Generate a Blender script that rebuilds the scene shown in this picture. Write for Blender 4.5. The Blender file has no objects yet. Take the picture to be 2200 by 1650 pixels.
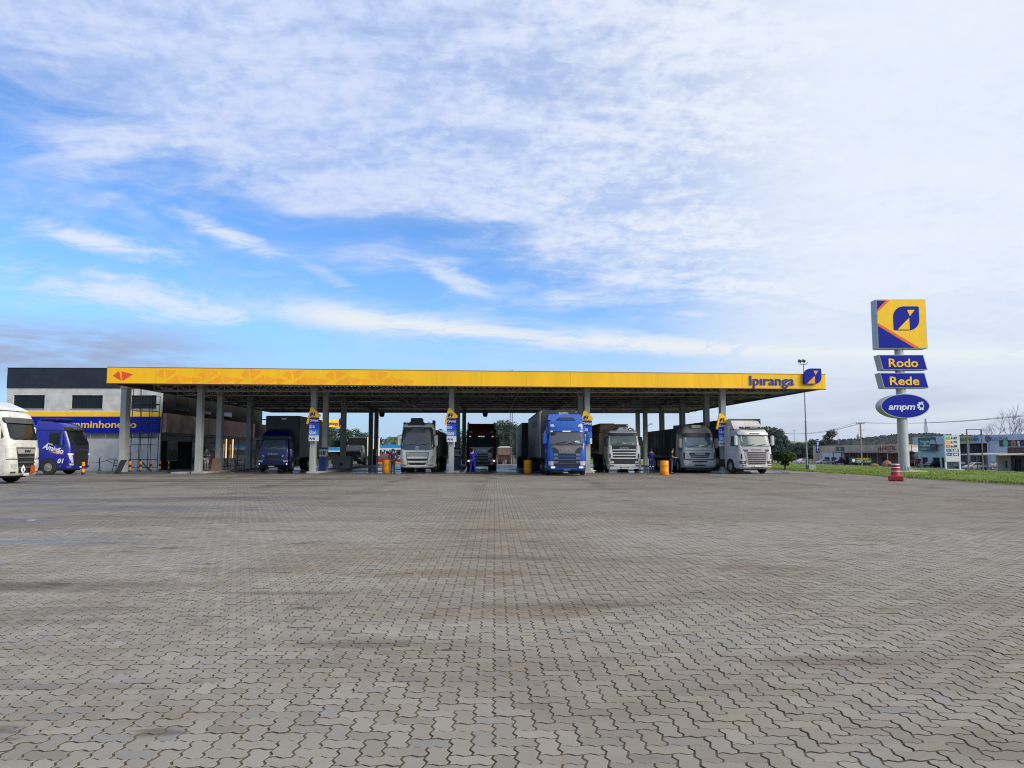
import bpy, math, random
import numpy as np
from mathutils import Vector, Matrix
R = math.radians
rnd = random.Random(7)
scene = bpy.context.scene
col = scene.collection

# ---------------------------------------------------------------- camera
F_PX, CX, CY = 1620.0, 1100.0, 825.0          # focal length in pixels of the 2200 px wide photograph
CAM_H = 1.48
PITCH, YAW = R(5.18), R(1.94)
cam_d = bpy.data.cameras.new('camera')
cam = bpy.data.objects.new('camera', cam_d)
col.objects.link(cam)
cam_d.sensor_fit = 'HORIZONTAL'
cam_d.sensor_width = 36.0
cam_d.lens = 36.0 * F_PX / 2200.0
cam_d.clip_start = 0.1
cam_d.clip_end = 6000.0
cam.location = (0, 0, CAM_H)
cam.rotation_euler = (math.pi / 2 + PITCH, 0, -YAW)
scene.camera = cam
CAM_M = cam.rotation_euler.to_matrix()

def ray(px, py):
    return CAM_M @ Vector(((px - CX) / F_PX, (CY - py) / F_PX, -1.0))
def P(px, py, Y):
    """world point seen at photo pixel (px, py) at distance Y along the road axis"""
    d = ray(px, py)
    t = Y / d.y
    return Vector((d.x * t, Y, CAM_H + d.z * t))
def PX(px, Y, py=972):
    return P(px, py, Y).x
def PZ(py, Y, px=1100):
    return P(px, py, Y).z
def G(px, py, z=0.0):
    d = ray(px, py)
    t = (z - CAM_H) / d.z
    return Vector((d.x * t, d.y * t, z))

# ---------------------------------------------------------------- colour management
scene.view_settings.view_transform = 'Standard'
scene.view_settings.look = 'None'
scene.view_settings.exposure = 0.3
scene.cycles.filter_width = 1.1
scene.view_settings.gamma = 1.0
scene.view_settings.use_curve_mapping = False

# ---------------------------------------------------------------- sun and sky
SUN_EL, SUN_AZ = R(30), R(122)                 # azimuth clockwise from +Y
sun_d = bpy.data.lights.new('sun', 'SUN')
sun_d.energy = 2.7
sun_d.angle = R(32)
sun_d.color = (1.0, 0.93, 0.82)
sun = bpy.data.objects.new('sun', sun_d)
col.objects.link(sun)
sdir = Vector((math.sin(SUN_AZ) * math.cos(SUN_EL), math.cos(SUN_AZ) * math.cos(SUN_EL), math.sin(SUN_EL)))
sun.rotation_euler = (-sdir).to_track_quat('-Z', 'Y').to_euler()
sun.location = sdir * 200

world = bpy.data.worlds.new('World')
scene.world = world
world.use_nodes = True

class NT:
    """small helper to write node graphs as expressions"""
    def __init__(self, tree):
        self.t = tree
    def new(self, typ, **kw):
        n = self.t.nodes.new(typ)
        for k, v in kw.items():
            setattr(n, k, v)
        return n
    def put(self, sock, v):
        if hasattr(v, 'is_output'):
            self.t.links.new(v, sock)
        else:
            if sock.type == 'RGBA' and len(v) == 3:
                v = (*v, 1.0)
            sock.default_value = v
    def m(self, op, a, b=None, c=None, clamp=False):
        n = self.new('ShaderNodeMath', operation=op)
        n.use_clamp = clamp
        for i, v in enumerate((a, b, c)):
            if v is not None:
                self.put(n.inputs[i], v)
        return n.outputs[0]
    def add(self, a, b): return self.m('ADD', a, b)
    def mul(self, a, b): return self.m('MULTIPLY', a, b)
    def sub(self, a, b): return self.m('SUBTRACT', a, b)
    def step(self, x, lo, hi, a=0.0, b=1.0, mode='SMOOTHSTEP'):
        n = self.new('ShaderNodeMapRange', interpolation_type=mode)
        n.clamp = True if hasattr(n, 'clamp') else True
        for s, v in zip(('Value', 'From Min', 'From Max', 'To Min', 'To Max'), (x, lo, hi, a, b)):
            self.put(n.inputs[s], v)
        return n.outputs[0]
    def mix(self, f, a, b, blend='MIX'):
        n = self.new('ShaderNodeMix', data_type='RGBA', blend_type=blend)
        self.put(n.inputs[0], f); self.put(n.inputs[6], a); self.put(n.inputs[7], b)
        return n.outputs[2]
    def noise(self, vec, scale, detail=4.0, rough=0.5, dist=0.0, out=0):
        n = self.new('ShaderNodeTexNoise')
        if vec is not None:
            self.put(n.inputs['Vector'], vec)
        n.inputs['Scale'].default_value = scale
        n.inputs['Detail'].default_value = detail
        n.inputs['Roughness'].default_value = rough
        n.inputs['Distortion'].default_value = dist
        return n.outputs[out]
    def mapping(self, vec, scale=(1, 1, 1), rot=(0, 0, 0), loc=(0, 0, 0)):
        n = self.new('ShaderNodeMapping')
        self.put(n.inputs['Vector'], vec)
        n.inputs['Scale'].default_value = scale
        n.inputs['Rotation'].default_value = rot
        n.inputs['Location'].default_value = loc
        return n.outputs[0]

def build_world():
    t = world.node_tree
    t.nodes.clear()
    n = NT(t)
    out = n.new('ShaderNodeOutputWorld')
    bg = n.new('ShaderNodeBackground')
    STR = 0.1
    bg.inputs['Strength'].default_value = STR
    t.links.new(bg.outputs[0], out.inputs[0])
    sky = n.new('ShaderNodeTexSky', sky_type='NISHITA')
    sky.sun_disc = False
    sky.sun_elevation = SUN_EL
    sky.sun_rotation = SUN_AZ
    sky.altitude = 800
    sky.air_density = 1.0
    sky.dust_density = 0.4
    sky.ozone_density = 3.0
    tc = n.new('ShaderNodeTexCoord')
    d = tc.outputs['Generated']
    sep = n.new('ShaderNodeSeparateXYZ')
    t.links.new(d, sep.inputs[0])
    x, y, z = sep.outputs
    az = n.m('ARCTAN2', x, y)
    el = n.m('ARCSINE', z)
    sa = n.m('SINE', az)
    ca = n.m('COSINE', az)
    # wind-combed noise fields, in directions (streaks fall gently to the right)
    v1 = n.mapping(d, scale=(2.2, 2.2, 11.0), rot=(0, R(11), 0))
    v2 = n.mapping(d, scale=(5.0, 5.0, 20.0), rot=(0, R(17), 0), loc=(3.1, 1.7, 0.4))
    warp = n.noise(n.mapping(d, scale=(3, 3, 6)), 1.3, 3, 0.5, out=1)
    vm = n.new('ShaderNodeVectorMath', operation='MULTIPLY_ADD')
    n.put(vm.inputs[0], warp); vm.inputs[1].default_value = (0.9, 0.9, 1.4); n.put(vm.inputs[2], v1)
    na = n.noise(vm.outputs[0], 1.5, 7, 0.58)
    vm2 = n.new('ShaderNodeVectorMath', operation='MULTIPLY_ADD')
    n.put(vm2.inputs[0], warp); vm2.inputs[1].default_value = (1.2, 1.2, 2.0); n.put(vm2.inputs[2], v2)
    nb = n.noise(vm2.outputs[0], 1.6, 8, 0.62)
    ne = n.noise(n.mapping(vm2.outputs[0], scale=(1.0, 1.0, 1.5), loc=(2, 5, 1)), 4.2, 8, 0.68, 0.5)
    nf = n.add(n.mul(nb, 0.55), n.mul(ne, 0.45))
    # mackerel mottling, in plane coordinates so that it crowds towards the horizon
    zz = n.add(n.m('MAXIMUM', z, 0.0), 0.22)
    cmb = n.new('ShaderNodeCombineXYZ')
    n.put(cmb.inputs[0], n.m('DIVIDE', x, zz)); n.put(cmb.inputs[1], n.m('DIVIDE', y, zz))
    nc = n.noise(n.mapping(cmb.outputs[0], scale=(1.0, 1.0, 1), rot=(0, 0, R(35))), 26.0, 5, 0.6, 0.3)
    nd = n.noise(n.mapping(cmb.outputs[0], scale=(0.55, 1.5, 1), rot=(0, 0, R(-28))), 3.2, 6, 0.6, 0.6)
    # veil of high cloud above a line that falls to the right
    l1 = n.sub(0.225, n.mul(sa, 0.22))
    tt = n.sub(el, l1)
    f = n.add(tt, n.add(n.mul(n.sub(na, 0.5), 0.34), n.mul(n.sub(nd, 0.5), 0.16)))
    veil = n.step(f, -0.035, 0.085)
    thick = n.step(n.add(n.mul(nd, 0.62), n.add(n.mul(nb, 0.30), n.mul(nc, 0.30))), 0.42, 0.76)
    rightness = n.step(sa, -0.18, 0.50)
    hole = n.m('MAXIMUM', n.step(thick, 0.0, 1.0, 0.66, 1.0), rightness)
    veil = n.mul(veil, hole)
    # streak bank low over the horizon
    l2 = n.sub(0.158, n.mul(sa, 0.085))
    t2 = n.m('DIVIDE', n.sub(el, l2), n.step(sa, -0.3, 0.15, 0.026, 0.020))
    g2 = n.m('POWER', 2.718, n.mul(n.mul(t2, t2), -1.0))
    side = n.mul(n.step(sa, -0.42, -0.18), n.step(ca, 0.2, 0.7))
    g2 = n.mul(n.mul(g2, side), n.step(n.add(nf, n.mul(g2, 0.16)), 0.40, 0.70))
    # single wisps in the blue gap
    def wisp(px, py, ang, L, W, amt):
        a0 = math.atan((px - 1045) / F_PX)
        e0 = math.atan((972 - py) / F_PX * math.cos(a0))
        u, v = n.sub(sa, math.sin(a0)), n.sub(el, e0)
        c, s = math.cos(ang), math.sin(ang)
        p = n.mul(n.add(n.mul(u, c), n.mul(v, -s)), 1.0 / L)
        q = n.mul(n.add(n.mul(u, s), n.mul(v, c)), 1.0 / W)
        g = n.m('POWER', 2.718, n.mul(n.add(n.mul(p, p), n.mul(q, q)), -1.0))
        g = n.mul(g, n.step(ca, 0.0, 0.3))
        return n.mul(n.step(n.add(n.mul(g, 0.62), n.mul(n.sub(nf, 0.5), 1.9)), 0.08, 0.72), amt)
    ws = [wisp(215, 520, R(9), 0.095, 0.016, 0.85), wisp(480, 500, R(18), 0.08, 0.016, 0.85),
          wisp(960, 590, R(22), 0.085, 0.016, 0.75), wisp(330, 645, R(8), 0.15, 0.028, 0.85),
          wisp(700, 590, R(26), 0.06, 0.012, 0.5)]
    low = g2
    for w in ws:
        low = n.m('MAXIMUM', low, w)
    mask = n.m('MAXIMUM', veil, low, clamp=True)
    mask = n.m('MAXIMUM', mask, n.step(n.add(sa, n.mul(n.sub(na, 0.5), 0.25)), 0.10, 0.42, 0.0, 0.90))
    # thin general cirrus so that the blue is never quite empty
    thin = n.mul(n.step(nb, 0.42, 0.74), 0.42)
    mask = n.m('MAXIMUM', mask, thin)
    # everything pales towards the horizon and towards the sun behind the veil
    hz = n.step(el, 0.0, 0.23, 0.88, 0.0)
    ss = n.new('ShaderNodeVectorMath', operation='DOT_PRODUCT')
    n.put(ss.inputs[0], d); ss.inputs[1].default_value = sdir
    glow = n.step(ss.outputs['Value'], 0.55, 1.0, 0.0, 0.8)
    k = 1.0 / STR
    cl_a = tuple(v * k for v in (0.46, 0.55, 0.78))     # lilac-blue veil
    cl_b = tuple(v * k for v in (0.66, 0.71, 0.80))      # bright veil
    cl_w = tuple(v * k for v in (0.70, 0.73, 0.74))      # white streaks
    shade = n.step(n.add(n.mul(rightness, 0.75), n.mul(thick, 0.42)), 0.05, 1.0)
    ccol = n.mix(shade, cl_a, cl_b)
    dap = n.step(n.add(n.mul(nd, 0.6), n.mul(nc, 0.4)), 0.36, 0.62, 0.34, 0.0)
    ccol = n.mix(dap, ccol, n.mix(1.0, ccol, (0.82, 0.89, 0.98), 'MULTIPLY'))
    ccol = n.mix(n.mul(low, 0.9), ccol, cl_w)
    ccol = n.mix(glow, ccol, tuple(v * k for v in (0.80, 0.80, 0.80)))
    base = n.mix(1.0, sky.outputs[0], (0.92, 1.26, 1.62), 'MULTIPLY')
    res = n.mix(mask, base, ccol)
    # grey-lilac banks standing near the horizon
    bank = n.mul(n.step(n.noise(n.mapping(d, scale=(2.2, 2.2, 16)), 1.7, 6, 0.55), 0.40, 0.66), n.step(el, 0.05, 0.14, 1.0, 0.0))
    hcol = n.mix(n.step(sa, -0.3, 0.5), tuple(v * k for v in (0.29, 0.46, 0.70)), tuple(v * k for v in (0.54, 0.60, 0.68)))
    hcol = n.mix(n.mul(bank, 0.75), hcol, tuple(v * k for v in (0.38, 0.43, 0.56)))
    res = n.mix(n.m('MULTIPLY', hz, n.sub(1.0, n.mul(low, 0.7))), res, hcol)
    lb = n.mul(n.mul(n.step(sa, -0.22, -0.46), n.mul(n.step(el, 0.06, 0.10), n.step(el, 0.17, 0.125))), n.step(n.noise(n.mapping(d, scale=(3, 3, 14), loc=(1, 0, 2)), 2.2, 7, 0.6), 0.34, 0.54, 0.35, 0.95))
    res = n.mix(lb, res, tuple(v * k for v in (0.29, 0.35, 0.51)))
    t.links.new(res, bg.inputs['Color'])
    world.cycles.sampling_method = 'MANUAL'
    world.cycles.sample_map_resolution = 512
build_world()

# ---------------------------------------------------------------- materials
MATS = {}
def mat(name, c, rough=0.6, metal=0.0, var=0.12, scale=2.0, coat=0.0, bump=0.0, bscale=40.0, emit=None, spec=None, stretch=(1, 1, 1)):
    """principled material whose colour wanders a little (dirt, wear), in object coordinates"""
    if name in MATS:
        return MATS[name]
    m = bpy.data.materials.new(name)
    m.use_nodes = True
    t = m.node_tree
    n = NT(t)
    b = t.nodes['Principled BSDF']
    b.inputs['Metallic'].default_value = metal
    b.inputs['Roughness'].default_value = rough
    b.inputs['Coat Weight'].default_value = coat
    b.inputs['Coat Roughness'].default_value = 0.08
    if spec is not None:
        b.inputs['Specular IOR Level'].default_value = spec
    c4 = (*c, 1.0)
    m.diffuse_color = c4
    if var > 0:
        tc = n.new('ShaderNodeTexCoord').outputs['Object']
        v = n.mapping(tc, scale=stretch)
        f = n.noise(v, scale, 6, 0.62)
        f2 = n.noise(v, scale * 9, 4, 0.6)
        f = n.add(n.mul(f, 0.7), n.mul(f2, 0.3))
        lo = tuple(x * (1 - 1.7 * var) for x in c)
        hi = tuple(min(1, x * (1 + 1.1 * var)) for x in c)
        t.links.new(n.mix(n.step(f, 0.3, 0.7), lo, hi), b.inputs['Base Color'])
        r = n.step(f2, 0.3, 0.7, max(0.02, rough - 0.1 * min(1, rough * 2)), min(1, rough + 0.1))
        t.links.new(r, b.inputs['Roughness'])
    else:
        b.inputs['Base Color'].default_value = c4
    if bump > 0:
        tc = n.new('ShaderNodeTexCoord').outputs['Object']
        bn = n.new('ShaderNodeBump')
        bn.inputs['Strength'].default_value = bump
        bn.inputs['Distance'].default_value = 0.02
        t.links.new(n.noise(n.mapping(tc, scale=stretch), bscale, 4, 0.6), bn.inputs['Height'])
        t.links.new(bn.outputs[0], b.inputs['Normal'])
    if emit:
        b.inputs['Emission Color'].default_value = (*emit[0], 1)
        b.inputs['Emission Strength'].default_value = emit[1]
    MATS[name] = m
    return m

def srgb(r, g, b):
    f = lambda v: (v / 255 / 12.92) if v / 255 <= 0.04045 else ((v / 255 + 0.055) / 1.055) ** 2.4
    return (f(r), f(g), f(b))

GLASS = mat('vehicle_glass', (0.05, 0.062, 0.07), 0.05, 0, 0.15, 0.8, spec=1.0)
GLASSW = mat('window_glass', (0.012, 0.014, 0.018), 0.08, 0, 0.1, 0.6, spec=0.25)
BLACK = mat('black_plastic', (0.018, 0.018, 0.02), 0.5, 0, 0.2)
DARK = mat('dark_metal', (0.03, 0.031, 0.034), 0.55, 0.2, 0.25)
RUBBER = mat('rubber', (0.022, 0.021, 0.020), 0.8, 0, 0.3, 3)
CHROME = mat('bright_metal', (0.55, 0.56, 0.57), 0.3, 0.9, 0.12)
ALU = mat('grey_metal', (0.36, 0.37, 0.38), 0.42, 0.5, 0.15)
LAMP = mat('lamp_glass', (0.62, 0.63, 0.62), 0.12, 0.2, 0.25, 14, spec=0.9)
LAMP_ON = mat('lit_lamp', (0.8, 0.8, 0.75), 0.2, 0, 0, emit=((1.0, 0.95, 0.85), 0.9))
AMBER = mat('amber_lens', (0.7, 0.25, 0.03), 0.25, 0, 0.1)
REDL = mat('red_lens', (0.45, 0.02, 0.02), 0.3, 0, 0.1)
PLATE = mat('plate_white', (0.62, 0.62, 0.60), 0.5, 0, 0.15, 12)
WHITE = mat('white_print', (0.80, 0.80, 0.80), 0.5, 0, 0.04)
BLUEP = mat('sign_blue', srgb(4, 28, 146), 0.5, 0, 0.06, spec=0.2)
YELP = mat('sign_yellow', srgb(248, 196, 10), 0.4, 0, 0.05)
CONC = mat('concrete', (0.33, 0.325, 0.31), 0.85, 0, 0.2, 1.2, bump=0.3)

# ---------------------------------------------------------------- mesh builder
class MB:
    def __init__(self):
        self.v, self.f, self.mi = [], [], []
        self.M = None
    def addv(self, pts):
        k = len(self.v)
        for p in pts:
            p = Vector(p)
            if self.M is not None:
                p = self.M @ p
            self.v.append(p[:])
        return k
    def face(self, idx, m=0):
        self.f.append(tuple(idx)); self.mi.append(m)
    def poly(self, pts, m=0):
        k = self.addv(pts)
        self.face(range(k, k + len(pts)), m)
        return self
    def box(self, x0, x1, y0, y1, z0, z1, m=0):
        k = self.addv([(x0, y0, z0), (x1, y0, z0), (x1, y1, z0), (x0, y1, z0), (x0, y0, z1), (x1, y0, z1), (x1, y1, z1), (x0, y1, z1)])
        for q in ((0, 3, 2, 1), (4, 5, 6, 7), (0, 1, 5, 4), (1, 2, 6, 5), (2, 3, 7, 6), (3, 0, 4, 7)):
            self.face([k + i for i in q], m)
        return self
    def rbox(self, x0, x1, y0, y1, z0, z1, b=0.02, m=0):
        """box with its long edges chamfered (all twelve), as stacked rings"""
        rings = []
        for z, i in ((z0, b), (z0 + b, 0), (z1 - b, 0), (z1, b)):
            rings.append([(x0 + i + b, y0 + i, z), (x1 - i - b, y0 + i, z), (x1 - i, y0 + i + b, z), (x1 - i, y1 - i - b, z),
                          (x1 - i - b, y1 - i, z), (x0 + i + b, y1 - i, z), (x0 + i, y1 - i - b, z), (x0 + i, y0 + i + b, z)])
        return self.loft(rings, True, True, m)
    def loft(self, rings, cap0=True, cap1=True, m=0, closed=True):
        n = len(rings[0])
        ks = [self.addv(r) for r in rings]
        for a, b in zip(ks, ks[1:]):
            for i in range(n if closed else n - 1):
                j = (i + 1) % n
                self.face((a + i, a + j, b + j, b + i), m)
        if cap0:
            self.face([ks[0] + i for i in reversed(range(n))], m)
        if cap1:
            self.face([ks[-1] + i for i in range(n)], m)
        return self
    def tube(self, p0, p1, r0, r1=None, n=8, m=0, caps=True):
        p0, p1 = Vector(p0), Vector(p1)
        r1 = r0 if r1 is None else r1
        d = (p1 - p0).normalized()
        a = d.orthogonal().normalized()
        b = d.cross(a)
        rg = []
        for p, r in ((p0, r0), (p1, r1)):
            rg.append([p + (a * math.cos(2 * math.pi * i / n) + b * math.sin(2 * math.pi * i / n)) * r for i in range(n)])
        return self.loft(rg, caps, caps, m)
    def path(self, pts, r, n=6, m=0):
        for a, b in zip(pts, pts[1:]):
            self.tube(a, b, r, r, n, m)
        return self
    def bar(self, p0, p1, w, h=None, m=0, up=(0, 0, 1)):
        """square bar between two points"""
        h = w if h is None else h
        p0, p1 = Vector(p0), Vector(p1)
        d = (p1 - p0).normalized()
        u = Vector(up)
        if abs(d.dot(u)) > 0.98:
            u = Vector((0, 1, 0))
        s = d.cross(u).normalized()
        u = s.cross(d)
        rg = []
        for p in (p0, p1):
            rg.append([p - s * w / 2 - u * h / 2, p + s * w / 2 - u * h / 2, p + s * w / 2 + u * h / 2, p - s * w / 2 + u * h / 2])
        return self.loft(rg, True, True, m)
    def lathe(self, prof, n=16, c=(0, 0), m=0, axis='z', caps=True):
        rg = []
        for r, z in prof:
            ring = []
            for i in range(n):
                a = 2 * math.pi * i / n
                if axis == 'z':
                    ring.append((c[0] + r * math.cos(a), c[1] + r * math.sin(a), z))
                else:
                    ring.append((z, c[0] + r * math.cos(a), c[1] + r * math.sin(a)))
            rg.append(ring)
        return self.loft(rg, caps, caps, m)
    def prism(self, out, a0, a1, plane='xz', m=0):
        """outline in a plane, extruded along the third axis from a0 to a1"""
        def q(p, a):
            return {'xz': (p[0], a, p[1]), 'yz': (a, p[0], p[1]), 'xy': (p[0], p[1], a)}[plane]
        return self.loft([[q(p, a0) for p in out], [q(p, a1) for p in out]], True, True, m)
    def mesh(self, name, mats, smooth=None):
        me = bpy.data.meshes.new(name)
        me.from_pydata(self.v, [], self.f)
        for mm in (mats if isinstance(mats, (list, tuple)) else [mats]):
            me.materials.append(mm)
        me.polygons.foreach_set('material_index', self.mi)
        me.update()
        import bmesh
        bm = bmesh.new(); bm.from_mesh(me)
        bmesh.ops.recalc_face_normals(bm, faces=bm.faces)
        bm.to_mesh(me); bm.free()
        if smooth:
            me.polygons.foreach_set('use_smooth', [True] * len(me.polygons))
            me.set_sharp_from_angle(angle=R(smooth))
        return me
    def build(self, name, mats, parent=None, smooth=None):
        return link(name, self.mesh(name, mats, smooth), parent)

def link(name, me, parent=None):
    o = bpy.data.objects.new(name, me)
    col.objects.link(o)
    if parent is not None:
        o.parent = parent
    return o
def tag(o, label=None, cat=None, group=None, kind=None):
    if label: o['label'] = label
    if cat: o['category'] = cat
    if group: o['group'] = group
    if kind: o['kind'] = kind
    return o
def thing(name, label, cat, loc=(0, 0, 0), rz=0.0, group=None):
    o = bpy.data.objects.new(name, None)
    o.empty_display_size = 0.3
    col.objects.link(o)
    o.location = loc
    o.rotation_euler = (0, 0, rz)
    return tag(o, label, cat, group)
KIDS = {}
def copy_tree(o, parent=None):
    c = o.copy()
    col.objects.link(c)
    if parent is not None:
        c.parent = parent
    for ch in [x for x in list(bpy.data.objects) if x.parent == o]:
        copy_tree(ch, c)
    return c
def text(parent, s, h, loc, m, depth=0.02, width=None, rz=0.0, name='lettering', bold=0.012, shear=0.0, tilt=0.0, align='CENTER', sp=1.0):
    """raised lettering standing in the xz plane, facing -y; h is the capital height"""
    cu = bpy.data.curves.new(name, 'FONT')
    cu.body = s
    cu.size = 1.0
    cu.extrude = 0.5
    cu.offset = bold * 0.7
    cu.shear = shear
    cu.space_character = sp
    cu.resolution_u = 3
    cu.align_x = 'LEFT'
    tmp = bpy.data.objects.new(name, cu)
    col.objects.link(tmp)
    dg = bpy.context.evaluated_depsgraph_get()
    me = bpy.data.meshes.new_from_object(tmp.evaluated_get(dg))
    bpy.data.objects.remove(tmp)
    bpy.data.curves.remove(cu)
    n = len(me.vertices)
    co = np.zeros(n * 3)
    me.vertices.foreach_get('co', co)
    co = co.reshape(-1, 3)
    w = co[:, 0].max() - co[:, 0].min()
    cx = {'CENTER': (co[:, 0].max() + co[:, 0].min()) / 2, 'LEFT': co[:, 0].min()}[align]
    k = h / 0.72
    kx = k if width is None else width / w
    out = np.zeros_like(co)
    X = (co[:, 0] - cx) * kx
    Z = (co[:, 1] - 0.36) * k
    out[:, 0] = X * math.cos(tilt) - Z * math.sin(tilt)
    out[:, 2] = X * math.sin(tilt) + Z * math.cos(tilt)
    out[:, 1] = -co[:, 2] * depth
    me.vertices.foreach_set('co', out.ravel())
    me.materials.clear()
    me.materials.append(m)
    me.polygons.foreach_set('material_index', [0] * len(me.polygons))
    me.update()
    o = link(name, me, parent)
    o.location = loc
    o.rotation_euler = (0, 0, rz)
    return o
# ================================================================ terrain
def ramp(x, pts):
    if x <= pts[0][0]: return pts[0][1]
    for (a, u), (b, v) in zip(pts, pts[1:]):
        if x <= b: return u + (v - u) * (x - a) / (b - a)
    return pts[-1][1]
def gz(x, y):
    hx = ramp(x, [(25, 0), (50, -0.35), (62, -0.75), (95, -2.0)])
    hy = ramp(y, [(96, 0), (170, -1.2)])
    return min(hx, hy)
def sheet(name, xs, ys, dz, m, kind='structure', f=gz):
    b = MB()
    k = b.addv([(x, y, f(x, y) + dz) for y in ys for x in xs])
    w = len(xs)
    for j in range(len(ys) - 1):
        for i in range(w - 1):
            a = k + j * w + i
            b.face((a, a + 1, a + w + 1, a + w))
    return tag(b.build(name, m), kind=kind)
def earth_mat(name, ca, cb, cc, s=0.05, rough=0.95):
    m = bpy.data.materials.new(name); m.use_nodes = True
    n = NT(m.node_tree); b = m.node_tree.nodes['Principled BSDF']
    p = n.new('ShaderNodeNewGeometry').outputs['Position']
    c = n.mix(n.step(n.noise(p, s, 6, 0.65), 0.38, 0.62), ca, cb)
    c = n.mix(n.step(n.noise(p, s * 14, 5, 0.7), 0.48, 0.72, 0, 0.7), c, cc)
    n.put(b.inputs['Base Color'], c)
    b.inputs['Roughness'].default_value = rough
    b.inputs['Specular IOR Level'].default_value = 0.2
    return m
M_FIELD = earth_mat('field', (0.055, 0.085, 0.022), (0.09, 0.10, 0.04), (0.10, 0.085, 0.055))
M_GRASS = earth_mat('lawn', (0.12, 0.19, 0.020), (0.17, 0.215, 0.04), (0.12, 0.12, 0.045), 0.3)
M_DIRT = earth_mat('dirt', (0.21, 0.185, 0.155), (0.28, 0.26, 0.23), (0.13, 0.115, 0.095), 0.5)
M_ASPH = earth_mat('asphalt', (0.055, 0.055, 0.056), (0.085, 0.083, 0.08), (0.045, 0.045, 0.045), 0.2)
M_PALE = earth_mat('pale_road', (0.23, 0.225, 0.21), (0.30, 0.29, 0.27), (0.17, 0.165, 0.155), 0.2)

sheet('ground', [-3000, -800, -300, -120, -60, 25, 50, 62, 95, 130, 300, 800, 3000],
      [-200, -20, 20, 60, 96, 130, 170, 260, 500, 1000, 3500], -0.06, M_FIELD)
sheet('lawn', [25.15, 30, 36, 43, 50.3], [-10, 20, 30, 40, 50, 60, 70, 80, 96, 130, 170, 230], 0.03, M_GRASS)
sheet('road', [50.5, 55, 62], [-10, 30, 60, 96, 130, 170, 330], 0.0, M_PALE)
sheet('highway', [63, 70, 80], [-10, 30, 60, 96, 130, 170, 330], 0.0, M_ASPH)
sheet('forecourt', [84, 95, 130], [60, 96, 130, 170, 250, 330], 0.0, M_DIRT)
sheet('gutter', [23.95, 25.2], [-8, 20, 34, 50, 66, 80], -0.012, M_DIRT)
sheet('gutter_strip', [23.6, 24.6], [-8, 20, 34, 46], -0.006, M_ASPH)

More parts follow.
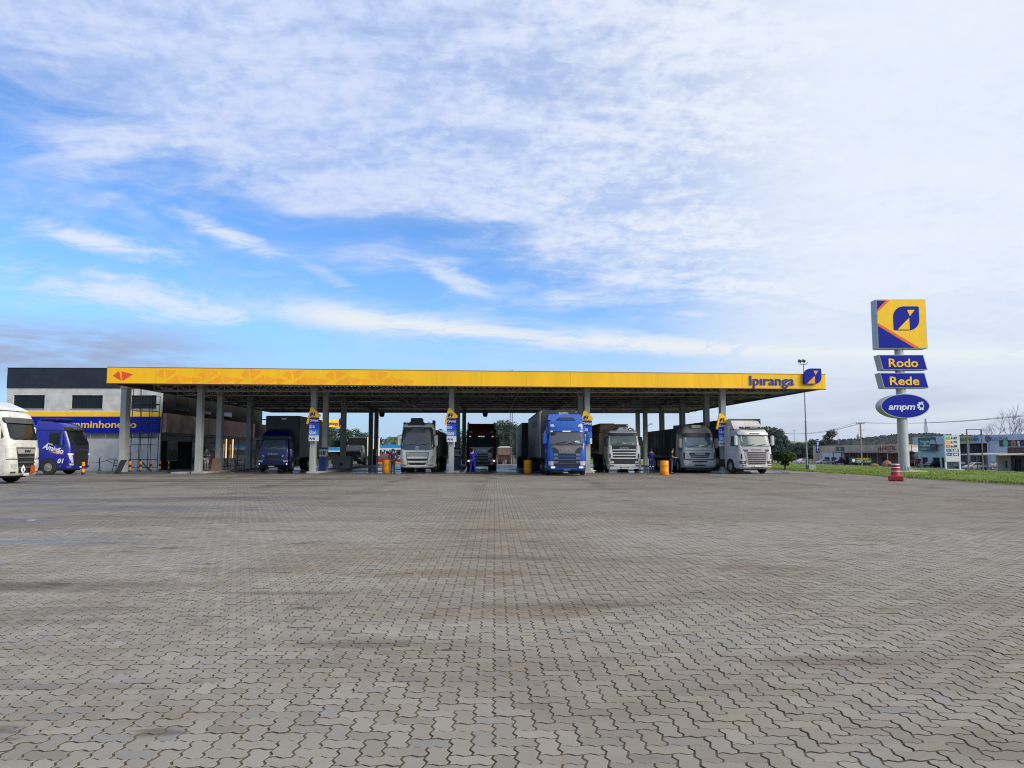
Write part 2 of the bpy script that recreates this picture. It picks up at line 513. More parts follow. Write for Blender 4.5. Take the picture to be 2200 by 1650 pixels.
# ---------------------------------------------------------------- block paving
def paver_mat():
    m = bpy.data.materials.new('paver_concrete'); m.use_nodes = True
    n = NT(m.node_tree); b = m.node_tree.nodes['Principled BSDF']
    p = n.new('ShaderNodeNewGeometry').outputs['Position']
    a = n.new('ShaderNodeAttribute'); a.attribute_name = 'tone'
    tone = a.outputs['Fac']
    c = n.mix(tone, (0.232, 0.208, 0.168), (0.340, 0.312, 0.260))
    # some blocks are warmer, some bluer
    c = n.mix(n.step(n.m('FRACT', n.mul(tone, 7.31)), 0.6, 1.0, 0, 0.38), c, (0.292, 0.256, 0.212))
    c = n.mix(n.step(n.m('FRACT', n.mul(tone, 13.7)), 0.78, 1.0, 0, 0.35), c, (0.225, 0.235, 0.248))
    # sand grain and pits
    g = n.noise(p, 180.0, 3, 0.7)
    c = n.mix(n.step(g, 0.35, 0.72, 0, 0.6), c, n.mix(0.5, c, (0.09, 0.085, 0.078)))
    # broad patches: worn and dusty areas
    big = n.noise(n.mapping(p, scale=(0.55, 1.0, 1)), 0.16, 5, 0.6)
    c = n.mix(n.step(big, 0.42, 0.62, 0, 0.70), c, n.mix(1.0, c, (0.82, 0.75, 0.67), 'MULTIPLY'))
    mid = n.noise(n.mapping(p, scale=(0.7, 1, 1), loc=(5, 9, 0)), 0.75, 5, 0.65)
    c = n.mix(n.step(mid, 0.44, 0.66, 0, 0.55), c, n.mix(1.0, c, (0.72, 0.65, 0.58), 'MULTIPLY'))
    # tyre smears and oil: long dark marks across the yard
    st = n.noise(n.mapping(p, scale=(0.20, 1.15, 1), rot=(0, 0, R(6)), loc=(2.2, 0.6, 0)), 0.9, 6, 0.62, 0.4)
    c = n.mix(n.step(st, 0.56, 0.70, 0, 0.6), c, n.mix(1.0, c, (0.44, 0.39, 0.34), 'MULTIPLY'))
    spot = n.noise(n.mapping(p, scale=(0.45, 1, 1), loc=(1, 4, 0)), 1.9, 4, 0.6)
    c = n.mix(n.step(spot, 0.63, 0.70, 0, 0.75), c, n.mix(1.0, c, (0.40, 0.36, 0.33), 'MULTIPLY'))
    # single large stains: spilt oil and rusty water, each where it lies on the yard
    for px, py, rx, ry, amt, tint in ((1000, 1232, 1.5, .42, .8, 0), (1310, 1300, 1.2, .26, .9, 1), (640, 1274, 1.0, .16, .9, 1), (40, 1258, 2.2, .55, .9, 1), (1040, 1318, 1.6, .5, .6, 0), (800, 1384, 1.1, .16, .8, 1),
                                  (150, 1335, 1.6, .22, .7, 1), (1060, 1140, 2.4, 6.5, .5, 0), (1780, 1420, 1.0, .18, .7, 1), (470, 1225, 1.8, .3, .6, 0), (700, 1060, 6, 1.5, .6, 1), (1350, 1050, 7, 1.6, .5, 1), (1650, 1220, 1.6, .3, .5, 0)):
        g = G(px, py)
        mp = n.mapping(p, scale=(1 / rx, 1 / ry, 0.0), loc=(-g.x / rx, -g.y / ry, 0))
        ln = n.new('ShaderNodeVectorMath', operation='LENGTH'); n.put(ln.inputs[0], mp)
        e = n.add(ln.outputs['Value'], n.mul(n.sub(n.noise(n.mapping(p, scale=(0.7, 1.4, 1), loc=(px * .01, 0, 0)), 1.4, 5, 0.65), 0.5), 1.9))
        c = n.mix(n.step(e, 1.10, 0.15, 0, amt * (0.72 if tint else 1.0)), c, n.mix(1.0, c, (0.46, 0.41, 0.36) if tint else (0.74, 0.61, 0.50), 'MULTIPLY'))
    # wheel tracks running out of the pump lanes
    xy = n.new('ShaderNodeSeparateXYZ'); m.node_tree.links.new(p, xy.inputs[0])
    wob = n.add(xy.outputs[0], n.mul(n.noise(n.mapping(p, scale=(0.1, 0.05, 1)), 1.0, 3), 5.0))
    tr = n.m('ABSOLUTE', n.sub(n.m('FRACT', n.mul(wob, 1 / 4.9)), 0.5))
    trk = n.mul(n.step(tr, 0.02, 0.12, 1, 0), n.step(xy.outputs[1], 10.0, 40.0, 0, 0.85))
    trk = n.mul(trk, n.step(n.noise(p, 0.4, 4), 0.35, 0.65))
    c = n.mix(trk, c, n.mix(1.0, c, (0.55, 0.51, 0.47), 'MULTIPLY'))
    # damp patches on the left of the yard
    wet = n.noise(n.mapping(p, scale=(0.16, 0.9, 1), loc=(8, 3.3, 0)), 0.5, 5, 0.6)
    wm = n.mul(n.step(wet, 0.50, 0.60), n.step(xy.outputs[0], -3.0, -9.0))
    c = n.mix(n.mul(wm, 0.7), c, n.mix(1.0, c, (0.46, 0.48, 0.52), 'MULTIPLY'))
    n.put(b.inputs['Base Color'], c)
    n.put(b.inputs['Roughness'], n.step(wm, 0, 1, 0.82, 0.34))
    b.inputs['Specular IOR Level'].default_value = 0.35
    bn = n.new('ShaderNodeBump'); bn.inputs['Strength'].default_value = 0.25; bn.inputs['Distance'].default_value = 0.004
    n.put(bn.inputs['Height'], n.noise(p, 120.0, 4, 0.7))
    n.put(b.inputs['Normal'], bn.outputs[0])
    return m
M_PAVER = paver_mat()
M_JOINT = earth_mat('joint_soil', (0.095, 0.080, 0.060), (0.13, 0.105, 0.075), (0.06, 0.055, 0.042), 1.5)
PAVE = MB()
PAVE.poly([(-75, -12, -0.005), (24.0, -12, -0.005), (24.0, 70, -0.005), (-75, 70, -0.005)])
pavement = tag(PAVE.build('pavement', M_JOINT), kind='structure')

def build_pavers():
    U = 0.11
    rot = R(-0.6)
    cr, sr = math.cos(rot), math.sin(rot)
    AMP = 0.092
    def tri(t):
        t = t - np.floor(t)
        return np.interp(t, [0, .32, .65, 1], [0, 1, -1, 0])
    QS = [0.0, 0.32, 0.65]
    def per(w, h):
        pts = []
        for i in range(w):
            pts += [(i + q, 0) for q in QS]
        for i in range(h):
            pts += [(w, i + q) for q in QS]
        for i in range(w):
            pts += [(w - i - q, h) for q in (0, 0.35, 0.68)]
        for i in range(h):
            pts += [(0, h - i - q) for q in (0, 0.35, 0.68)]
        a = np.array(pts, float)
        d = a.copy()
        d[:, 0] += AMP * tri(a[:, 1]); d[:, 1] += AMP * tri(a[:, 0])
        return d
    def inset(poly, g):
        # offset a ccw polygon inwards by g
        n = len(poly)
        out = np.zeros_like(poly)
        for i in range(n):
            p0, p1, p2 = poly[i - 1], poly[i], poly[(i + 1) % n]
            e1 = (p1 - p0) / np.linalg.norm(p1 - p0); e2 = (p2 - p1) / np.linalg.norm(p2 - p1)
            n1 = np.array([-e1[1], e1[0]]); n2 = np.array([-e2[1], e2[0]])
            k = (n1 + n2); k = k / max(0.35, (1 + n1 @ n2))
            out[i] = p1 + k * g
        return out
    shapes = {}
    for key, (w, h) in (('H', (2, 1)), ('V', (1, 2))):
        base = per(w, h)
        shapes[key] = (inset(base, 0.050) * U, inset(base, 0.072) * U,
                       inset(np.array([(0, 0), (w, 0), (w, h), (0, h)], float), 0.07) * U)
    rng = np.random.default_rng(5)
    Ymax, Ymin = 53.6, 3.2
    I, J = np.meshgrid(np.arange(-480, 480), np.arange(20, 496), indexing='ij')
    I, J = I.ravel(), J.ravel()
    k = (I - J) % 4
    sel = (k == 0) | (k == 3)
    I, J, k = I[sel], J[sel], k[sel]
    lx, ly = I * U, J * U
    wx = lx * cr - ly * sr; wy = lx * sr + ly * cr
    # keep what the photograph and a step to either side can see
    keep = (wy < Ymax) & (wy > Ymin) & (np.abs(wx - wy * 0.034) < wy * 0.735 + 1.6) & (wx < 23.9)
    lx, ly, wx, wy, k = lx[keep], ly[keep], wx[keep], wy[keep], k[keep]
    d = np.hypot(wx, wy)
    inframe = (np.abs(wx - wy * 0.034) < wy * 0.66) & (wy > 3.75)
    order = np.argsort(np.where(inframe, d, 1e9))
    single = np.zeros(len(d), bool); single[order[:300]] = True
    tone = np.clip(rng.normal(0.55, 0.2, len(d)), 0, 1)
    def to_world(a, x, y, z):
        o = np.empty((len(x), len(a), 3))
        X = a[None, :, 0] + x[:, None]; Y = a[None, :, 1] + y[:, None]
        o[:, :, 0] = X * cr - Y * sr; o[:, :, 1] = X * sr + Y * cr
        o[:, :, 2] = z
        return o
    V, Ls, LT, MS, T = [], [], [], [], []
    side = np.array([0] * 19 + [1] * 18)  # skirts in dark joint soil: shade put in where joint walls catch light
    off = 0
    def emit(verts, faces, tn):
        nonlocal off
        n, m = verts.shape[0], verts.shape[1]
        V.append(verts.reshape(-1, 3))
        base = off + np.arange(n) * m
        for f in faces:
            pass
        flat = np.concatenate([np.array(f) for f in faces])
        Ls.append((base[:, None] + flat[None, :]).ravel())
        LT.append(np.tile(np.array([len(f) for f in faces]), n))
        T.append(np.repeat(tn, len(faces)))
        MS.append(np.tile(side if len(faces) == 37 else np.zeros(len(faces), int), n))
        off += n * m
    N = 18
    facesA = [list(range(N))] + [[i, i + N, (i + 1) % N + N, (i + 1) % N] for i in range(N)] + \
             [[i + N, i + 2 * N, (i + 1) % N + 2 * N, (i + 1) % N + N] for i in range(N)]
    def near(idx, key):
        o, i2, _ = shapes[key]
        x, y = lx[idx], ly[idx]
        n = len(x)
        dz = rng.normal(0, 0.0013, n); tx = rng.normal(0, 0.006, n); ty = rng.normal(0, 0.006, n)
        cen = i2.mean(0)
        def zz(a, h):
            return (h + dz[:, None] + tx[:, None] * (a[None, :, 0] - cen[0]) + ty[:, None] * (a[None, :, 1] - cen[1]))
        vt = to_world(i2, x, y, zz(i2, 0.0)); vm = to_world(o, x, y, zz(o, -0.0018)); vb = to_world(o, x, y, zz(o, -0.016))
        return np.concatenate([vt, vm, vb], 1)
    for key, kk in (('H', 0), ('V', 3)):
        o, i2, rc = shapes[key]
        a = np.where((k == kk) & (d < 17) & ~single)[0]
        emit(near(a, key), facesA, tone[a])
        a = np.where((k == kk) & (d >= 17) & (d < 31))[0]
        emit(to_world((o + i2) / 2, lx[a], ly[a], rng.normal(0, 0.001, len(a))[:, None]), [list(range(N))], tone[a])
        a = np.where((k == kk) & (d >= 31))[0]
        emit(to_world(rc, lx[a], ly[a], rng.normal(0, 0.001, len(a))[:, None]), [[0, 1, 2, 3]], tone[a])
    def make(name, V, L, LT, T, parent, MI):
        me = bpy.data.meshes.new(name)
        me.vertices.add(len(V)); me.vertices.foreach_set('co', V.astype(np.float32).ravel())
        me.loops.add(len(L)); me.loops.foreach_set('vertex_index', L.astype(np.int32))
        me.polygons.add(len(LT))
        me.polygons.foreach_set('loop_start', np.concatenate([[0], np.cumsum(LT)[:-1]]).astype(np.int32))
        at = me.attributes.new('tone', 'FLOAT', 'FACE')
        at.data.foreach_set('value', T.astype(np.float32))
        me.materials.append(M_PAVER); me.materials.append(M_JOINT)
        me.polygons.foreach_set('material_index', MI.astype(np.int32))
        me.update(calc_edges=True)
        me.shade_flat()
        return link(name, me, parent)
    o = make('pavers', np.concatenate(V), np.concatenate(Ls), np.concatenate(LT), np.concatenate(T), pavement, np.concatenate(MS))
    o['kind'] = 'stuff'
    o['label'] = 'grey interlocking zigzag paving blocks laid across the yard'
    fl = np.concatenate([np.array(f) for f in facesA]); lt = np.array([len(f) for f in facesA])
    for i in np.where(single)[0]:
        v = near(np.array([i]), 'H' if k[i] == 0 else 'V')[0]
        c = v.mean(0); c[2] = 0
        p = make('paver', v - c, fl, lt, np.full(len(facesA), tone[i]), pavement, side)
        p.location = c
build_pavers()

# wet concrete slab under the canopy
def wet_mat():
    m = bpy.data.materials.new('wet_concrete'); m.use_nodes = True
    n = NT(m.node_tree); b = m.node_tree.nodes['Principled BSDF']
    p = n.new('ShaderNodeNewGeometry').outputs['Position']
    w = n.noise(n.mapping(p, scale=(0.35, 0.5, 1)), 0.7, 5, 0.6)
    wet = n.step(w, 0.42, 0.56)
    c = n.mix(n.noise(p, 2.0, 5, 0.6), (0.10, 0.10, 0.102), (0.19, 0.185, 0.175))
    c = n.mix(n.mul(wet, 0.75), c, (0.045, 0.046, 0.05))
    n.put(b.inputs['Base Color'], c)
    n.put(b.inputs['Roughness'], n.step(wet, 0, 1, 0.6, 0.16))
    return m
M_WET = wet_mat()
sheet('concrete_slab', [-26, 22.5], [53.0, 60, 70, 80, 92], 0.012, M_WET)
sheet('paved_lot', [-60, 23.8], [92.1, 96, 120, 150], 0.004, M_PALE)
sheet('side_lot', [-75, -26.1], [53.2, 60, 75, 92], 0.006, M_PALE)
sheet('concrete_apron', [22.6, 24.6], [53.0, 60, 70, 80, 92], 0.004, M_PALE)

# grass blades on the verge
def build_grass():
    rng = np.random.default_rng(3)
    n = 70000
    x = 25.1 + 25.2 * rng.random(n) ** 1.35
    y = 28 + 110 * rng.random(n) ** 1.5
    keep = (x / y < 0.80)
    x, y = x[keep], y[keep]
    e = rng.random(9000)
    x = np.concatenate([x, 25.0 + rng.normal(0, 0.16, 9000)]); y = np.concatenate([y, 28 + e * 55])
    n = len(x)
    z = np.array([gz(a, b) for a, b in zip(x, y)]) + 0.02
    patch = np.sin(x * 0.9 + 2 * np.sin(y * 0.31)) * np.sin(y * 0.55)
    h = rng.uniform(0.025, 0.065, n) * (1 + 0.45 * patch) * np.where(rng.random(n) < 0.02, 2.0, 1.0)
    a = rng.random(n) * np.pi; w = rng.uniform(0.015, 0.04, n)
    lean = rng.normal(0, 0.05, (n, 2))
    V = np.empty((n, 3, 3))
    V[:, 0] = np.stack([x - np.cos(a) * w, y - np.sin(a) * w, z], 1)
    V[:, 1] = np.stack([x + np.cos(a) * w, y + np.sin(a) * w, z], 1)
    V[:, 2] = np.stack([x + lean[:, 0], y + lean[:, 1], z + h], 1)
    me = bpy.data.meshes.new('grass')
    me.vertices.add(n * 3); me.vertices.foreach_set('co', V.astype(np.float32).ravel())
    me.loops.add(n * 3); me.loops.foreach_set('vertex_index', np.arange(n * 3, dtype=np.int32))
    me.polygons.add(n); me.polygons.foreach_set('loop_start', np.arange(0, n * 3, 3, dtype=np.int32))
    me.materials.append(earth_mat('grass_blade', (0.135, 0.215, 0.022), (0.19, 0.25, 0.04), (0.13, 0.14, 0.04), 0.3, 0.7))
    me.update(calc_edges=True)
    tag(link('grass', me), 'bright green short grass on the verge beside the yard', 'grass', kind='stuff')
build_grass()

# ================================================================ trees
def leaf_mat(name, c, v=0.35):
    m = bpy.data.materials.new(name); m.use_nodes = True
    n = NT(m.node_tree); b = m.node_tree.nodes['Principled BSDF']
    o = n.new('ShaderNodeObjectInfo')
    p = n.new('ShaderNodeNewGeometry')
    f = n.noise(p.outputs['Position'], 0.9, 3, 0.6)
    f = n.add(n.mul(f, 0.6), n.mul(p.outputs['Random Per Island'], 0.4))
    cc = n.mix(n.step(f, 0.25, 0.75), tuple(x * (1 - v) for x in c), tuple(x * (1 + v) for x in c))
    n.put(b.inputs['Base Color'], cc)
    b.inputs['Roughness'].default_value = 0.65
    b.inputs['Specular IOR Level'].default_value = 0.25
    return m
L_EUC = leaf_mat('eucalyptus_leaves', (0.050, 0.078, 0.052))
L_DARK = leaf_mat('dark_leaves', (0.045, 0.066, 0.036))
L_HAZE = leaf_mat('hazed_leaves', (0.060, 0.080, 0.066), 0.3)  # leaf green paled and greyed: distance haze put into the colour
L_TOP = leaf_mat('clipped_leaves', (0.045, 0.085, 0.020))
L_PALM = leaf_mat('palm_leaves', (0.075, 0.12, 0.035))
L_PINE = leaf_mat('pine_leaves', (0.030, 0.050, 0.032))
BARK = mat('bark', (0.12, 0.095, 0.075), 0.9, 0, 0.3, 3, bump=0.5)
BARKP = mat('pale_bark', (0.24, 0.215, 0.19), 0.9, 0, 0.3, 3)
def leaves_mesh(name, clumps, n_leaf, size, m, seed, squash=0.8):
    """leaf-sized triangles and quads scattered through a list of (centre, radius) clumps"""
    rng = np.random.default_rng(seed)
    vols = np.array([c[1] ** 2.4 for c in clumps]); pr = vols / vols.sum()
    which = rng.choice(len(clumps), n_leaf, p=pr)
    cen = np.array([c[0] for c in clumps])[which]; rad = np.array([c[1] for c in clumps])[which]
    d = rng.normal(size=(n_leaf, 3)); d /= np.linalg.norm(d, axis=1)[:, None]
    r = rad * (0.45 + 0.6 * rng.random(n_leaf) ** 0.6)
    p = cen + d * r[:, None] * np.array([1, 1, squash])
    nrm = d + rng.normal(0, 0.6, (n_leaf, 3)); nrm /= np.linalg.norm(nrm, axis=1)[:, None]
    u = np.cross(nrm, rng.normal(size=(n_leaf, 3))); u /= np.linalg.norm(u, axis=1)[:, None]
    w = np.cross(nrm, u)
    s = size * rng.uniform(0.6, 1.5, n_leaf)[:, None]
    V = np.empty((n_leaf, 4, 3))
    V[:, 0] = p - u * s; V[:, 1] = p - w * s * 0.5; V[:, 2] = p + u * s; V[:, 3] = p + w * s * 0.5 + nrm * s * 0.15
    me = bpy.data.meshes.new(name)
    me.vertices.add(n_leaf * 4); me.vertices.foreach_set('co', V.astype(np.float32).ravel())
    me.loops.add(n_leaf * 4); me.loops.foreach_set('vertex_index', np.arange(n_leaf * 4, dtype=np.int32))
    me.polygons.add(n_leaf); me.polygons.foreach_set('loop_start', np.arange(0, n_leaf * 4, 4, dtype=np.int32))
    me.materials.append(m)
    me.update(calc_edges=True)
    me.shade_flat()
    return me
TREE_LIB = {}
def tree_parts(kind, var):
    """crown and trunk meshes of unit height"""
    key = (kind, var)
    if key in TREE_LIB: return TREE_LIB[key]
    rg = random.Random(hash(kind) % 1000 + var * 17 if False else sum(map(ord, kind)) + var * 17)
    cl = []; tb = MB()
    if kind == 'gum':                   # tall, narrow, ragged
        tb.tube((0, 0, 0), (0.01, 0, 0.55), 0.016, 0.010, 7).tube((0.01, 0, 0.55), (0.0, 0.01, 0.93), 0.010, 0.003, 6)
        for i in range(15):
            z = 0.30 + 0.66 * (i / 14) ** 0.9
            w = 0.17 * (1 - abs(z - 0.60) * 1.5) + 0.02
            a = rg.random() * 6.28
            c = (math.cos(a) * w * rg.uniform(.3, 1), math.sin(a) * w * rg.uniform(.3, 1), z)
            cl.append((c, rg.uniform(0.05, 0.095)))
            tb.tube((0, 0, z - 0.1), c, 0.005, 0.002, 5)
        me = leaves_mesh('crown', cl, 1500, 0.017, L_EUC, var, 1.15); bark = BARKP
    elif kind == 'pine':
        tb.tube((0, 0, 0), (0, 0, 0.97), 0.018, 0.003, 7)
        for i in range(16):
            z = 0.14 + 0.82 * i / 15
            w = 0.24 * (1 - z) ** 0.7 + 0.012
            for q in range(3):
                a = rg.random() * 6.28
                cl.append(((math.cos(a) * w * .6, math.sin(a) * w * .6, z), w * 0.5 + 0.015))
        me = leaves_mesh('crown', cl, 1700, 0.020, L_PINE, var, 0.7); bark = BARK
    elif kind == 'broad':
        tb.tube((0, 0, 0), (0.01, 0, 0.4), 0.03, 0.018, 8)
        for i in range(16):
            a = rg.random() * 6.28; q = rg.random() ** .5
            z = rg.uniform(0.32, 0.90)
            w = 0.34 * math.sin(math.pi * min(1, (z - 0.16) / 0.86)) ** .8
            c = (math.cos(a) * w * q, math.sin(a) * w * q, z)
            cl.append((c, rg.uniform(0.10, 0.17)))
            tb.tube((0.0, 0, 0.32), c, 0.012, 0.003, 5)
        me = leaves_mesh('crown', cl, 3600, 0.026, L_HAZE, var, 0.85); bark = BARK
    TREE_LIB[key] = (me, tb.mesh('trunk', bark, 40))
    return TREE_LIB[key]
def tree(name, label, kind, var, x, y, h, z=None, wide=1.0, group=None, rz=0.0):
    t = thing(name, label, 'tree', (x, y, (gz(x, y) if z is None else z) - 0.1), rz, group)
    cm, tm = tree_parts(kind, var)
    c = link('crown', cm, t); k = link('trunk', tm, t)
    for o in (c, k): o.scale = (h * wide, h * wide, h)
    return t
def treepx(name, label, kind, var, px, top, Y, wide=1.0, group=None, rz=0.0):
    p = P(px, top, Y); z = gz(p.x, Y)
    return tree(name, label, kind, var, p.x, Y, p.z - z + 0.1, None, wide, group, rz)

# tall trees behind the canopy, left of the white truck (tops fall to the right)
T1 = 'tall trees in a row behind the cream box truck'
for i, (px, top) in enumerate([(702, 918), (712, 914), (720, 921), (731, 917), (742, 923), (751, 926), (760, 922), (768, 925), (777, 929), (785, 935)]):
    treepx('pine_tree' if i % 2 else 'gum_tree', 'tall dark pine in the row behind the cream box truck' if i % 2 else 'tall ragged gum tree in the row behind the cream box truck',
           'pine' if i % 2 else 'gum', i % 3, px, top, 250 + (i * 37) % 40, 1.5 if i % 2 else 1.9, T1, i * 1.3)
for i, (px, top) in enumerate([(938, 927), (947, 920), (955, 926), (990, 921), (1001, 926)]):
    treepx('pine_tree', 'dark pine beyond the canopy between the white truck and the maroon truck',
           'pine', i % 3, px, top, 240 + i * 9, 1.3, 'pines between the white truck and the maroon truck', i)
for i, (px, top, y) in enumerate([(1066, 916, 205), (1075, 908, 190), (1085, 911, 200), (1093, 907, 185), (1103, 918, 195), (1110, 930, 205), (1080, 925, 178), (1098, 926, 175)]):
    treepx('gum_tree', 'tall leafy gum tree in the clump right of the maroon truck',
           'gum', i % 4, px, top, y, 2.0, 'clump of gum trees right of the maroon truck', i * 2.1)
for i, (px, top, y) in enumerate([(1618, 931, 210), (1633, 923, 205), (1646, 919, 200), (1657, 917, 206), (1669, 923, 200), (1680, 931, 196), (1655, 938, 185), (1672, 941, 182)]):
    treepx('dense_tree', 'dark dense tree in the stand behind the white truck at the right end', 'broad', i % 3, px, top, y, 0.85,
           'dark trees behind the right-hand white truck', i * 1.7)
treepx('round_tree', 'single rounded dark tree standing above the hotel roof beside the tall blue sign', 'broad', 1, 1782, 924, 262, 0.85)
for i, (px, top, y) in enumerate([(1700, 952, 262), (1712, 957, 250), (1724, 952, 270), (1737, 949, 262), (1750, 944, 282), (1760, 946, 275), (1768, 950, 290), (1744, 958, 246)]):
    treepx('bushy_tree', 'scrubby dark tree in the belt between the floodlight mast and the hotel', 'broad', i % 3, px, top, y, 1.1,
           'scrub belt left of the hotel', i * 0.9)

# wooded hill on the right
def build_hill():
    prof = [(1560, 960), (1640, 956), (1700, 951), (1760, 950), (1800, 946), (1850, 942), (1900, 937), (1930, 934), (1985, 932), (2010, 933), (2045, 937),
            (2100, 935), (2160, 938), (2210, 940), (2300, 948), (2420, 962)]
    mb = MB()
    rows = []
    for Y, f in ((420, 0.0), (520, 0.45), (640, 0.85), (720, 1.0), (900, 0.7), (1200, 0.0)):
        r = []
        for px, py in prof:
            p = P(px, py, 720)
            x = p.x * (Y / 720) ** 0.9
            r.append((x, Y, -2.5 + (p.z + 2.5) * f - (1 if f == 0 else 0)))
        rows.append(r)
    mb.loft(rows, False, False, closed=False)
    tag(mb.build('hill', earth_mat('hill_scrub', (0.030, 0.042, 0.028), (0.045, 0.052, 0.032), (0.06, 0.055, 0.038), 0.03), None, 60), kind='structure')
    # wood covering it
    rng = np.random.default_rng(11)
    V, Fc = [], []
    import bmesh
    bm = bmesh.new(); bmesh.ops.create_icosphere(bm, subdivisions=1, radius=1)
    bv = np.array([v.co[:] for v in bm.verts]); bf = np.array([[v.index for v in f.verts] for f in bm.faces]); bm.free()
    k = 0
    xs = np.array([P(px, 900, 720).x for px, _ in prof]); zs = np.array([P(px, py, 720).z for px, py in prof])
    Ys = np.array([420, 520, 640, 720, 900]); Fs = np.array([0, .45, .85, 1, .7])
    for _ in range(6000):
        Y = rng.uniform(430, 760); q = rng.random()
        x7 = xs[0] + (xs[-1] - xs[0]) * q
        f = np.interp(Y, Ys, Fs); z = -2.5 + (np.interp(x7, xs, zs) + 2.5) * f
        if x7 < P(1735, 950, 720).x and Y > 600: continue           # the open green field
        x = x7 * (Y / 720) ** 0.9
        r = rng.uniform(1.0, 2.3)
        v = bv * (r * rng.uniform(.7, 1.3, (len(bv), 1))) * np.array([1, 1, rng.uniform(.8, 1.25)]) + np.array([x, Y, z - r * 0.45])
        V.append(v); Fc.append(bf + k); k += len(bv)
    me = bpy.data.meshes.new('forest')
    me.from_pydata(np.concatenate(V).tolist(), [], np.concatenate(Fc).tolist())
    m = leaf_mat('forest_leaves', (0.036, 0.045, 0.046), 0.22)
    me.materials.append(m); me.update()
    tag(link('forest', me), 'dark wood covering the low hill behind the roadside buildings', 'forest', kind='stuff')
    f = MB()
    f.loft([[P(1600, 962, 640), P(1690, 957, 640), P(1760, 956, 640)], [P(1600, 950, 700), P(1690, 947.5, 700), P(1760, 951, 700)]], False, False, closed=False)
    tag(f.build('field', earth_mat('far_field', (0.10, 0.15, 0.06), (0.12, 0.17, 0.07), (0.09, 0.13, 0.05), 0.02)), kind='structure')
build_hill()

# treeline far behind everything on the left and middle
def build_treeline():
    rng = np.random.default_rng(21)
    cl = []
    for i in range(420):
        px = rng.uniform(560, 1680); Y = rng.uniform(300, 420)
        top = 946 + 8 * math.sin(px * 0.021) + 4 * math.sin(px * 0.083 + 1) + rng.uniform(-2, 5)
        p = P(px, top, Y)
        r = rng.uniform(1.6, 3.2)
        cl.append(((p.x, Y, p.z - r), r))
        cl.append(((p.x + rng.uniform(-2, 2), Y - 4, p.z - r * 2.4), r * 1.1))
        cl.append(((p.x + rng.uniform(-2, 2), Y - 6, p.z - r * 3.6), r * 1.1))
    me = leaves_mesh('treeline', cl, 42000, 0.75, leaf_mat('treeline_leaves', (0.034, 0.050, 0.040), 0.4), 5)
    tag(link('treeline', me), 'low dark treeline on the horizon behind the fuel canopy', 'treeline', kind='stuff')
build_treeline()

# clipped mushroom-shaped tree on the verge
def topiary():
    g = P(1687, 1003, 62)
    t = thing('clipped_tree', 'dark green clipped mushroom-shaped tree on the grass verge', 'tree', (g.x, 62, gz(g.x, 62) - 0.02))
    b = MB()
    b.tube((0, 0, 0), (0.0, 0, 0.55), 0.10, 0.08, 8)
    for a in (0.3, 1.7, 2.9, 4.1, 5.3):
        b.tube((0, 0, 0.35), (math.cos(a) * 0.5, math.sin(a) * 0.5, 1.2), 0.05, 0.025, 6)
    b.build('trunk', BARK, t, 40)
    cl = []
    rg = random.Random(4)
    for i in range(190):
        a = i * 2.39996; q = ((i + .5) / 190) ** 0.5
        h = math.sqrt(max(0, 1 - q * q))
        cl.append(((math.cos(a) * q * 0.84, math.sin(a) * q * 0.84, 1.02 + h * 0.60), 0.13))
        if i % 2: cl.append(((math.cos(a) * q * 0.80, math.sin(a) * q * 0.80, 0.98 - .10 * (1 - q) * 2), 0.15))
    for i in range(14):
        a = rg.random() * 6.28
        cl.append(((math.cos(a) * 0.22, math.sin(a) * 0.22, rg.uniform(0.5, 0.95)), 0.16))
    link('crown', leaves_mesh('crown', cl, 22000, 0.042, L_TOP, 9, 0.9), t)
topiary()

# palm behind the tent
def palm():
    p = P(845, 992, 122); top = P(845, 925, 122)
    h = top.z + 0.6
    t = thing('palm_tree', 'green palm with arching fronds left of the white truck', 'tree', (p.x, 122, gz(p.x, 122)))
    MB().tube((0, 0, 0), (0.1, 0, h * 0.62), 0.16, 0.12, 8).tube((0.1, 0, h * .62), (0.1, 0, h * .72), 0.15, 0.05, 8).build('trunk', BARKP, t, 40)
    b = MB(); rg = random.Random(3)
    for i in range(26):
        a = i * 2.4 + rg.uniform(-.2, .2); up = rg.uniform(0.2, 1.25); L = rg.uniform(1.9, 2.7)
        pts = []
        for s in range(9):
            q = s / 8
            r = L * (math.cos(up) * q + 0.18 * q * q); z = h * .70 + L * (math.sin(up) * q - 0.95 * q * q)
            pts.append(Vector((0.1 + math.cos(a) * r, math.sin(a) * r, z)))
        sd = Vector((-math.sin(a), math.cos(a), 0))
        for q in range(8):
            for k in (0.0, 0.5):
                c = pts[q].lerp(pts[q + 1], k); fw = (pts[q + 1] - pts[q])
                ln = 0.62 * math.sin(math.pi * min(1, (q + k + 1.2) / 9.4)) + 0.08
                for sg in (1, -1):
                    b.poly([c, c + fw * 0.45, c + sd * sg * ln + fw * 0.8 + Vector((0, 0, -0.28 * ln))])
    b.build('crown', L_PALM, t)
palm()
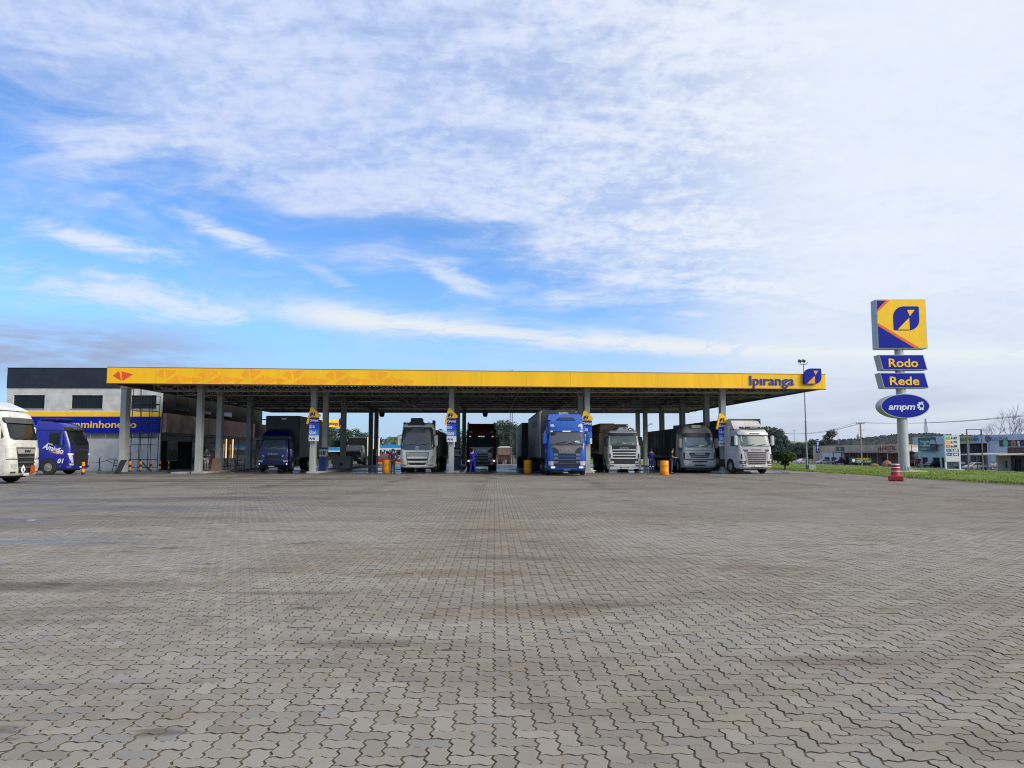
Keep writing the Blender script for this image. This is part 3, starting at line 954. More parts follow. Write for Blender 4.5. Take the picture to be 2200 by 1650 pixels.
# bare trees over the workshop roofs
def bare_tree(px, base, top, Y, seed, label):
    p = P(px, base, Y); hgt = P(px, top, Y).z - p.z
    t = thing('bare_tree', label, 'tree', (p.x, Y, p.z), 0, 'leafless trees behind the workshops')
    rg = random.Random(seed)
    tr, tw = MB(), MB()
    def grow(b, p, d, L, r, lv):
        q = p + d * L
        (tr if lv < 2 else tw).tube(p, q, r, r * 0.62, 5 if lv < 2 else 3, caps=False)
        if lv >= 5: return
        for i in range(3 if lv else 4):
            nd = (d + Vector((rg.uniform(-.75, .75), rg.uniform(-.6, .6), rg.uniform(-.05, .55)))).normalized()
            grow(b, p.lerp(q, rg.uniform(0.62, 1.0)), nd, L * rg.uniform(0.58, 0.8), r * 0.55, lv + 1)
    grow(tr, Vector((0, 0, 0)), Vector((0, 0, 1)), hgt * 0.42, hgt * 0.016, 0)
    tr.build('trunk', BARKP, t); tw.build('branches', BARKP, t)
bare_tree(2174, 985, 884, 178, 5, 'tall leafless tree rising behind the workshop roof')
bare_tree(2142, 985, 908, 184, 8, 'smaller leafless tree left of the tall leafless one')
bare_tree(2199, 985, 905, 180, 12, 'leafless tree at the right end behind the restaurant roof')
# ================================================================ fuel canopy
FASC = mat('fascia_yellow', srgb(242, 187, 2), 0.38, 0, 0.07, 0.5, stretch=(1.6, 1, 0.15))
SHARD = mat('fascia_orange', srgb(242, 165, 5), 0.4, 0, 0.06)
SHARDR = mat('fascia_red', srgb(222, 78, 22), 0.4, 0, 0.06)
COLM = mat('column_paint', (0.36, 0.375, 0.36), 0.7, 0, 0.12, 1.5, bump=0.1, stretch=(1, 1, 0.35))
STEEL = mat('painted_steel', (0.36, 0.34, 0.29), 0.55, 0.2, 0.2)
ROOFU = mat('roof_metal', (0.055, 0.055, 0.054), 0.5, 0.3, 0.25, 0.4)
TRIM = mat('fascia_edge', (0.10, 0.035, 0.02), 0.5, 0, 0.15)
FL, FR = P(229, 823, 50.0), P(1774, 835.5, 52.8)
FLt, FRt = P(229, 789, 50.0), P(1774, 805, 52.8)
FDIR = Vector((FR.x - FL.x, FR.y - FL.y, 0)); FLEN = FDIR.length; FDIR.normalize()
FNRM = Vector((FDIR.y, -FDIR.x, 0))            # towards the camera
FANG = math.atan2(FDIR.y, FDIR.x)
def fz(s, top):
    a, b = (FLt.z, FRt.z) if top else (FL.z, FR.z)
    return a + (b - a) * s / FLEN
def fas(px, py, off=0.0):
    """point of the front fascia seen at a pixel, moved off its face"""
    d = ray(px, py); o = Vector((0, 0, CAM_H)); q = Vector((FL.x, FL.y, 0)) + FNRM * off
    t = (q - o).dot(FNRM) / d.dot(FNRM)
    return o + d * t
BACKY = 88.0
BR = Vector((PX(1468, BACKY, 893), BACKY, 0)); BL = Vector((FL.x, BACKY, 0))
canopy = thing('fuel_canopy', 'long flat yellow-fronted fuel canopy on grey columns over the parked trucks', 'fuel canopy', (0, 0, 0))
def fpt(s, z, off): 
    p = Vector((FL.x, FL.y, 0)) + FDIR * s + FNRM * off
    return (p.x, p.y, z)
b = MB()
NSEG = 16
for i in range(NSEG):
    s0, s1 = FLEN * i / NSEG, FLEN * (i + 1) / NSEG
    g = 0.004
    s0 += g if i else 0; s1 -= g if i < NSEG - 1 else 0
    lo, hi = [], []
    for s, off in ((s0, 0), (s1, 0), (s1, -0.18), (s0, -0.18)):
        lo.append(fpt(s, fz(s, 0), off)); hi.append(fpt(s, fz(s, 1), off))
    MB().loft([lo, hi]).build('fascia_panel', FASC, canopy)
# dark backing behind the panel seams, cap and lower edge
b = MB()
b.loft([[fpt(0.02, fz(0, 0) + .05, -0.05), fpt(FLEN - .02, fz(FLEN, 0) + .05, -0.05), fpt(FLEN - .02, fz(FLEN, 0) + .05, -0.16), fpt(0.02, fz(0, 0) + .05, -0.16)],
        [fpt(0.02, fz(0, 1) - .05, -0.05), fpt(FLEN - .02, fz(FLEN, 1) - .05, -0.05), fpt(FLEN - .02, fz(FLEN, 1) - .05, -0.16), fpt(0.02, fz(0, 1) - .05, -0.16)]])
b.build('fascia_backing', SHARD, canopy)
for nm, zt, d0, d1 in (('fascia_cap', 1, 0.0, 0.04), ('fascia_edge', 0, -0.05, -0.0)):
    MB().loft([[fpt(-.02, fz(0, zt) + d0, 0.015), fpt(FLEN + .02, fz(FLEN, zt) + d0, 0.015), fpt(FLEN + .02, fz(FLEN, zt) + d0, -0.2), fpt(-.02, fz(0, zt) + d0, -0.2)],
               [fpt(-.02, fz(0, zt) + d1, 0.015), fpt(FLEN + .02, fz(FLEN, zt) + d1, 0.015), fpt(FLEN + .02, fz(FLEN, zt) + d1, -0.2), fpt(-.02, fz(0, zt) + d1, -0.2)]]).build(
        nm, TRIM if nm == 'fascia_edge' else mat('fascia_cap', srgb(150, 110, 20), 0.5, 0, 0.1), canopy)
def flat(b, pts, off=0.006, th=0.010, m=0):
    a = [fas(x, y, off) for x, y in pts]; c = [p - FNRM * th for p in a]
    b.loft([a, c], True, True, m)
zx = lambda u, v, ox: (ox + u / 5.238, 770 + v / 5.238)
b = MB()
def shards(ox, scale=1.0, rows=None):
    top = lambda u: 0
    S = [[(332, 186), (388, 134), (418, 134), (438, 244)], [(444, 134), (560, 138), (556, 165), (462, 226)],
         [(448, 276), (452, 262), (592, 186), (622, 280)], [(606, 192), (736, 226), (728, 250), (640, 280)],
         [(745, 284), (742, 216), (866, 236), (780, 285)]]
    for q in S:
        pts = []
        for u, v in q:
            x = ox + u / 5.238; y0 = 770 + v / 5.238
            # follow the slight fall of the board
            y = y0 + (x - 520) * 0.0093
            pts.append((x, y))
        flat(b, pts)
for k in range(6):
    shards(271 + k * 91.2)
b.build('shard_print', SHARD, canopy)
b = MB()
flat(b, [(242, 807), (256, 796.8), (260.5, 817.8)], 0.008)
flat(b, [(261, 797.5), (286.5, 804.2), (263.3, 818.3)], 0.008)
b.build('arrow_print', SHARDR, canopy)
# name and leaf emblem
LETB = mat('letter_blue', srgb(35, 55, 150), 0.4, 0, 0.06)
p = fas(1658.5, 817, 0.03)
sc = 54.5 / F_PX
text(canopy, 'Ipıranga', 20.0 * sc, p, LETB, 0.07, 97 * sc, FANG, bold=0.018)
def leaf_outline(w, h, r=0.42, small=0.05, n=10):
    pts = []
    def arc(cx, cy, rr, a0, a1):
        for i in range(n + 1):
            a = a0 + (a1 - a0) * i / n
            pts.append((cx + rr * math.cos(a), cy + rr * math.sin(a)))
    R_ = r * w; s_ = small * w
    arc(w / 2 - s_, h / 2 - s_, s_, 0, math.pi / 2)
    arc(-w / 2 + R_, h / 2 - R_, R_, math.pi / 2, math.pi)
    arc(-w / 2 + s_, -h / 2 + s_, s_, math.pi, 1.5 * math.pi)
    arc(w / 2 - R_, -h / 2 + R_, R_, 1.5 * math.pi, 2 * math.pi)
    return pts
def emblem(parent, w, h, loc, rz, blue, yel, depth):
    o = MB().prism(leaf_outline(w, h), -depth, 0.0).build('emblem', blue, parent)
    o.location = loc; o.rotation_euler = (0, 0, rz)
    q = lambda a, c: ((a - .5) * w, (c - .5) * h)
    MB().prism([q(.15, .035), q(.61, .035), q(.61, .53)], -depth - 0.012, -depth - 0.002).prism(
        [q(.54, .85), q(.64, .59), q(.83, .85)], -depth - 0.012, -depth - 0.002).build('emblem_wedge', yel, o)
    return o
emblem(canopy, 38.2 * sc, 33.3 * sc, fas(1743.2, 809, 0.0), FANG, BLUEP, mat('emblem_amber', srgb(225, 160, 50), 0.4, 0, 0.05), 0.22)
# side and back boards
def board(name, p, q, z0a, z1a, z0b, z1b, m, th=0.15):
    p, q = Vector(p), Vector(q); d = (q - p).normalized(); nn = Vector((d.y, -d.x, 0)) * th
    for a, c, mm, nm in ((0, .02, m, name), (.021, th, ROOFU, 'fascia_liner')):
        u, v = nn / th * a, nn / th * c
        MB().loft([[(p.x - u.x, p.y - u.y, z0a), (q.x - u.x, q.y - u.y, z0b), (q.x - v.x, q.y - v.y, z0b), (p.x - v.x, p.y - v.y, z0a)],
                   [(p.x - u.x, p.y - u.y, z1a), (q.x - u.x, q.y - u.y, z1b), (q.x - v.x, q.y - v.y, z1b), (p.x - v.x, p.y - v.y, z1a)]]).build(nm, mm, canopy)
frp = Vector((FR.x, FR.y + 0.25, 0)); flp = Vector((FL.x, FL.y + 0.25, 0))
BZ0, BZ1 = 6.05, 6.95
board('side_fascia', frp, BR, FR.z, FRt.z, BZ0, BZ1, FASC)
board('side_fascia', BL, flp, BZ0, BZ1, FL.z, FLt.z, FASC)
board('back_fascia', BR, BL, BZ0, BZ1, BZ0, BZ1, FASC)
# corrugated roof in three lengths that step down towards the back, with the ridge gaps of the sheeting left open
def roof(y0, y1, zl, zr, first):
    b = MB(); xl, xr = FL.x + 0.2, 23.6
    n = 340; a, c = [], []
    for i in range(n + 1):
        x = xl + (xr - xl) * i / n
        z = zl + (zr - zl) * i / n + (0.045 if i % 2 else 0)
        ya = y0 if not first else FL.y + 0.3 + (x - FL.x) * (FR.y - FL.y) / (FR.x - FL.x)
        a.append((x, ya, z)); c.append((x, y1, z))
    b.loft([a, c], False, False, closed=False)
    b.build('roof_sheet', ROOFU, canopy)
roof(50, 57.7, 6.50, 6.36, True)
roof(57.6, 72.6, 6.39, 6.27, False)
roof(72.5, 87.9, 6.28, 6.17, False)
b = MB()
for y, zl, zr in ((57.65, 6.375, 6.245), (72.55, 6.265, 6.145)):
    for i in range(290):
        x = FL.x + 0.25 + i * 0.165
        if x > 23.4: break
        if (i // 11) % 5 == 4 or -25 < x < -16 or x > 17: wd = 0.165
        else: wd = 0.10
        z = zl + (zr - zl) * (x - FL.x) / 48.5
        b.box(x, x + wd, y, y + 0.02, z, z + 0.14)
b.build('ridge_closer', ROOFU, canopy)['kind'] = 'stuff'
# columns
ROWS = [54.0, 58.0, 65.2, 72.9, 80.6, 84.6]
LINES = [(PX(427.5, 54), [0, 1, 2]), (PX(672.5, 54), [0, 1, 2, 4, 5]), (PX(969.6, 54), [0, 2, 5]), (PX(1261.7, 54), [0, 1, 4, 5]), (PX(1554, 54), [0, 1, 2, 3, 4, 5])]
def column(x, y, w, d, z1, m=COLM):
    b = MB(); z0 = 0.02
    b.rbox(x - w / 2, x + w / 2, y - d / 2, y + d / 2, z0, z1, 0.02)
    b.box(x - w / 2 - .06, x + w / 2 + .06, y - d / 2 - .05, y + d / 2 + .05, z1 - 0.34, z1 - 0.22)
    b.build('column', m, canopy)
for x, rows in LINES:
    for r in rows:
        column(x, ROWS[r], 0.38 if r < 2 else 0.42, 0.55, 6.25)
xk = PX(265.5, 54)
column(xk, 54.0, 0.38, 0.75, 6.3)
# trusses
def truss(p0, p1, h=0.46, pitch=0.82, w=0.085):
    p0, p1 = Vector(p0), Vector(p1); L = (p1 - p0).length; n = max(2, round(L / pitch)); up = Vector((0, 0, h))
    b = MB()
    b.bar(p0, p1, w * 1.5, w * 1.3); b.bar(p0 + up, p1 + up, w * 1.5, w * 1.3)
    for i in range(n):
        a, c = p0.lerp(p1, i / n), p0.lerp(p1, (i + 1) / n)
        b.bar(a, a + up, w * 0.8)
        if i % 2: b.bar(a, c + up, w * 0.8)
        else: b.bar(a + up, c, w * 0.8)
    b.bar(p1, p1 + up, w)
    b.build('truss', STEEL, canopy)
for i, y in enumerate(ROWS[:5]):
    zb = 5.80
    truss((-23.5, y, zb), (21.6, y, zb - 0.02), w=0.075 if i == 0 else 0.055)
for x, _ in LINES:
    truss((x, 54.0, 5.82), (x, 80, 5.80), 0.42, 1.3, .045)
for x in (12.4, 20.6):
    truss((x, 54.2, 5.88), (x, 80, 5.88), 0.34, 1.3, 0.045)
b = MB()
for k in range(12):
    y = 55.5 + k * 2.75
    if min(abs(y - q) for q in ROWS) > 0.4:
        b.bar((-24.5, y, 6.26 - k * 0.012), (23.3, y, 6.16 - k * 0.012), 0.07, 0.10)
b.build('purlins', ROOFU, canopy)
PIPE = mat('pale_pipe', (0.42, 0.40, 0.36), 0.5, 0, 0.1)
for px0, px1 in ((663, 808), (817, 911), (1117, 1092), (1271, 1194), (1452, 1296), (990, 996)):
    x = (PX(px1, 87, 888))
    MB().tube((x, 53.5, 6.16), (x, 87.3, 6.03), 0.045, None, 6).build('drain_pipe', PIPE, canopy)

# raised concrete pump islands along each line of columns
for i, (x, rows) in enumerate(LINES):
    y1 = 86.0
    b = MB()
    pts = [(x - 0.55, 54.2), (x - 0.32, 53.55), (x + 0.32, 53.55), (x + 0.55, 54.2), (x + 0.55, y1), (x - 0.55, y1)]
    if i == 4: pts = [(x - 0.75, 54.2), (x - 0.45, 53.2), (x + 1.3, 53.0), (x + 1.75, 53.3), (x + 1.5, 53.9), (x + 0.6, 54.6), (x + .6, y1), (x - .6, y1)]
    b.loft([[(a, c, 0.0) for a, c in pts], [(a, c, 0.10) for a, c in pts], [(x + (a - x) * 0.93, c + (0.04 if c < 60 else -0.04), 0.14) for a, c in pts]])
    where = ['beside the restaurant front', 'beside the blue box truck', 'between the white truck and the maroon truck', 'between the blue truck and the white lumber truck', 'between the two rightmost trucks'][i]
    tag(b.build('pump_island', CONC), 'low grey concrete pump island ' + where, 'kerb island', 'concrete islands under the canopy')

# ---------------------------------------------------------------- hanging fuel signs
NAVY, B10, B500, PALE = (mat(nm, srgb(*c), 0.4, 0, 0.04) for nm, c in (('panel_navy', (20, 24, 130)), ('panel_blue', (25, 65, 190)), ('panel_mid_blue', (50, 115, 195)), ('panel_pale', (205, 215, 228))))
NAVYL = mat('letter_navy', srgb(25, 30, 90), 0.5, 0, 0.03)
def fuel_sign(px, ytri, Y, label):
    """triangle flag over four stacked panels, on the front of a column; ytri is the pixel row of the tip"""
    k = Y / F_PX
    o = P(px, ytri + 73, Y)
    t = thing('fuel_sign', label, 'sign', (o.x, Y, o.z), 0, 'fuel signs on the front columns')
    W = 20.5 * k
    z = 0.0
    rows = [('Arla', PALE, NAVYL, 12.3), ('S500', B500, WHITE, 13.0), ('S10', B10, WHITE, 13.2), ('Original', NAVY, WHITE, 12.0)]
    for s, m, lm, hh in rows:
        h = hh * k
        pn = MB().rbox(-W / 2, W / 2, -0.09, 0.09, z + 0.004, z + h - 0.004, 0.006).build('panel', m, t)
        th = 6.0 * k if s in ('S10', 'S500') else 5.4 * k
        wd = {'Arla': 12.5, 'S500': 14.5, 'S10': 10.5, 'Original': 18.2}[s] * k
        text(pn, s, th, (-W / 2 + 1.2 * k + wd / 2, -0.094, z + h * (0.42 if s in ('S10', 'S500') else 0.5)), lm, 0.012, wd, bold=0.03)
        if s in ('S10', 'S500'):
            text(pn, 'Diesel', 1.5 * k, (-W / 2 + 4 * k, -0.094, z + h * 0.85), lm, 0.012, 5.5 * k, bold=0.01)
        z += h
    # flag: tip, right corner, tail
    q = lambda x, y: (x * k, z + y * k)
    ol = [q(-9.8, 0.2), q(9.0, 0.2), q(12.6, 1.6), q(13.6, 3.8), q(12.4, 6.0), q(-3.2, 20.8), q(-5.4, 21.6), q(-7.6, 20.2), q(-15.6, -11.2), q(-15.2, -13.4), q(-13.2, -14.2), q(-11.2, -12.8), q(-10.3, -9)]
    fl = MB().prism(ol, -0.12, 0.05).build('flag', YELP, t)
    e = emblem(fl, 10.0 * k, 8.6 * k, (-2.6 * k, -0.12, z + 6.2 * k), 0, NAVYL, YELP, 0.02)
fuel_sign(674, 875, 53.45, 'tall fuel sign with yellow triangle beside the blue box truck')
fuel_sign(970, 876.5, 53.45, 'tall fuel sign with yellow triangle between the white and maroon trucks')
fuel_sign(1261.5, 881, 53.45, 'tall fuel sign with yellow triangle partly hidden behind the bright blue truck')
fuel_sign(1554, 886, 53.45, 'tall fuel sign with yellow triangle on the rightmost column')

# hanging lamp boxes at the back of the canopy
for px in (820.5, 1042.5, 966):
    p = P(px, 891, 84.0)
    w = 0.30
    b = MB(); b.M = Matrix.Translation((p.x, 84.0, p.z))
    b.prism([(-w, 0.22), (w, 0.22), (w * 0.8, -0.16), (w * .5, -0.24), (-w * .5, -0.24), (-w * 0.8, -0.16)], -0.2, 0.2)
    b.tube((0, 0, 0.2), (0, 0, 0.5), 0.03)
    tag(b.build('hanging_lamp', BLACK), 'dark lamp box hanging at the back edge of the canopy, ' + {820.5: 'left of the white truck', 1042.5: 'over the maroon truck', 966: 'behind the middle fuel sign'}[px], 'lamp', 'lamp boxes under the canopy')

# ---------------------------------------------------------------- fuel pumps
PUMPB = mat('pump_blue', srgb(14, 42, 100), 0.35, 0, 0.1, coat=0.3)
def fuel_pump(x, y, label):
    t = thing('fuel_pump', label, 'fuel pump', (x, y, 0.14), 0, 'fuel pumps on the islands')
    b = MB().rbox(-0.28, 0.28, -0.27, 0.27, 0.0, 1.02, 0.03).build('cabinet', PUMPB, t)
    MB().rbox(-0.26, 0.26, -0.24, 0.24, 1.021, 1.58, 0.03).build('display_head', ALU, t)
    for s in (-0.125, 0.125):
        MB().box(s - .10, s + .10, -0.262, -0.241, 1.15, 1.45).build('display', GLASS, t)
    MB().rbox(-0.30, 0.30, -0.28, 0.28, 1.581, 1.70, 0.04).build('top', PUMPB, t)
    for s in (-1, 1):
        h = MB().path([(s * .28, -0.1, 1.4), (s * .42, -0.12, 1.2), (s * .45, -0.12, 0.5), (s * .38, -0.1, 0.3), (s * .33, -0.1, 0.9)], 0.022, 6).build('hose', RUBBER, t)
        MB().tube((s * .33, -0.1, 0.86), (s * .33, -0.12, 1.1), 0.035, 0.025).build('nozzle', BLACK, h)
fuel_pump(LINES[1][0] + 0.25, 56.2, 'blue and grey fuel pump behind the leftmost fuel sign')
fuel_pump(LINES[1][0] + 0.1, 82.6, 'blue and grey fuel pump far back beside the cream box truck')
fuel_pump(LINES[2][0] + 0.15, 61.5, 'blue and grey fuel pump in shade left of the maroon truck')
fuel_pump(LINES[3][0] + 0.2, 62.0, 'blue and grey fuel pump in shade beside the lumber truck')

# planter base round the column with a small square hatch
x = LINES[1][0]
t = thing('column_plinth', 'grey concrete box around the base of a canopy column beside the box truck', 'plinth', (x, 65.2, 0.1))
MB().rbox(-0.75, 0.75, -0.6, 0.6, 0.0, 1.06, 0.03).build('body', CONC, t)
MB().box(-0.12, 0.14, -0.63, -0.601, 0.25, 0.5).build('hatch', DARK, t)

# ================================================================ roadside building on the left
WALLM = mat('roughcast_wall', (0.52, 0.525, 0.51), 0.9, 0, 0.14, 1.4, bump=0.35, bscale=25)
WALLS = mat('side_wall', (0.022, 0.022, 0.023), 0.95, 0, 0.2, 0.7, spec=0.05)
PARA = mat('parapet_slate', (0.016, 0.021, 0.034), 0.55, 0, 0.25, 0.6)
BY = 63.0
bx0, bx1 = PX(13, BY, 880), PX(347, BY, 880)
bz = lambda py, px=180: PZ(py, BY, px)
bld = thing('restaurant_building', 'two-storey grey building with blue and yellow band left of the canopy', 'building', (bx0, BY, 0))
bld_b = MB(); bld_b.M = Matrix.Translation((-bx0, -BY, 0))
def part(fn, name, m, parent=bld, smooth=None):
    b = MB(); b.M = Matrix.Translation((-bx0, -BY, 0)); fn(b)
    return b.build(name, m, parent, smooth)
win = [(28.5, 95.5), (153.3, 220.3), (281, 336)]
wz0, wz1 = bz(878), bz(849)
# front wall with its three openings left open
def wall_front(b):
    xs = [bx0] + [PX(q, BY, 865) for w in win for q in w] + [bx1]
    b.box(bx0, bx1, BY, BY + 0.2, 0, wz0); b.box(bx0, bx1, BY, BY + 0.2, wz1, bz(834))
    for i in range(0, len(xs), 2):
        b.box(xs[i], xs[i + 1], BY, BY + 0.2, wz0, wz1)
part(wall_front, 'wall', WALLM)
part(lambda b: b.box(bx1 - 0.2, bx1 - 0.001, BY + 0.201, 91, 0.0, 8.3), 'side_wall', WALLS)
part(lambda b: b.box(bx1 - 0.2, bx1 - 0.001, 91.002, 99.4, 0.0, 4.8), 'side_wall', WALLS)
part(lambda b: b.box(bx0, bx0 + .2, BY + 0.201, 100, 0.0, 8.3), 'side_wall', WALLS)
part(lambda b: b.box(bx0 + .2, bx1 - .2, BY + .3, 90.5, 8.0, 8.2), 'roof', DARK)
part(lambda b: (b.box(bx0 - 0.03, bx1 + 0.0, BY - 0.06, BY + 0.199, bz(834) + .002, bz(792)), b.box(bx1 - .15, bx1 + 0.03, BY + .2, 91, 6.9, 8.45)), 'parapet', PARA)
part(lambda b: b.box(bx0 - 0.06, bx1 + 0.03, BY - 0.10, BY + 0.25, bz(792) + .002, bz(792) + 0.06), 'coping', DARK)
for i, (a, c) in enumerate(win):
    xa, xc = PX(a, BY, 865), PX(c, BY, 865)
    w = part(lambda b: (b.box(xa, xc, BY + .10, BY + .15, wz0, wz0 + .06), b.box(xa, xc, BY + .10, BY + .15, wz1 - .06, wz1),
                        b.box(xa, xa + .06, BY + .10, BY + .15, wz0 + .061, wz1 - .061), b.box(xc - .06, xc, BY + .10, BY + .15, wz0 + .061, wz1 - .061),
                        b.box((xa + xc) / 2 - .03, (xa + xc) / 2 + .03, BY + .10, BY + .15, wz0 + .061, wz1 - .061)), 'window', BLACK)
    part(lambda b: b.box(xa + .061, xc - .061, BY + .12, BY + .13, wz0 + .061, wz1 - .061), 'pane', GLASSW, w)
    part(lambda b: b.box(xa - .05, xc + .05, BY - .04, BY - .001, wz0 - .07, wz0), 'sill', mat('sill', (0.3, 0.3, 0.29), .8), w)
part(lambda b: b.box(bx0 - .02, bx1 + .02, BY - 0.14, BY - 0.002, bz(895), bz(885.5)), 'yellow_band', YELP)
sb = part(lambda b: b.box(bx0 + .02, bx1 - .02, BY - 0.20, BY - 0.003, bz(929.5), bz(895) - .003), 'blue_band', BLUEP)
kb = BY / F_PX
text(sb, 'caminhoneiro', 15.2 * kb, (PX(225, BY, 912) - bx0, -0.205, bz(911.5)), YELP, 0.03, 136 * kb, bold=0.02)
# strip of small panes under the band
st = part(lambda b: b.box(PX(120, BY, 935), bx1 - .4, BY - .03, BY - .001, bz(931.0), bz(930)), 'transom', mat('sill', (0.3, 0.3, 0.29), .8))
part(lambda b: b.box(PX(120, BY, 935), bx1 - .4, BY - .03, BY - .001, bz(941.5), bz(940.3)), 'transom', mat('sill', (0.3, 0.3, 0.29), .8))
pxs = [120, 140, 160, 195, 227, 256, 285, 312, 339]
TP = mat('transom_pane', (0.14, 0.13, 0.11), 0.25, 0, 0.2)
for a, c in zip(pxs, pxs[1:]):
    part(lambda b: b.box(PX(a + 0.8, BY, 935), PX(c - 0.8, BY, 935), BY - .02, BY - .001, bz(940.2), bz(931.1)), 'transom_pane', TP)
# side front under the canopy: rusty boards, windows, dining room glass
SX = bx1 + 0.05
RUST = mat('rusty_board', (0.36, 0.23, 0.18), 0.6, 0.1, 0.45, 0.55, stretch=(1, 1, 0.7))
RUST2 = mat('red_board', (0.28, 0.075, 0.05), 0.55, 0.1, 0.35, 0.6)
ys = [BY + 0.1 + q * 3.4 for q in range(8)]
for i, (a, c) in enumerate(zip(ys, ys[1:])):
    part(lambda b: b.box(SX + 0.02, SX + 0.35, a + .02, c - .02, 3.12, 4.70), 'sign_board', RUST if i < 4 else RUST2)
cs = text(bld, 'Cav', 0.62, (SX + 0.37 - bx0, 76.0 - BY, 3.95), mat('dark_print', (0.03, 0.025, 0.015), 0.6), 0.03, 2.4, R(90), bold=0.03, shear=0.2)
part(lambda b: b.box(SX, SX + 0.25, BY + 0.15, 92, 2.92, 3.10), 'soffit', DARK)
for a, c, z0, z1 in ((65.5, 68.5, 5.1, 6.6), (71, 74, 5.1, 6.6), (77, 80, 5.1, 6.6)):
    w = part(lambda b: b.box(SX - .04, SX + .03, a, c, z0, z1), 'window', BLACK)
    part(lambda b: b.box(SX + .031, SX + .045, a + .08, c - .08, z0 + .08, z1 - .08), 'pane', GLASSW, w)
for a, c in ((64.2, 66.4),):
    w = part(lambda b: b.box(SX - .04, SX + .03, a, c, 0.75, 2.45), 'window', BLACK)
    part(lambda b: b.box(SX + .031, SX + .045, a + .08, c - .08, .83, 2.37), 'pane', GLASSW, w)
SHOP = mat('shop_glass', (0.03, 0.04, 0.042), 0.05, 0, 0.2, 0.4, spec=0.9)
for i in range(7):
    a = 69.5 + i * 3.2
    w = part(lambda b: (b.box(SX - .03, SX + .06, a, a + .1, 0.05, 2.9), b.box(SX - .03, SX + .06, a + .101, a + 3.1, 2.35, 2.42)), 'shop_front', DARK)
    part(lambda b: b.box(SX, SX + .02, a + .11, a + 3.19, 0.06, 2.34), 'pane', SHOP, w)
part(lambda b: b.box(SX - .03, SX + 0.02, BY + .25, 92, 2.43, 2.90), 'shop_lintel', DARK)
for y in (78.2, 80.2):
    part(lambda b: b.box(SX + .10, SX + .18, y, y + 0.14, 0.9, 2.85), 'light_strip', mat('warm_strip', (0.8, 0.5, 0.25), 0.4, 0, 0, emit=((1.0, 0.62, 0.32), 0.9)))
part(lambda b: b.box(SX + .02, SX + 1.2, 92.2, 99.5, 3.0, 4.9), 'gable_board', mat('orange_board', (0.45, 0.12, 0.05), 0.6, 0, 0.2))
part(lambda b: b.box(SX + .02, SX + 2.6, 97.2, 97.5, 3.2, 4.0), 'side_sign', mat('peach_board', (0.55, 0.33, 0.20), 0.6, 0, 0.15))
part(lambda b: b.box(SX + .02, SX + 2.6, 97.2, 97.5, 4.02, 4.7), 'side_sign', mat('grey_board', (0.30, 0.29, 0.27), 0.7, 0, 0.15))

# kerb along the building and canopy corner
tag(MB().box(PX(217, 54, 1012), xk + 2.6, 53.4, 55.2, 0.0, 0.12).build('kerb_island', mat('green_kerb', (0.07, 0.10, 0.09), 0.8, 0, 0.2)), 'low dark green kerb island under the far left canopy column', 'kerb island')
tag(MB().rbox(LINES[0][0] - 1.6, LINES[0][0] - .6, 53.2, 62, 0.0, 0.12, 0.02).build('kerb_island', CONC), 'narrow concrete kerb island at the restaurant entrance', 'kerb island')

# second station canopy far behind the pumps
a, c = P(640, 905, 128), P(736, 909, 138)
sc2 = thing('fuel_canopy', 'distant yellow canopy corner seen beyond the pumps with blue emblem', 'fuel canopy', (c.x, 138, 0))
dv = Vector((a.x - c.x, a.y - c.y, 0)); L2 = dv.length; dv.normalize(); n2 = Vector((dv.y, -dv.x, 0))
if n2.y > 0: n2 = -n2
zb, zt = PZ(919, 138), PZ(902.5, 138)
def quad(s0, s1, o0, o1, z0, z1):
    f = lambda s, o, z: (dv.x * s - n2.x * o, dv.y * s - n2.y * o, z)
    return MB().loft([[f(s0, o0, z0), f(s1, o0, z0), f(s1, o1, z0), f(s0, o1, z0)], [f(s0, o0, z1), f(s1, o0, z1), f(s1, o1, z1), f(s0, o1, z1)]])
quad(0, L2, 0, 0.3, zb, zt).build('fascia_panel', FASC, sc2)
quad(0, 0.3, 0.31, 9, zb, zt).build('side_fascia', FASC, sc2)
quad(0.31, L2, 0.31, 9, zt - 0.3, zt - 0.15).build('roof_sheet', ROOFU, sc2)
quad(1.8, 2.2, 3, 3.4, -0.6, zt - 0.31).build('column', COLM, sc2)
quad(L2 - 1, L2 - .6, 3, 3.4, -0.6, zt - 0.31).build('column', COLM, sc2)
ang2 = math.atan2(-dv.y, -dv.x)
mid = dv * 2.6 + n2 * 0.03
text(sc2, 'Ipıranga', 0.62, (mid.x, mid.y, (zb + zt) / 2), LETB, 0.06, 2.6, ang2, bold=0.02)
mid = dv * 0.55 + n2 * 0.02
emblem(sc2, 1.0, 1.45, (mid.x, mid.y, (zb + zt) / 2 + 0.25), ang2, BLUEP, YELP, 0.15)
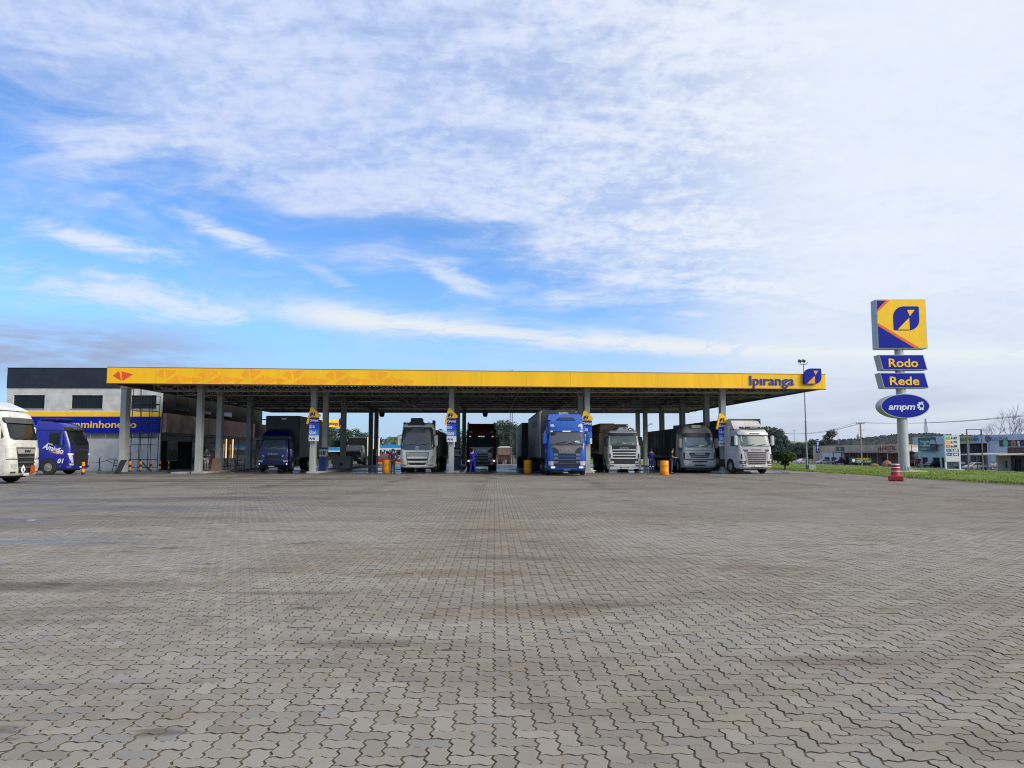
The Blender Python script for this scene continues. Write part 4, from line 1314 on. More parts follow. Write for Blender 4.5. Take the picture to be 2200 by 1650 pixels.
# ================================================================ lorries
GLASSD = mat('dark_screen', (.018, .022, .022), .06, 0, .3, .8, spec=.3)
def paint(name, c, rough=0.28, var=0.15):
    return mat(name, c, rough, 0, var, 0.9, coat=0.5)
class Cab:
    """cab shell: rings (z, front y, half width); rounded front corners; front patches follow its face"""
    def __init__(self, root, rings, L, m, rc=0.24, bulge=0.05, name='cab'):
        self.root, self.rings, self.L, self.rc, self.bu = root, rings, L, rc, bulge
        rg = []
        for z, yf, hw in rings:
            ring = []
            for i in range(19):
                a = -1 + 2 * i / 18
                ring.append((self.xs(a, hw), self.y(self.xs(a, hw), z), z))
            ring += [(hw, max(L, yf + rc + 0.3), z), (-hw, max(L, yf + rc + .3), z)]
            rg.append(ring)
        self.body = MB().loft(rg).build(name, m, root, 38)
    def xs(self, a, hw):
        s = 1 if a >= 0 else -1
        return s * hw * (1 - (1 - abs(a)) ** 1.35)
    def at(self, z):
        r = self.rings
        if z <= r[0][0]: return r[0][1], r[0][2]
        for p, q in zip(r, r[1:]):
            if z <= q[0]:
                k = (z - p[0]) / max(1e-6, q[0] - p[0])
                return p[1] + (q[1] - p[1]) * k, p[2] + (q[2] - p[2]) * k
        return r[-1][1], r[-1][2]
    def y(self, x, z):
        yf, hw = self.at(z)
        ax = min(abs(x), hw)
        y = yf + self.bu * (ax / hw) ** 2
        e = ax - (hw - self.rc)
        if e > 0: y += self.rc - math.sqrt(max(0, self.rc ** 2 - e ** 2))
        return y
    def front(self, name, rows, m, proud=0.015, thick=0.03, n=9, parent=None, sub=2, smooth=40):
        """patch on the front: rows (z, x0, x1) from bottom to top"""
        full = []
        for p, q in zip(rows, rows[1:]):
            ks = {s / sub for s in range(sub)}
            for rz_ in (r[0] for r in self.rings):
                if p[0] + .01 < rz_ < q[0] - .01: ks.add((rz_ - p[0]) / (q[0] - p[0]))
            for k in sorted(ks):
                full.append(tuple(p[i] + (q[i] - p[i]) * k for i in range(3)))
        full.append(rows[-1])
        b = MB()
        F, B = [], []
        for z, x0, x1 in full:
            f = []
            for i in range(n):
                x = x0 + (x1 - x0) * i / (n - 1)
                f.append((x, self.y(x, z) - proud, z))
            F.append(f)
        w = n
        k = b.addv([p for r in F for p in r])
        k2 = b.addv([(x, y + thick, z) for r in F for x, y, z in r])
        H = len(F)
        for j in range(H - 1):
            for i in range(w - 1):
                a = j * w + i
                b.face((k + a, k + a + 1, k + a + w + 1, k + a + w))
        edge = [i for i in range(w)] + [j * w + w - 1 for j in range(1, H)] + [(H - 1) * w + i for i in range(w - 2, -1, -1)] + [j * w for j in range(H - 2, 0, -1)]
        for a, c in zip(edge, edge[1:] + edge[:1]):
            b.face((k + a, k + c, k2 + c, k2 + a))
        return b.build(name, m, parent or self.root, smooth)
    def pair(self, name, rows, m, **kw):
        o = [self.front(name, rows, m, **kw), self.front(name, [(z, -b_, -a_) for z, a_, b_ in rows], m, **kw)]
        return o
    def side(self, name, rows, m, s, proud=0.012, parent=None):
        """patch on a side: rows (z, y0, y1)"""
        b = MB(); r0, r1 = [], []
        for z, y0, y1 in rows:
            yf, hw = self.at(z)
            r0.append([(s * (hw + proud), y0, z), (s * (hw + proud), y1, z), (s * (hw - .02), y1, z), (s * (hw - .02), y0, z)])
        return b.loft(r0).build(name, m, parent or self.root)
    def letters(self, s, z, h, w, m, proud=0.03, x=0.0, bold=0.02, **kw):
        return text(self.root, s, h, (x, self.y(abs(x) + w / 2 * 0.5, z) - proud, z), m, 0.03, w, bold=bold, **kw)
def wheel(root, x, y, r=0.5, w=0.30, s=1, rim=None, dual=False):
    """x is the outer face; s is the side it faces"""
    b = MB(); ww = w * (2.0 if dual else 1)
    b.lathe([(r * .55, x), (r * .92, x), (r, x - s * .05), (r, x - s * (ww - .05)), (r * .92, x - s * ww), (r * .55, x - s * ww)], 22, (y, r), axis='x', caps=False)
    t = b.build('wheel', RUBBER, root, 50)
    c = MB()
    c.lathe([(r * .56, x - s * .01), (r * .53, x - s * .02), (r * .47, x - s * .05), (r * .25, x - s * (.02 if not dual else .12)), (r * .20, x + s * 0.02), (0.02, x + s * .02)], 18, (y, r), axis='x')
    for i in range(10):
        a = 6.283 * i / 10
        c.tube((x - s * .10, y + r * .33 * math.cos(a), r + r * .33 * math.sin(a)), (x - s * .03, y + r * .33 * math.cos(a), r + r * .33 * math.sin(a)), 0.022, n=6)
    c.build('rim', rim or ALU, t, 40)
    return t
def mirror(root, x, y, z0, z1, m, s, w=0.24):
    a = MB()
    a.path([(s * (x - .14), y + .10, z1 - .05), (s * (x + .05), y, z1 + .02)], 0.03)
    a.path([(s * (x - .14), y + .10, z0 + .05), (s * (x + .05), y, z0 + .03)], 0.025)
    o = MB().rbox(*(sorted((s * x, s * (x + w)))), y - .09, y + .09, z0, z1, 0.05).build('mirror', m, root, 40)
    a.build('mirror_arm', BLACK, o)
    MB().box(*(sorted((s * (x + .03), s * (x + w - .03)))), y + .091, y + .098, z0 + .05, z1 - .05).build('mirror_glass', GLASS, o)
    return o
def chassis(root, L, axles, hw=1.285, drive_dual=True, ztop=1.0, rim=None, first=None):
    b = MB()
    for s in (-.42, .42):
        b.box(s - .06, s + .06, 0.6, L, .62, .92)
    b.box(-1.0, 1.0, .6, 2.3, .26, 1.05)  # solid under-body box, enlarged to stand in for shade beneath the cab
    b.tube((-1.0, axles[0], .5), (1.0, axles[0], .5), 0.08)
    for a in axles[1:]:
        b.tube((-1.0, a, .5), (1.0, a, .5), 0.14)
    b.box(-1.15, -.5, 2.5, 3.3, .45, .98); b.box(.5, 1.15, 2.5, 3.3, .45, .98)
    b.build('chassis', DARK, root)
    for i, a in enumerate(axles):
        for s in (-1, 1):
            wheel(root, s * hw, a, .5, .30, s, rim, dual=i > 0)
            if i > 0:
                f = MB(); r = 0.58; pts = []
                for q in range(9):
                    t = math.pi * q / 8
                    pts.append((a + r * math.cos(t), .5 + r * math.sin(t)))
                outer = [(a + (r + .03) * math.cos(math.pi * q / 8), .5 + (r + .03) * math.sin(math.pi * q / 8)) for q in range(8, -1, -1)]
                f.prism(pts + outer, *sorted((s * hw, s * (hw - .6))), plane='yz')
                f.build('mudguard', BLACK, root)
def wipers(c, z, x=(-.75, .1), L=.75):
    b = MB()
    for q in x:
        p0 = (q, c.y(q, z) - .05, z); p1 = (q + L, c.y(q + L, z + .12) - .04, z + .12)
        b.bar(p0, p1, .035, .03)
    b.build('wiper', BLACK, c.root)
def plate(c, z, w=0.42, h=0.13, x=0.0, proud=.06):
    o = MB().box(x - w / 2, x + w / 2, c.y(x, z) - proud, c.y(x, z) - proud + .02, z, z + h).build('number_plate', PLATE, c.root)
    return o
def arch(c, y, m, r=0.60, s=1, hw=1.25):
    """dark wheel-arch lining drawn as a recessed shell on the cab side"""
    pts = [(y + r * math.cos(math.pi * q / 10), max(.3, .46 + r * math.sin(math.pi * q / 10))) for q in range(11)]
    MB().prism(pts + [(y - r, .28), (y + r, .28)], *sorted((s * (hw - .35), s * (hw + .004))), plane='yz').build('wheel_arch', BLACK, c.root)
    inn = [(y + (r + .01) * math.cos(math.pi * q / 10), .46 + (r + .01) * math.sin(math.pi * q / 10)) for q in range(11)]
    out = [(y + (r + .09) * math.cos(math.pi * q / 10), .46 + (r + .09) * math.sin(math.pi * q / 10)) for q in range(10, -1, -1)]
    MB().prism(inn + out, *sorted((s * (hw - .05), s * (hw + .03))), plane='yz').build('arch_lip', m, c.root)
def deflector(root, prof, hw, m, name='roof_deflector', taper=0.88):
    """side profile (y, z) across the roof, slightly narrower at the top"""
    zs = [p[1] for p in prof]; lo, hi = min(zs), max(zs)
    k = lambda z: 1 - (1 - taper) * (z - lo) / max(.01, hi - lo)
    b = MB()
    b.loft([[(-hw * k(z), y, z) for y, z in prof], [-0 and 0 or (hw * k(z), y, z) for y, z in prof]])
    return b.build(name, m, root)

BASE = 'trucks parked nose out under the canopy'
def truck_root(px, Y, label, rz=0.0, name='truck', group=BASE, x=None):
    X = PX(px, Y, 1010) if x is None else x
    return thing(name, label, 'truck', (X, Y, 0.014), rz, group)

# ---- shared modern nose with V-shaped badge panel and slatted grille (bright blue and maroon trucks)
def modern_truck(px, Y, label, body, slat, panel, lit, defl, roof_aero, badge, rz=0.0):
    t = truck_root(px, Y, label, rz)
    rings = [(.30, .14, 1.16), (.40, .02, 1.22), (.95, .0, 1.25), (1.45, .02, 1.25), (1.95, .06, 1.25), (2.10, .12, 1.245), (2.88, .36, 1.20), (3.05, .38, 1.20), (3.40, .48, 1.16), (3.56, .66, 1.06), (3.62, .95, .95)]
    c = Cab(t, rings, 2.25, body, .26)
    c.front('windscreen', [(2.00, -1.06, 1.06), (2.08, -1.10, 1.10), (2.80, -1.06, 1.06)], GLASS, .012, .03)
    c.front('visor', [(2.80, -1.10, 1.10), (2.93, -1.08, 1.08)], BLACK if not lit else body, .10, .09)
    v = c.front('badge_panel', [(1.42, -.50, .50), (1.62, -.56, .56), (1.78, -.78, .78), (1.90, -1.04, 1.04)], panel, .025, .03, n=13)
    c.front('cowl', [(1.90, -1.08, 1.08), (2.00, -1.06, 1.06)], BLACK, .018, .03)
    c.pair('grille_corner', [(1.42, .52, .86), (1.62, .58, .90), (1.76, .80, .98)], BLACK, proud=.018, n=5)
    c.letters(badge, 1.63, .125, .78, CHROME, .035)
    c.front('grille', [(.48, -.84, .84), (1.40, -.84, .84)], BLACK, .010, .03, n=11)
    for z0 in (.72, .97, 1.20, 1.37):
        c.front('grille_slat', [(z0, -.86, .86), (z0 + .05, -.86, .86)], slat, .045, .05, n=11, sub=1)
    for z0 in (.80, 1.04, 1.26):
        c.pair('grille_cheek', [(z0, .56, .84), (z0 + .11, .56, .84)], panel if body is not panel else slat, proud=.05, thick=.05, n=5, sub=1)
    c.front('bumper', [(.30, -1.18, 1.18), (.46, -1.20, 1.20)], body, .03, .06, n=15)
    c.pair('bumper_corner', [(.45, .86, 1.20), (.60, .92, 1.22)], body, proud=.03, thick=.05, n=7)
    c.pair('headlight', [(.64, .86, 1.17), (.90, .82, 1.19)], LAMP, proud=.02, thick=.03, n=7)
    c.pair('fog_light', [(.47, .80, 1.00), (.56, .76, 1.04)], LAMP_ON if lit else LAMP, proud=.045, thick=.03, n=5)
    if not lit:
        c.pair('lit_headlight', [(.69, 1.00, 1.14), (.80, 0.96, 1.15)], LAMP_ON, proud=.03, thick=.02, n=5)
    c.pair('roof_light', [(3.12, .74, 1.0), (3.26, .82, 1.02)], LAMP, proud=.015, thick=.02, n=5)
    for q in ([-.95, -.18, 0, .18, .95]):
        c.front('marker_light', [(2.80, q - .07, q + .07), (2.835, q - .07, q + .07)], LAMP_ON, .13, .03, n=3, sub=1)
    for s in (-1, 1):
        c.side('side_window', [(2.02, .55, 1.45), (2.10, .40, 1.45), (2.75, .62, 1.42)], GLASS, s)
        c.side('door_seam', [(.95, 1.62, 1.64), (2.95, 1.62, 1.64)], BLACK, s)
        arch(c, 1.35, body, .58, s, 1.25)
        mirror(t, 1.27, .35, 1.98, 2.72, body if lit else BLACK, s, .24)
    wipers(c, 2.03)
    plate(c, .34, .44, .13)
    for x, z in ((-.62, 3.02),):
        MB().rbox(-.98, -.68, .22, .42, 2.55, 2.75, .04).build('lookdown_mirror', BLACK, t)
    if defl:
        deflector(t, [(.75, 3.55), (1.0, 3.72), (1.35, 3.95), (2.2, 4.02), (2.2, 3.55)], 1.16, body)
        MB().prism([(-.62, 3.56), (.62, 3.56), (.46, 3.72), (-.46, 3.72)], .62, .80).build('roof_hatch', mat('smoke_visor', (.07, .06, .055), .3), t)
    if roof_aero:
        for s in (-1, 1):
            MB().rbox(*sorted((s * 1.02, s * 1.20)), .62, 2.2, 3.45, 4.02, .06).build('roof_side', body, t)
        MB().prism([(.6, 3.58), (1.0, 3.9), (2.2, 3.95), (2.2, 3.55)], -1.02, 1.02, 'yz').build('roof_deflector', body, t)
        for s in (-1, 1):
            MB().tube((s * 1.20, .55, 2.85), (s * 1.22, .75, 3.45), .045).build('chrome_pipe', CHROME, t)
    MB().rbox(-1.14, 1.14, .5, 2.2, .28, .60, .03).build('step_skirt', body, t)
    chassis(t, 6.6, [1.38, 4.4, 5.75])
    return t, c

BLUEB = paint('bright_blue_paint', srgb(0, 76, 166))
MAROON = paint('maroon_paint', (0.11, 0.013, 0.014))
t_blue, c_blue = modern_truck(1218.5, 48.0, 'bright blue truck with grey badge panel and lit fog lamps at the middle pump lane',
                              BLUEB, mat('blue_slat', srgb(30, 80, 165), .3), mat('warm_grey_panel', (.17, .155, .14), .4, .2), True, True, False, 'SCANIA')
t_mar, c_mar = modern_truck(1034, 63.5, 'dark maroon truck with lit headlights behind the worker in blue overalls',
                            MAROON, mat('pale_slat', (.62, .60, .55), .4, .1), mat('champagne_panel', (.52, .50, .44), .4, .1), False, False, True, 'SCANIA')
c_blue.front('screen_sticker', [(2.06, .52, .84), (2.20, .52, .84)], mat('sticker', (.35, .62, .62), .5), .02, .01, n=3)
text(t_blue, 'SR', .35, (-1.262, 1.7, 2.75), WHITE, .01, .5, R(-90))
text(t_blue, 'V8', .18, (-1.268, 1.2, 1.55), WHITE, .01, .3, R(-90))

# ---- white truck with dark screen and round badge
def smooth_truck():
    t = truck_root(896, 55.0, 'white truck with tall dark windscreen and round badge left of the middle fuel sign')
    W = paint('warm_white_paint', (.76, .75, .70))
    rings = [(.34, .16, 1.12), (.44, .04, 1.20), (1.0, .0, 1.24), (1.55, .02, 1.245), (2.1, .10, 1.24), (3.2, .42, 1.16), (3.45, .52, 1.13), (3.58, .70, 1.06), (3.64, 1.0, .95)]
    c = Cab(t, rings, 2.2, W, .28, .08)
    c.front('windscreen', [(1.62, -.88, .88), (1.70, -1.06, 1.06), (1.95, -1.16, 1.16), (3.18, -1.06, 1.06), (3.30, -.98, .98)], GLASS, .014, .03, n=15)
    c.front('sun_blind', [(2.86, -.55, .55), (3.22, -.42, .42)], mat('grey_blind', (.13, .125, .14), .7), .02, .01)
    ring = MB().lathe([(.12, 0), (.15, -.02), (.15, -.05), (.12, -.05), (.10, -.03), (.10, -.01)], 18, axis='z')
    o = ring.build('round_badge', CHROME, t, 40); o.location = (0, c.y(0, 1.78) - .03, 1.78); o.rotation_euler = (R(-90), 0, 0)
    MB().box(-.13, .13, c.y(0, 1.78) - .055, c.y(0, 1.78) - .035, 1.755, 1.80).build('badge_bar', DARK, o)
    bpy.context.view_layer.update()
    bb = [x for x in bpy.data.objects if x.name.startswith('badge_bar')][-1]; bb.matrix_parent_inverse = o.matrix_basis.inverted()
    for rows in ([(.58, -.70, -.665), (1.44, -.84, -.80)], [(.58, .665, .70), (1.44, .80, .84)], [(1.42, -.84, .84), (1.465, -.84, .84)]):
        c.front('grille_seam', rows, BLACK, .014, .02, n=7, sub=3)
    c.front('grille_panel', [(1.16, -.78, .78), (1.40, -.80, .80)], mat('silver_panel', (.40, .39, .37), .45, .2), .014, .02)
    c.front('grille', [(.86, -.66, .66), (.90, -.70, .70), (1.02, -.74, .74)], BLACK, .016, .03)
    c.front('grille', [(.56, -.52, .52), (.62, -.62, .62), (.73, -.66, .66)], BLACK, .016, .03)
    c.pair('headlight', [(.72, .80, 1.04), (.84, .90, 1.14), (1.05, 1.0, 1.18), (1.22, 1.10, 1.20)], LAMP, proud=.02, n=5)
    c.pair('fog_light', [(.52, .80, 1.08), (.58, .74, 1.14)], BLACK, proud=.035, n=5)
    c.front('bumper', [(.34, -1.12, 1.12), (.46, -1.2, 1.2)], W, .04, .06, n=15)
    plate(c, .36, .42, .12)
    for s in (-1, 1):
        c.side('side_window', [(1.95, .5, 1.35), (2.0, .42, 1.35), (2.85, .68, 1.32)], GLASS, s)
        c.front('pillar_strip', [(1.7, *sorted((s * 1.13, s * 1.19))), (3.1, *sorted((s * 1.04, s * 1.10)))], BLACK, .02, .02, n=3, sub=5)
        arch(c, 1.35, W, .58, s, 1.24)
        m_ = mirror(t, 1.24, .22, 1.92, 2.72, W, s, .22)
    wipers(c, 1.98, (-.85, .05), .8)
    text(t, 'BEM VINDO', .09, (.45, c.y(.6, 2.78) - .03, 2.80), mat('screen_print', (.4, .4, .36), .6), .01, .85)
    MB().rbox(-.56, .30, .55, 1.5, 3.60, 3.98, .05).prism([(-.75, 3.46), (.5, 3.46), (.4, 3.70), (-.62, 3.70)], .44, .9).build('roof_air_unit', BLACK, t)
    for s in (-1, 1):
        MB().tube((s * .78, .85, 3.62), (s * .78, .62, 3.66), .05).build('horn', CHROME, t)
    MB().rbox(.98, 1.16, 1.2, 2.2, 3.0, 3.85, .05).build('side_fairing', BLACK, t); MB().rbox(-1.16, -.98, 1.2, 2.2, 3.0, 3.7, .05).build('side_fairing', BLACK, t)
    chassis(t, 6.6, [1.35, 4.4, 5.75])
smooth_truck()

# ---- older white truck with square nose (lumber)
def square_truck():
    t = truck_root(1342, 56.0, 'white square-nosed truck with four grille bars carrying stacked lumber')
    W = paint('cool_white_paint', (.78, .79, .80))
    rings = [(.34, .06, 1.22), (.50, .0, 1.25), (1.0, .02, 1.25), (1.55, .04, 1.24), (1.98, .08, 1.22), (2.02, .16, 1.20), (2.62, .34, 1.15), (2.82, .38, 1.13), (3.0, .46, 1.10), (3.10, .62, 1.02), (3.16, .95, .9)]
    c = Cab(t, rings, 2.1, W, .18, .05)
    SCR = mat('pale_screen', (.15, .20, .20), .08, 0, .25, .9, spec=.5)
    c.front('windscreen', [(2.02, -1.0, 1.0), (2.72, -.98, .98)], SCR, .014, .03)
    c.front('visor', [(2.73, -1.12, 1.12), (2.90, -1.12, 1.12)], mat('plum_visor', (.05, .035, .05), .35), .12, .12)
    c.front('nose_panel', [(1.62, -.90, .90), (2.0, -.98, .98)], BLACK, .012, .03)
    c.letters('SCANIA', 1.80, .115, .68, CHROME)
    c.front('grille', [(1.02, -.84, .84), (1.66, -.88, .88)], BLACK, .008, .03)
    for z in (1.00, 1.21, 1.41, 1.62):
        c.front('grille_bar', [(z, -.86, .86), (z + .075, -.86, .86)], W, .05, .05, sub=1)
    c.pair('corner_panel', [(1.02, .88, 1.24), (1.55, .92, 1.24), (1.95, .92, 1.20)], W, proud=.03, n=7)
    c.pair('air_slot', [(1.06, 1.02, 1.12), (1.38, 1.02, 1.12)], BLACK, proud=.045, n=3)
    c.front('lamp_band', [(.60, -1.22, 1.22), (.98, -1.22, 1.22)], mat('band_dark', (.03, .025, .03), .45), .012, .03, n=13)
    c.pair('headlight', [(.66, .78, 1.08), (.82, .78, 1.08)], LAMP, proud=.03, n=5)
    c.front('indicator', [(.66, 1.09, 1.20), (.82, 1.09, 1.20)], AMBER, .03, .02, n=4)
    c.front('indicator', [(.66, -1.20, -1.09), (.82, -1.20, -1.09)], AMBER, .03, .02, n=4)
    c.front('bumper', [(.24, -1.24, 1.24), (.58, -1.25, 1.25)], W, .06, .08, n=15)
    c.pair('bumper_slot', [(.43, .82, 1.10), (.51, .82, 1.10)], BLACK, proud=.072, n=4)
    c.front('bumper_lip', [(.33, -.35, .35), (.39, -.30, .30)], mat('plum_visor', (.05, .035, .05), .35), .072, .02)
    plate(c, .24, .44, .12, 0, .09)
    for s in (-1, 1):
        c.side('side_window', [(1.95, .42, 1.2), (2.62, .52, 1.2)], GLASS, s)
        arch(c, 1.3, W, .58, s, 1.25)
        mirror(t, 1.2, .35, 1.95, 2.62, BLACK, s, .22)
    wipers(c, 2.03, (-.9, -.05), .7)
    text(t, 'Vem Comigo', .16, (.38, c.y(.4, 2.14) - .03, 2.16), WHITE, .01, .95, shear=.3, bold=.02)
    MB().prism([(-.52, 3.10), (.40, 3.10), (.28, 3.34), (-.25, 3.34)], .5, 1.2).build('roof_air_unit', W, t)
    MB().box(.02, .24, .49, .50, 3.22, 3.28).build('vent', BLACK, t)
    for p in ((.45, 3.16), (-.62, 3.16)):
        MB().path([(p[0], .95, p[1]), (p[0] + .12, .8, p[1] + .14), (p[0] + .42, .75, p[1] + .02)], .045).build('roof_hose', BLACK, t)
    chassis(t, 9.0, [1.3, 5.6, 6.95])
    # flat bed and cream headboard
    MB().box(-1.28, 1.28, 2.5, 13.2, 1.06, 1.30).build('flat_bed', mat('bed_wood', (.10, .075, .05), .8, 0, .3), t)
    HB = mat('cream_board', (.47, .40, .31), .7, 0, .12)
    MB().rbox(-1.52, 1.1, 2.32, 2.46, 1.32, 2.95, .02).build('headboard', HB, t)
    MB().box(-1.56, -1.28, 2.22, 2.31, 1.32, 2.95).build('side_post', HB, t)
    b = MB()
    for z in (1.62, 1.72): b.box(-1.5, -1.36, 2.20, 2.219, z, z + .04)
    b.build('vent_slot', DARK, t)
    return t
square_truck()
# lumber: two stacks of boards lying on the bed
x0 = PX(1342, 56.0, 1010)
LUM = [mat(f'lumber_{n}', c, .8, 0, .25, 1.2, stretch=(1, .15, 4)) for n, c in (('tan', (.62, .42, .29)), ('brown', (.52, .33, .22)), ('pale', (.70, .49, .35)))]
for k, (xa, xb, ya, yb, ztop, lab) in enumerate(((-1.42, -.32, 2.7, 12.6, 3.74, 'left'), (-.30, .80, 2.55, 12.6, 3.68, 'right'))):
    t = thing('lumber_stack', f'stack of brown sawn boards on the white square-nosed truck, {lab} of the two', 'lumber', (x0, 56.0, 1.32), 0, 'lumber stacks on the white truck')
    n = 20; hgt = (ztop - 1.32) / n
    rg = random.Random(k)
    mb = {}
    for i in range(n):
        d = rg.uniform(-.03, .03); e = rg.uniform(-.10, .10)
        sh = -.05 + .10 * (i / n) if k == 0 else 0
        MB().box(xa + d + sh, xb + d + sh, ya + e, yb + e, i * hgt + .035, (i + 1) * hgt - .002).build('plank', LUM[rg.randrange(3)], t)
        for yy in (ya + .25, ya + 3, yb - .3):
            MB().box(xa + .1, xb - .1, yy, yy + .08, i * hgt, i * hgt + .034).build('spacer', LUM[1], t) if yy < ya + .3 else None

# ---- grey truck with rounded roof
def round_roof_truck():
    t = truck_root(1504, 54.3, 'grey truck with domed brown roof and dark tarpaulin trailer left of the rightmost fuel sign')
    Gm = paint('grey_green_paint', (.42, .45, .45), .3)
    TP_ = paint('taupe_paint', (.29, .26, .24), .32)
    rings = [(.36, .10, 1.20), (.50, .0, 1.25), (1.0, .0, 1.25), (1.5, .03, 1.23), (1.95, .08, 1.19), (2.55, .26, 1.13), (2.78, .34, 1.10)]
    c = Cab(t, rings, 2.1, Gm, .24, .07)
    rr = Cab(t, [(2.78, .30, 1.15), (2.95, .40, 1.12), (3.22, .62, 1.0), (3.42, .90, .84), (3.50, 1.3, .66)], 2.1, TP_, .35, .07, 'roof')
    SCR = mat('blue_screen', (.10, .16, .20), .07, 0, .2, .8, spec=.9)
    c.front('windscreen', [(1.82, -1.04, 1.04), (1.95, -1.06, 1.06), (2.58, -1.02, 1.02)], SCR, .014, .03)
    c.front('visor', [(2.60, -1.10, 1.10), (2.86, -1.13, 1.13)], mat('plum_visor', (.05, .035, .05), .35), .10, .12)
    c.pair('roof_light', [(2.84, 1.04, 1.12), (2.89, 1.04, 1.12)], LAMP, proud=.12, n=3)
    c.front('bonnet_line', [(1.60, -1.0, 1.0), (1.62, -1.0, 1.0)], BLACK, .012, .01)
    c.front('grille', [(1.06, -.62, .62), (1.22, -.72, .72), (1.44, -.78, .78)], BLACK, .014, .03)
    for z in (1.14, 1.26):
        c.front('grille_bar', [(z, -.66, .66), (z + .035, -.68, .68)], mat('grey_slat', (.33, .32, .30), .4, .3), .04, .04, sub=1)
    c.pair('grille_wing', [(1.04, .62, .70), (1.44, .80, .98)], mat('pale_grey', (.40, .43, .43), .35), proud=.03, n=4)
    c.letters('IVECO', 1.365, .13, .72, CHROME, .05)
    c.pair('side_vent', [(1.0, 1.06, 1.16), (1.46, 1.06, 1.16)], BLACK, proud=.015, n=3)
    c.front('gap', [(.92, -1.22, 1.22), (.98, -1.22, 1.22)], BLACK, .012, .02, n=13)
    c.front('bumper', [(.38, -1.22, 1.22), (.50, -1.26, 1.26), (.88, -1.26, 1.26)], Gm, .05, .08, n=15)
    c.front('bumper_grille', [(.74, -.52, .52), (.86, -.58, .58)], BLACK, .064, .02)
    c.front('bumper_grille', [(.48, -.36, .36), (.58, -.46, .46)], BLACK, .064, .02)
    c.pair('headlight', [(.70, .82, 1.14), (.84, .80, 1.18)], LAMP, proud=.064, n=5)
    c.pair('fog_light', [(.54, .90, 1.06), (.64, .86, 1.12)], LAMP, proud=.064, n=5)
    MB().box(-.32, .14, c.y(0, .64) - .085, c.y(0, .64) - .066, .62, .74).build('number_plate', mat('plate_pink', (.42, .30, .28), .5, 0, .1), t)
    MB().rbox(-1.0, 1.0, .3, 2.0, .14, .37, .04).build('under_skirt', BLACK, t)
    wipers(c, 1.86, (-.8, .1), .72)
    for q, w in ((-.02, .42), (.65, .25)):
        c.front('dash_paper', [(1.86, q, q + w), (2.0, q + .02, q + w - .02)], mat('paper', (.55, .62, .45), .7), .02, .008, n=3)
    o = MB().rbox(-.42, .28, .48, 1.0, 3.20, 3.46, .04).build('roof_hatch', mat('pale_hatch', (.42, .40, .37), .5), t)
    for s in (-1, 1):
        c.side('side_window', [(1.55, .42, 1.25), (1.75, .28, 1.25), (2.5, .45, 1.25)], GLASS, s)
        arch(c, 1.3, BLACK, .58, s, 1.25)
        mirror(t, 1.2, .35, 1.75, 2.5, TP_, s, .24)
    chassis(t, 6.4, [1.35, 4.9, 6.0])
round_roof_truck()

# ---- blue rigid box truck
def box_truck():
    t = truck_root(585.5, 57.6, 'dark blue truck with black box body at the leftmost pump lane')
    B = paint('deep_blue_paint', srgb(15, 17, 100), .3)
    rings = [(.42, .12, 1.10), (.52, .02, 1.16), (1.0, .0, 1.17), (1.5, .05, 1.15), (1.82, .10, 1.13), (2.45, .30, 1.06), (2.60, .34, 1.04)]
    c = Cab(t, rings, 1.9, B, .22, .07)
    Cab(t, [(2.6, .32, 1.06), (2.80, .42, 1.02), (3.02, .80, .92), (3.20, 1.25, .80), (3.26, 1.6, .7)], 1.9, B, .3, .05, 'roof')
    SCR = mat('grey_blue_screen', (.075, .11, .14), .07, 0, .3, .8, spec=.9)
    c.front('windscreen', [(1.72, -1.0, 1.0), (1.80, -1.03, 1.03), (2.42, -.98, .98)], SCR, .014, .03)
    c.front('visor', [(2.46, -1.06, 1.06), (2.68, -1.04, 1.04)], BLACK, .10, .1)
    c.letters('IVECO', 1.36, .13, .70, CHROME, .04)
    c.front('grille', [(.98, -.55, .55), (1.05, -.70, .70), (1.24, -.76, .76)], BLACK, .014, .03)
    c.pair('grille_tip', [(1.12, .62, .68), (1.24, .72, .84)], CHROME, proud=.03, n=3)
    c.front('bumper', [(.42, -1.10, 1.10), (.50, -1.16, 1.16), (.90, -1.17, 1.17)], B, .04, .06, n=15)
    c.pair('headlight', [(.74, .78, 1.10), (.88, .74, 1.12)], LAMP, proud=.052, n=5)
    c.pair('fog_light', [(.56, .98, 1.06), (.63, .98, 1.06)], LAMP_ON, proud=.052, n=3)
    c.front('bumper_grille', [(.46, -.55, .55), (.66, -.75, .75)], BLACK, .052, .02)
    plate(c, .36, .42, .13, -.12, .08)
    wipers(c, 1.76, (-.8, 0), .7)
    for s in (-1, 1):
        c.side('side_window', [(1.65, .4, 1.3), (2.4, .52, 1.28)], GLASS, s)
        arch(c, 1.2, BLACK, .55, s, 1.17)
        mirror(t, 1.12, .3, 1.7, 2.4, BLACK, s, .2)
        MB().tube((s * 1.1, .2, 2.6), (s * 1.16, .24, 2.64), .03).build('marker_light', LAMP, t)
    chassis(t, 9.5, [1.2, 6.2, 7.5], 1.21)
    BX = mat('box_dark', (.028, .032, .035), .5, 0, .3, .5)
    bx = MB().rbox(-1.18, 1.42, 2.0, 10.2, 1.05, 4.32, .03).build('box_body', BX, t)
    TARP = mat('grey_tarp', (.13, .17, .18), .55, 0, .35, .9, stretch=(1, 2, .35))
    for i in range(9):
        y = 2.1 + i * .9
        MB().rbox(1.421, 1.45, y + .02, y + .88, 1.2, 4.2, .01).build('curtain_panel', TARP, bx)
    MB().box(.05, .42, 1.985, 1.999, 4.02, 4.14).build('name_plate', WHITE, bx)
    MB().rbox(-.3, .3, .1, .5, .1, .34, .03).build('under_guard', ALU, t)
box_truck()

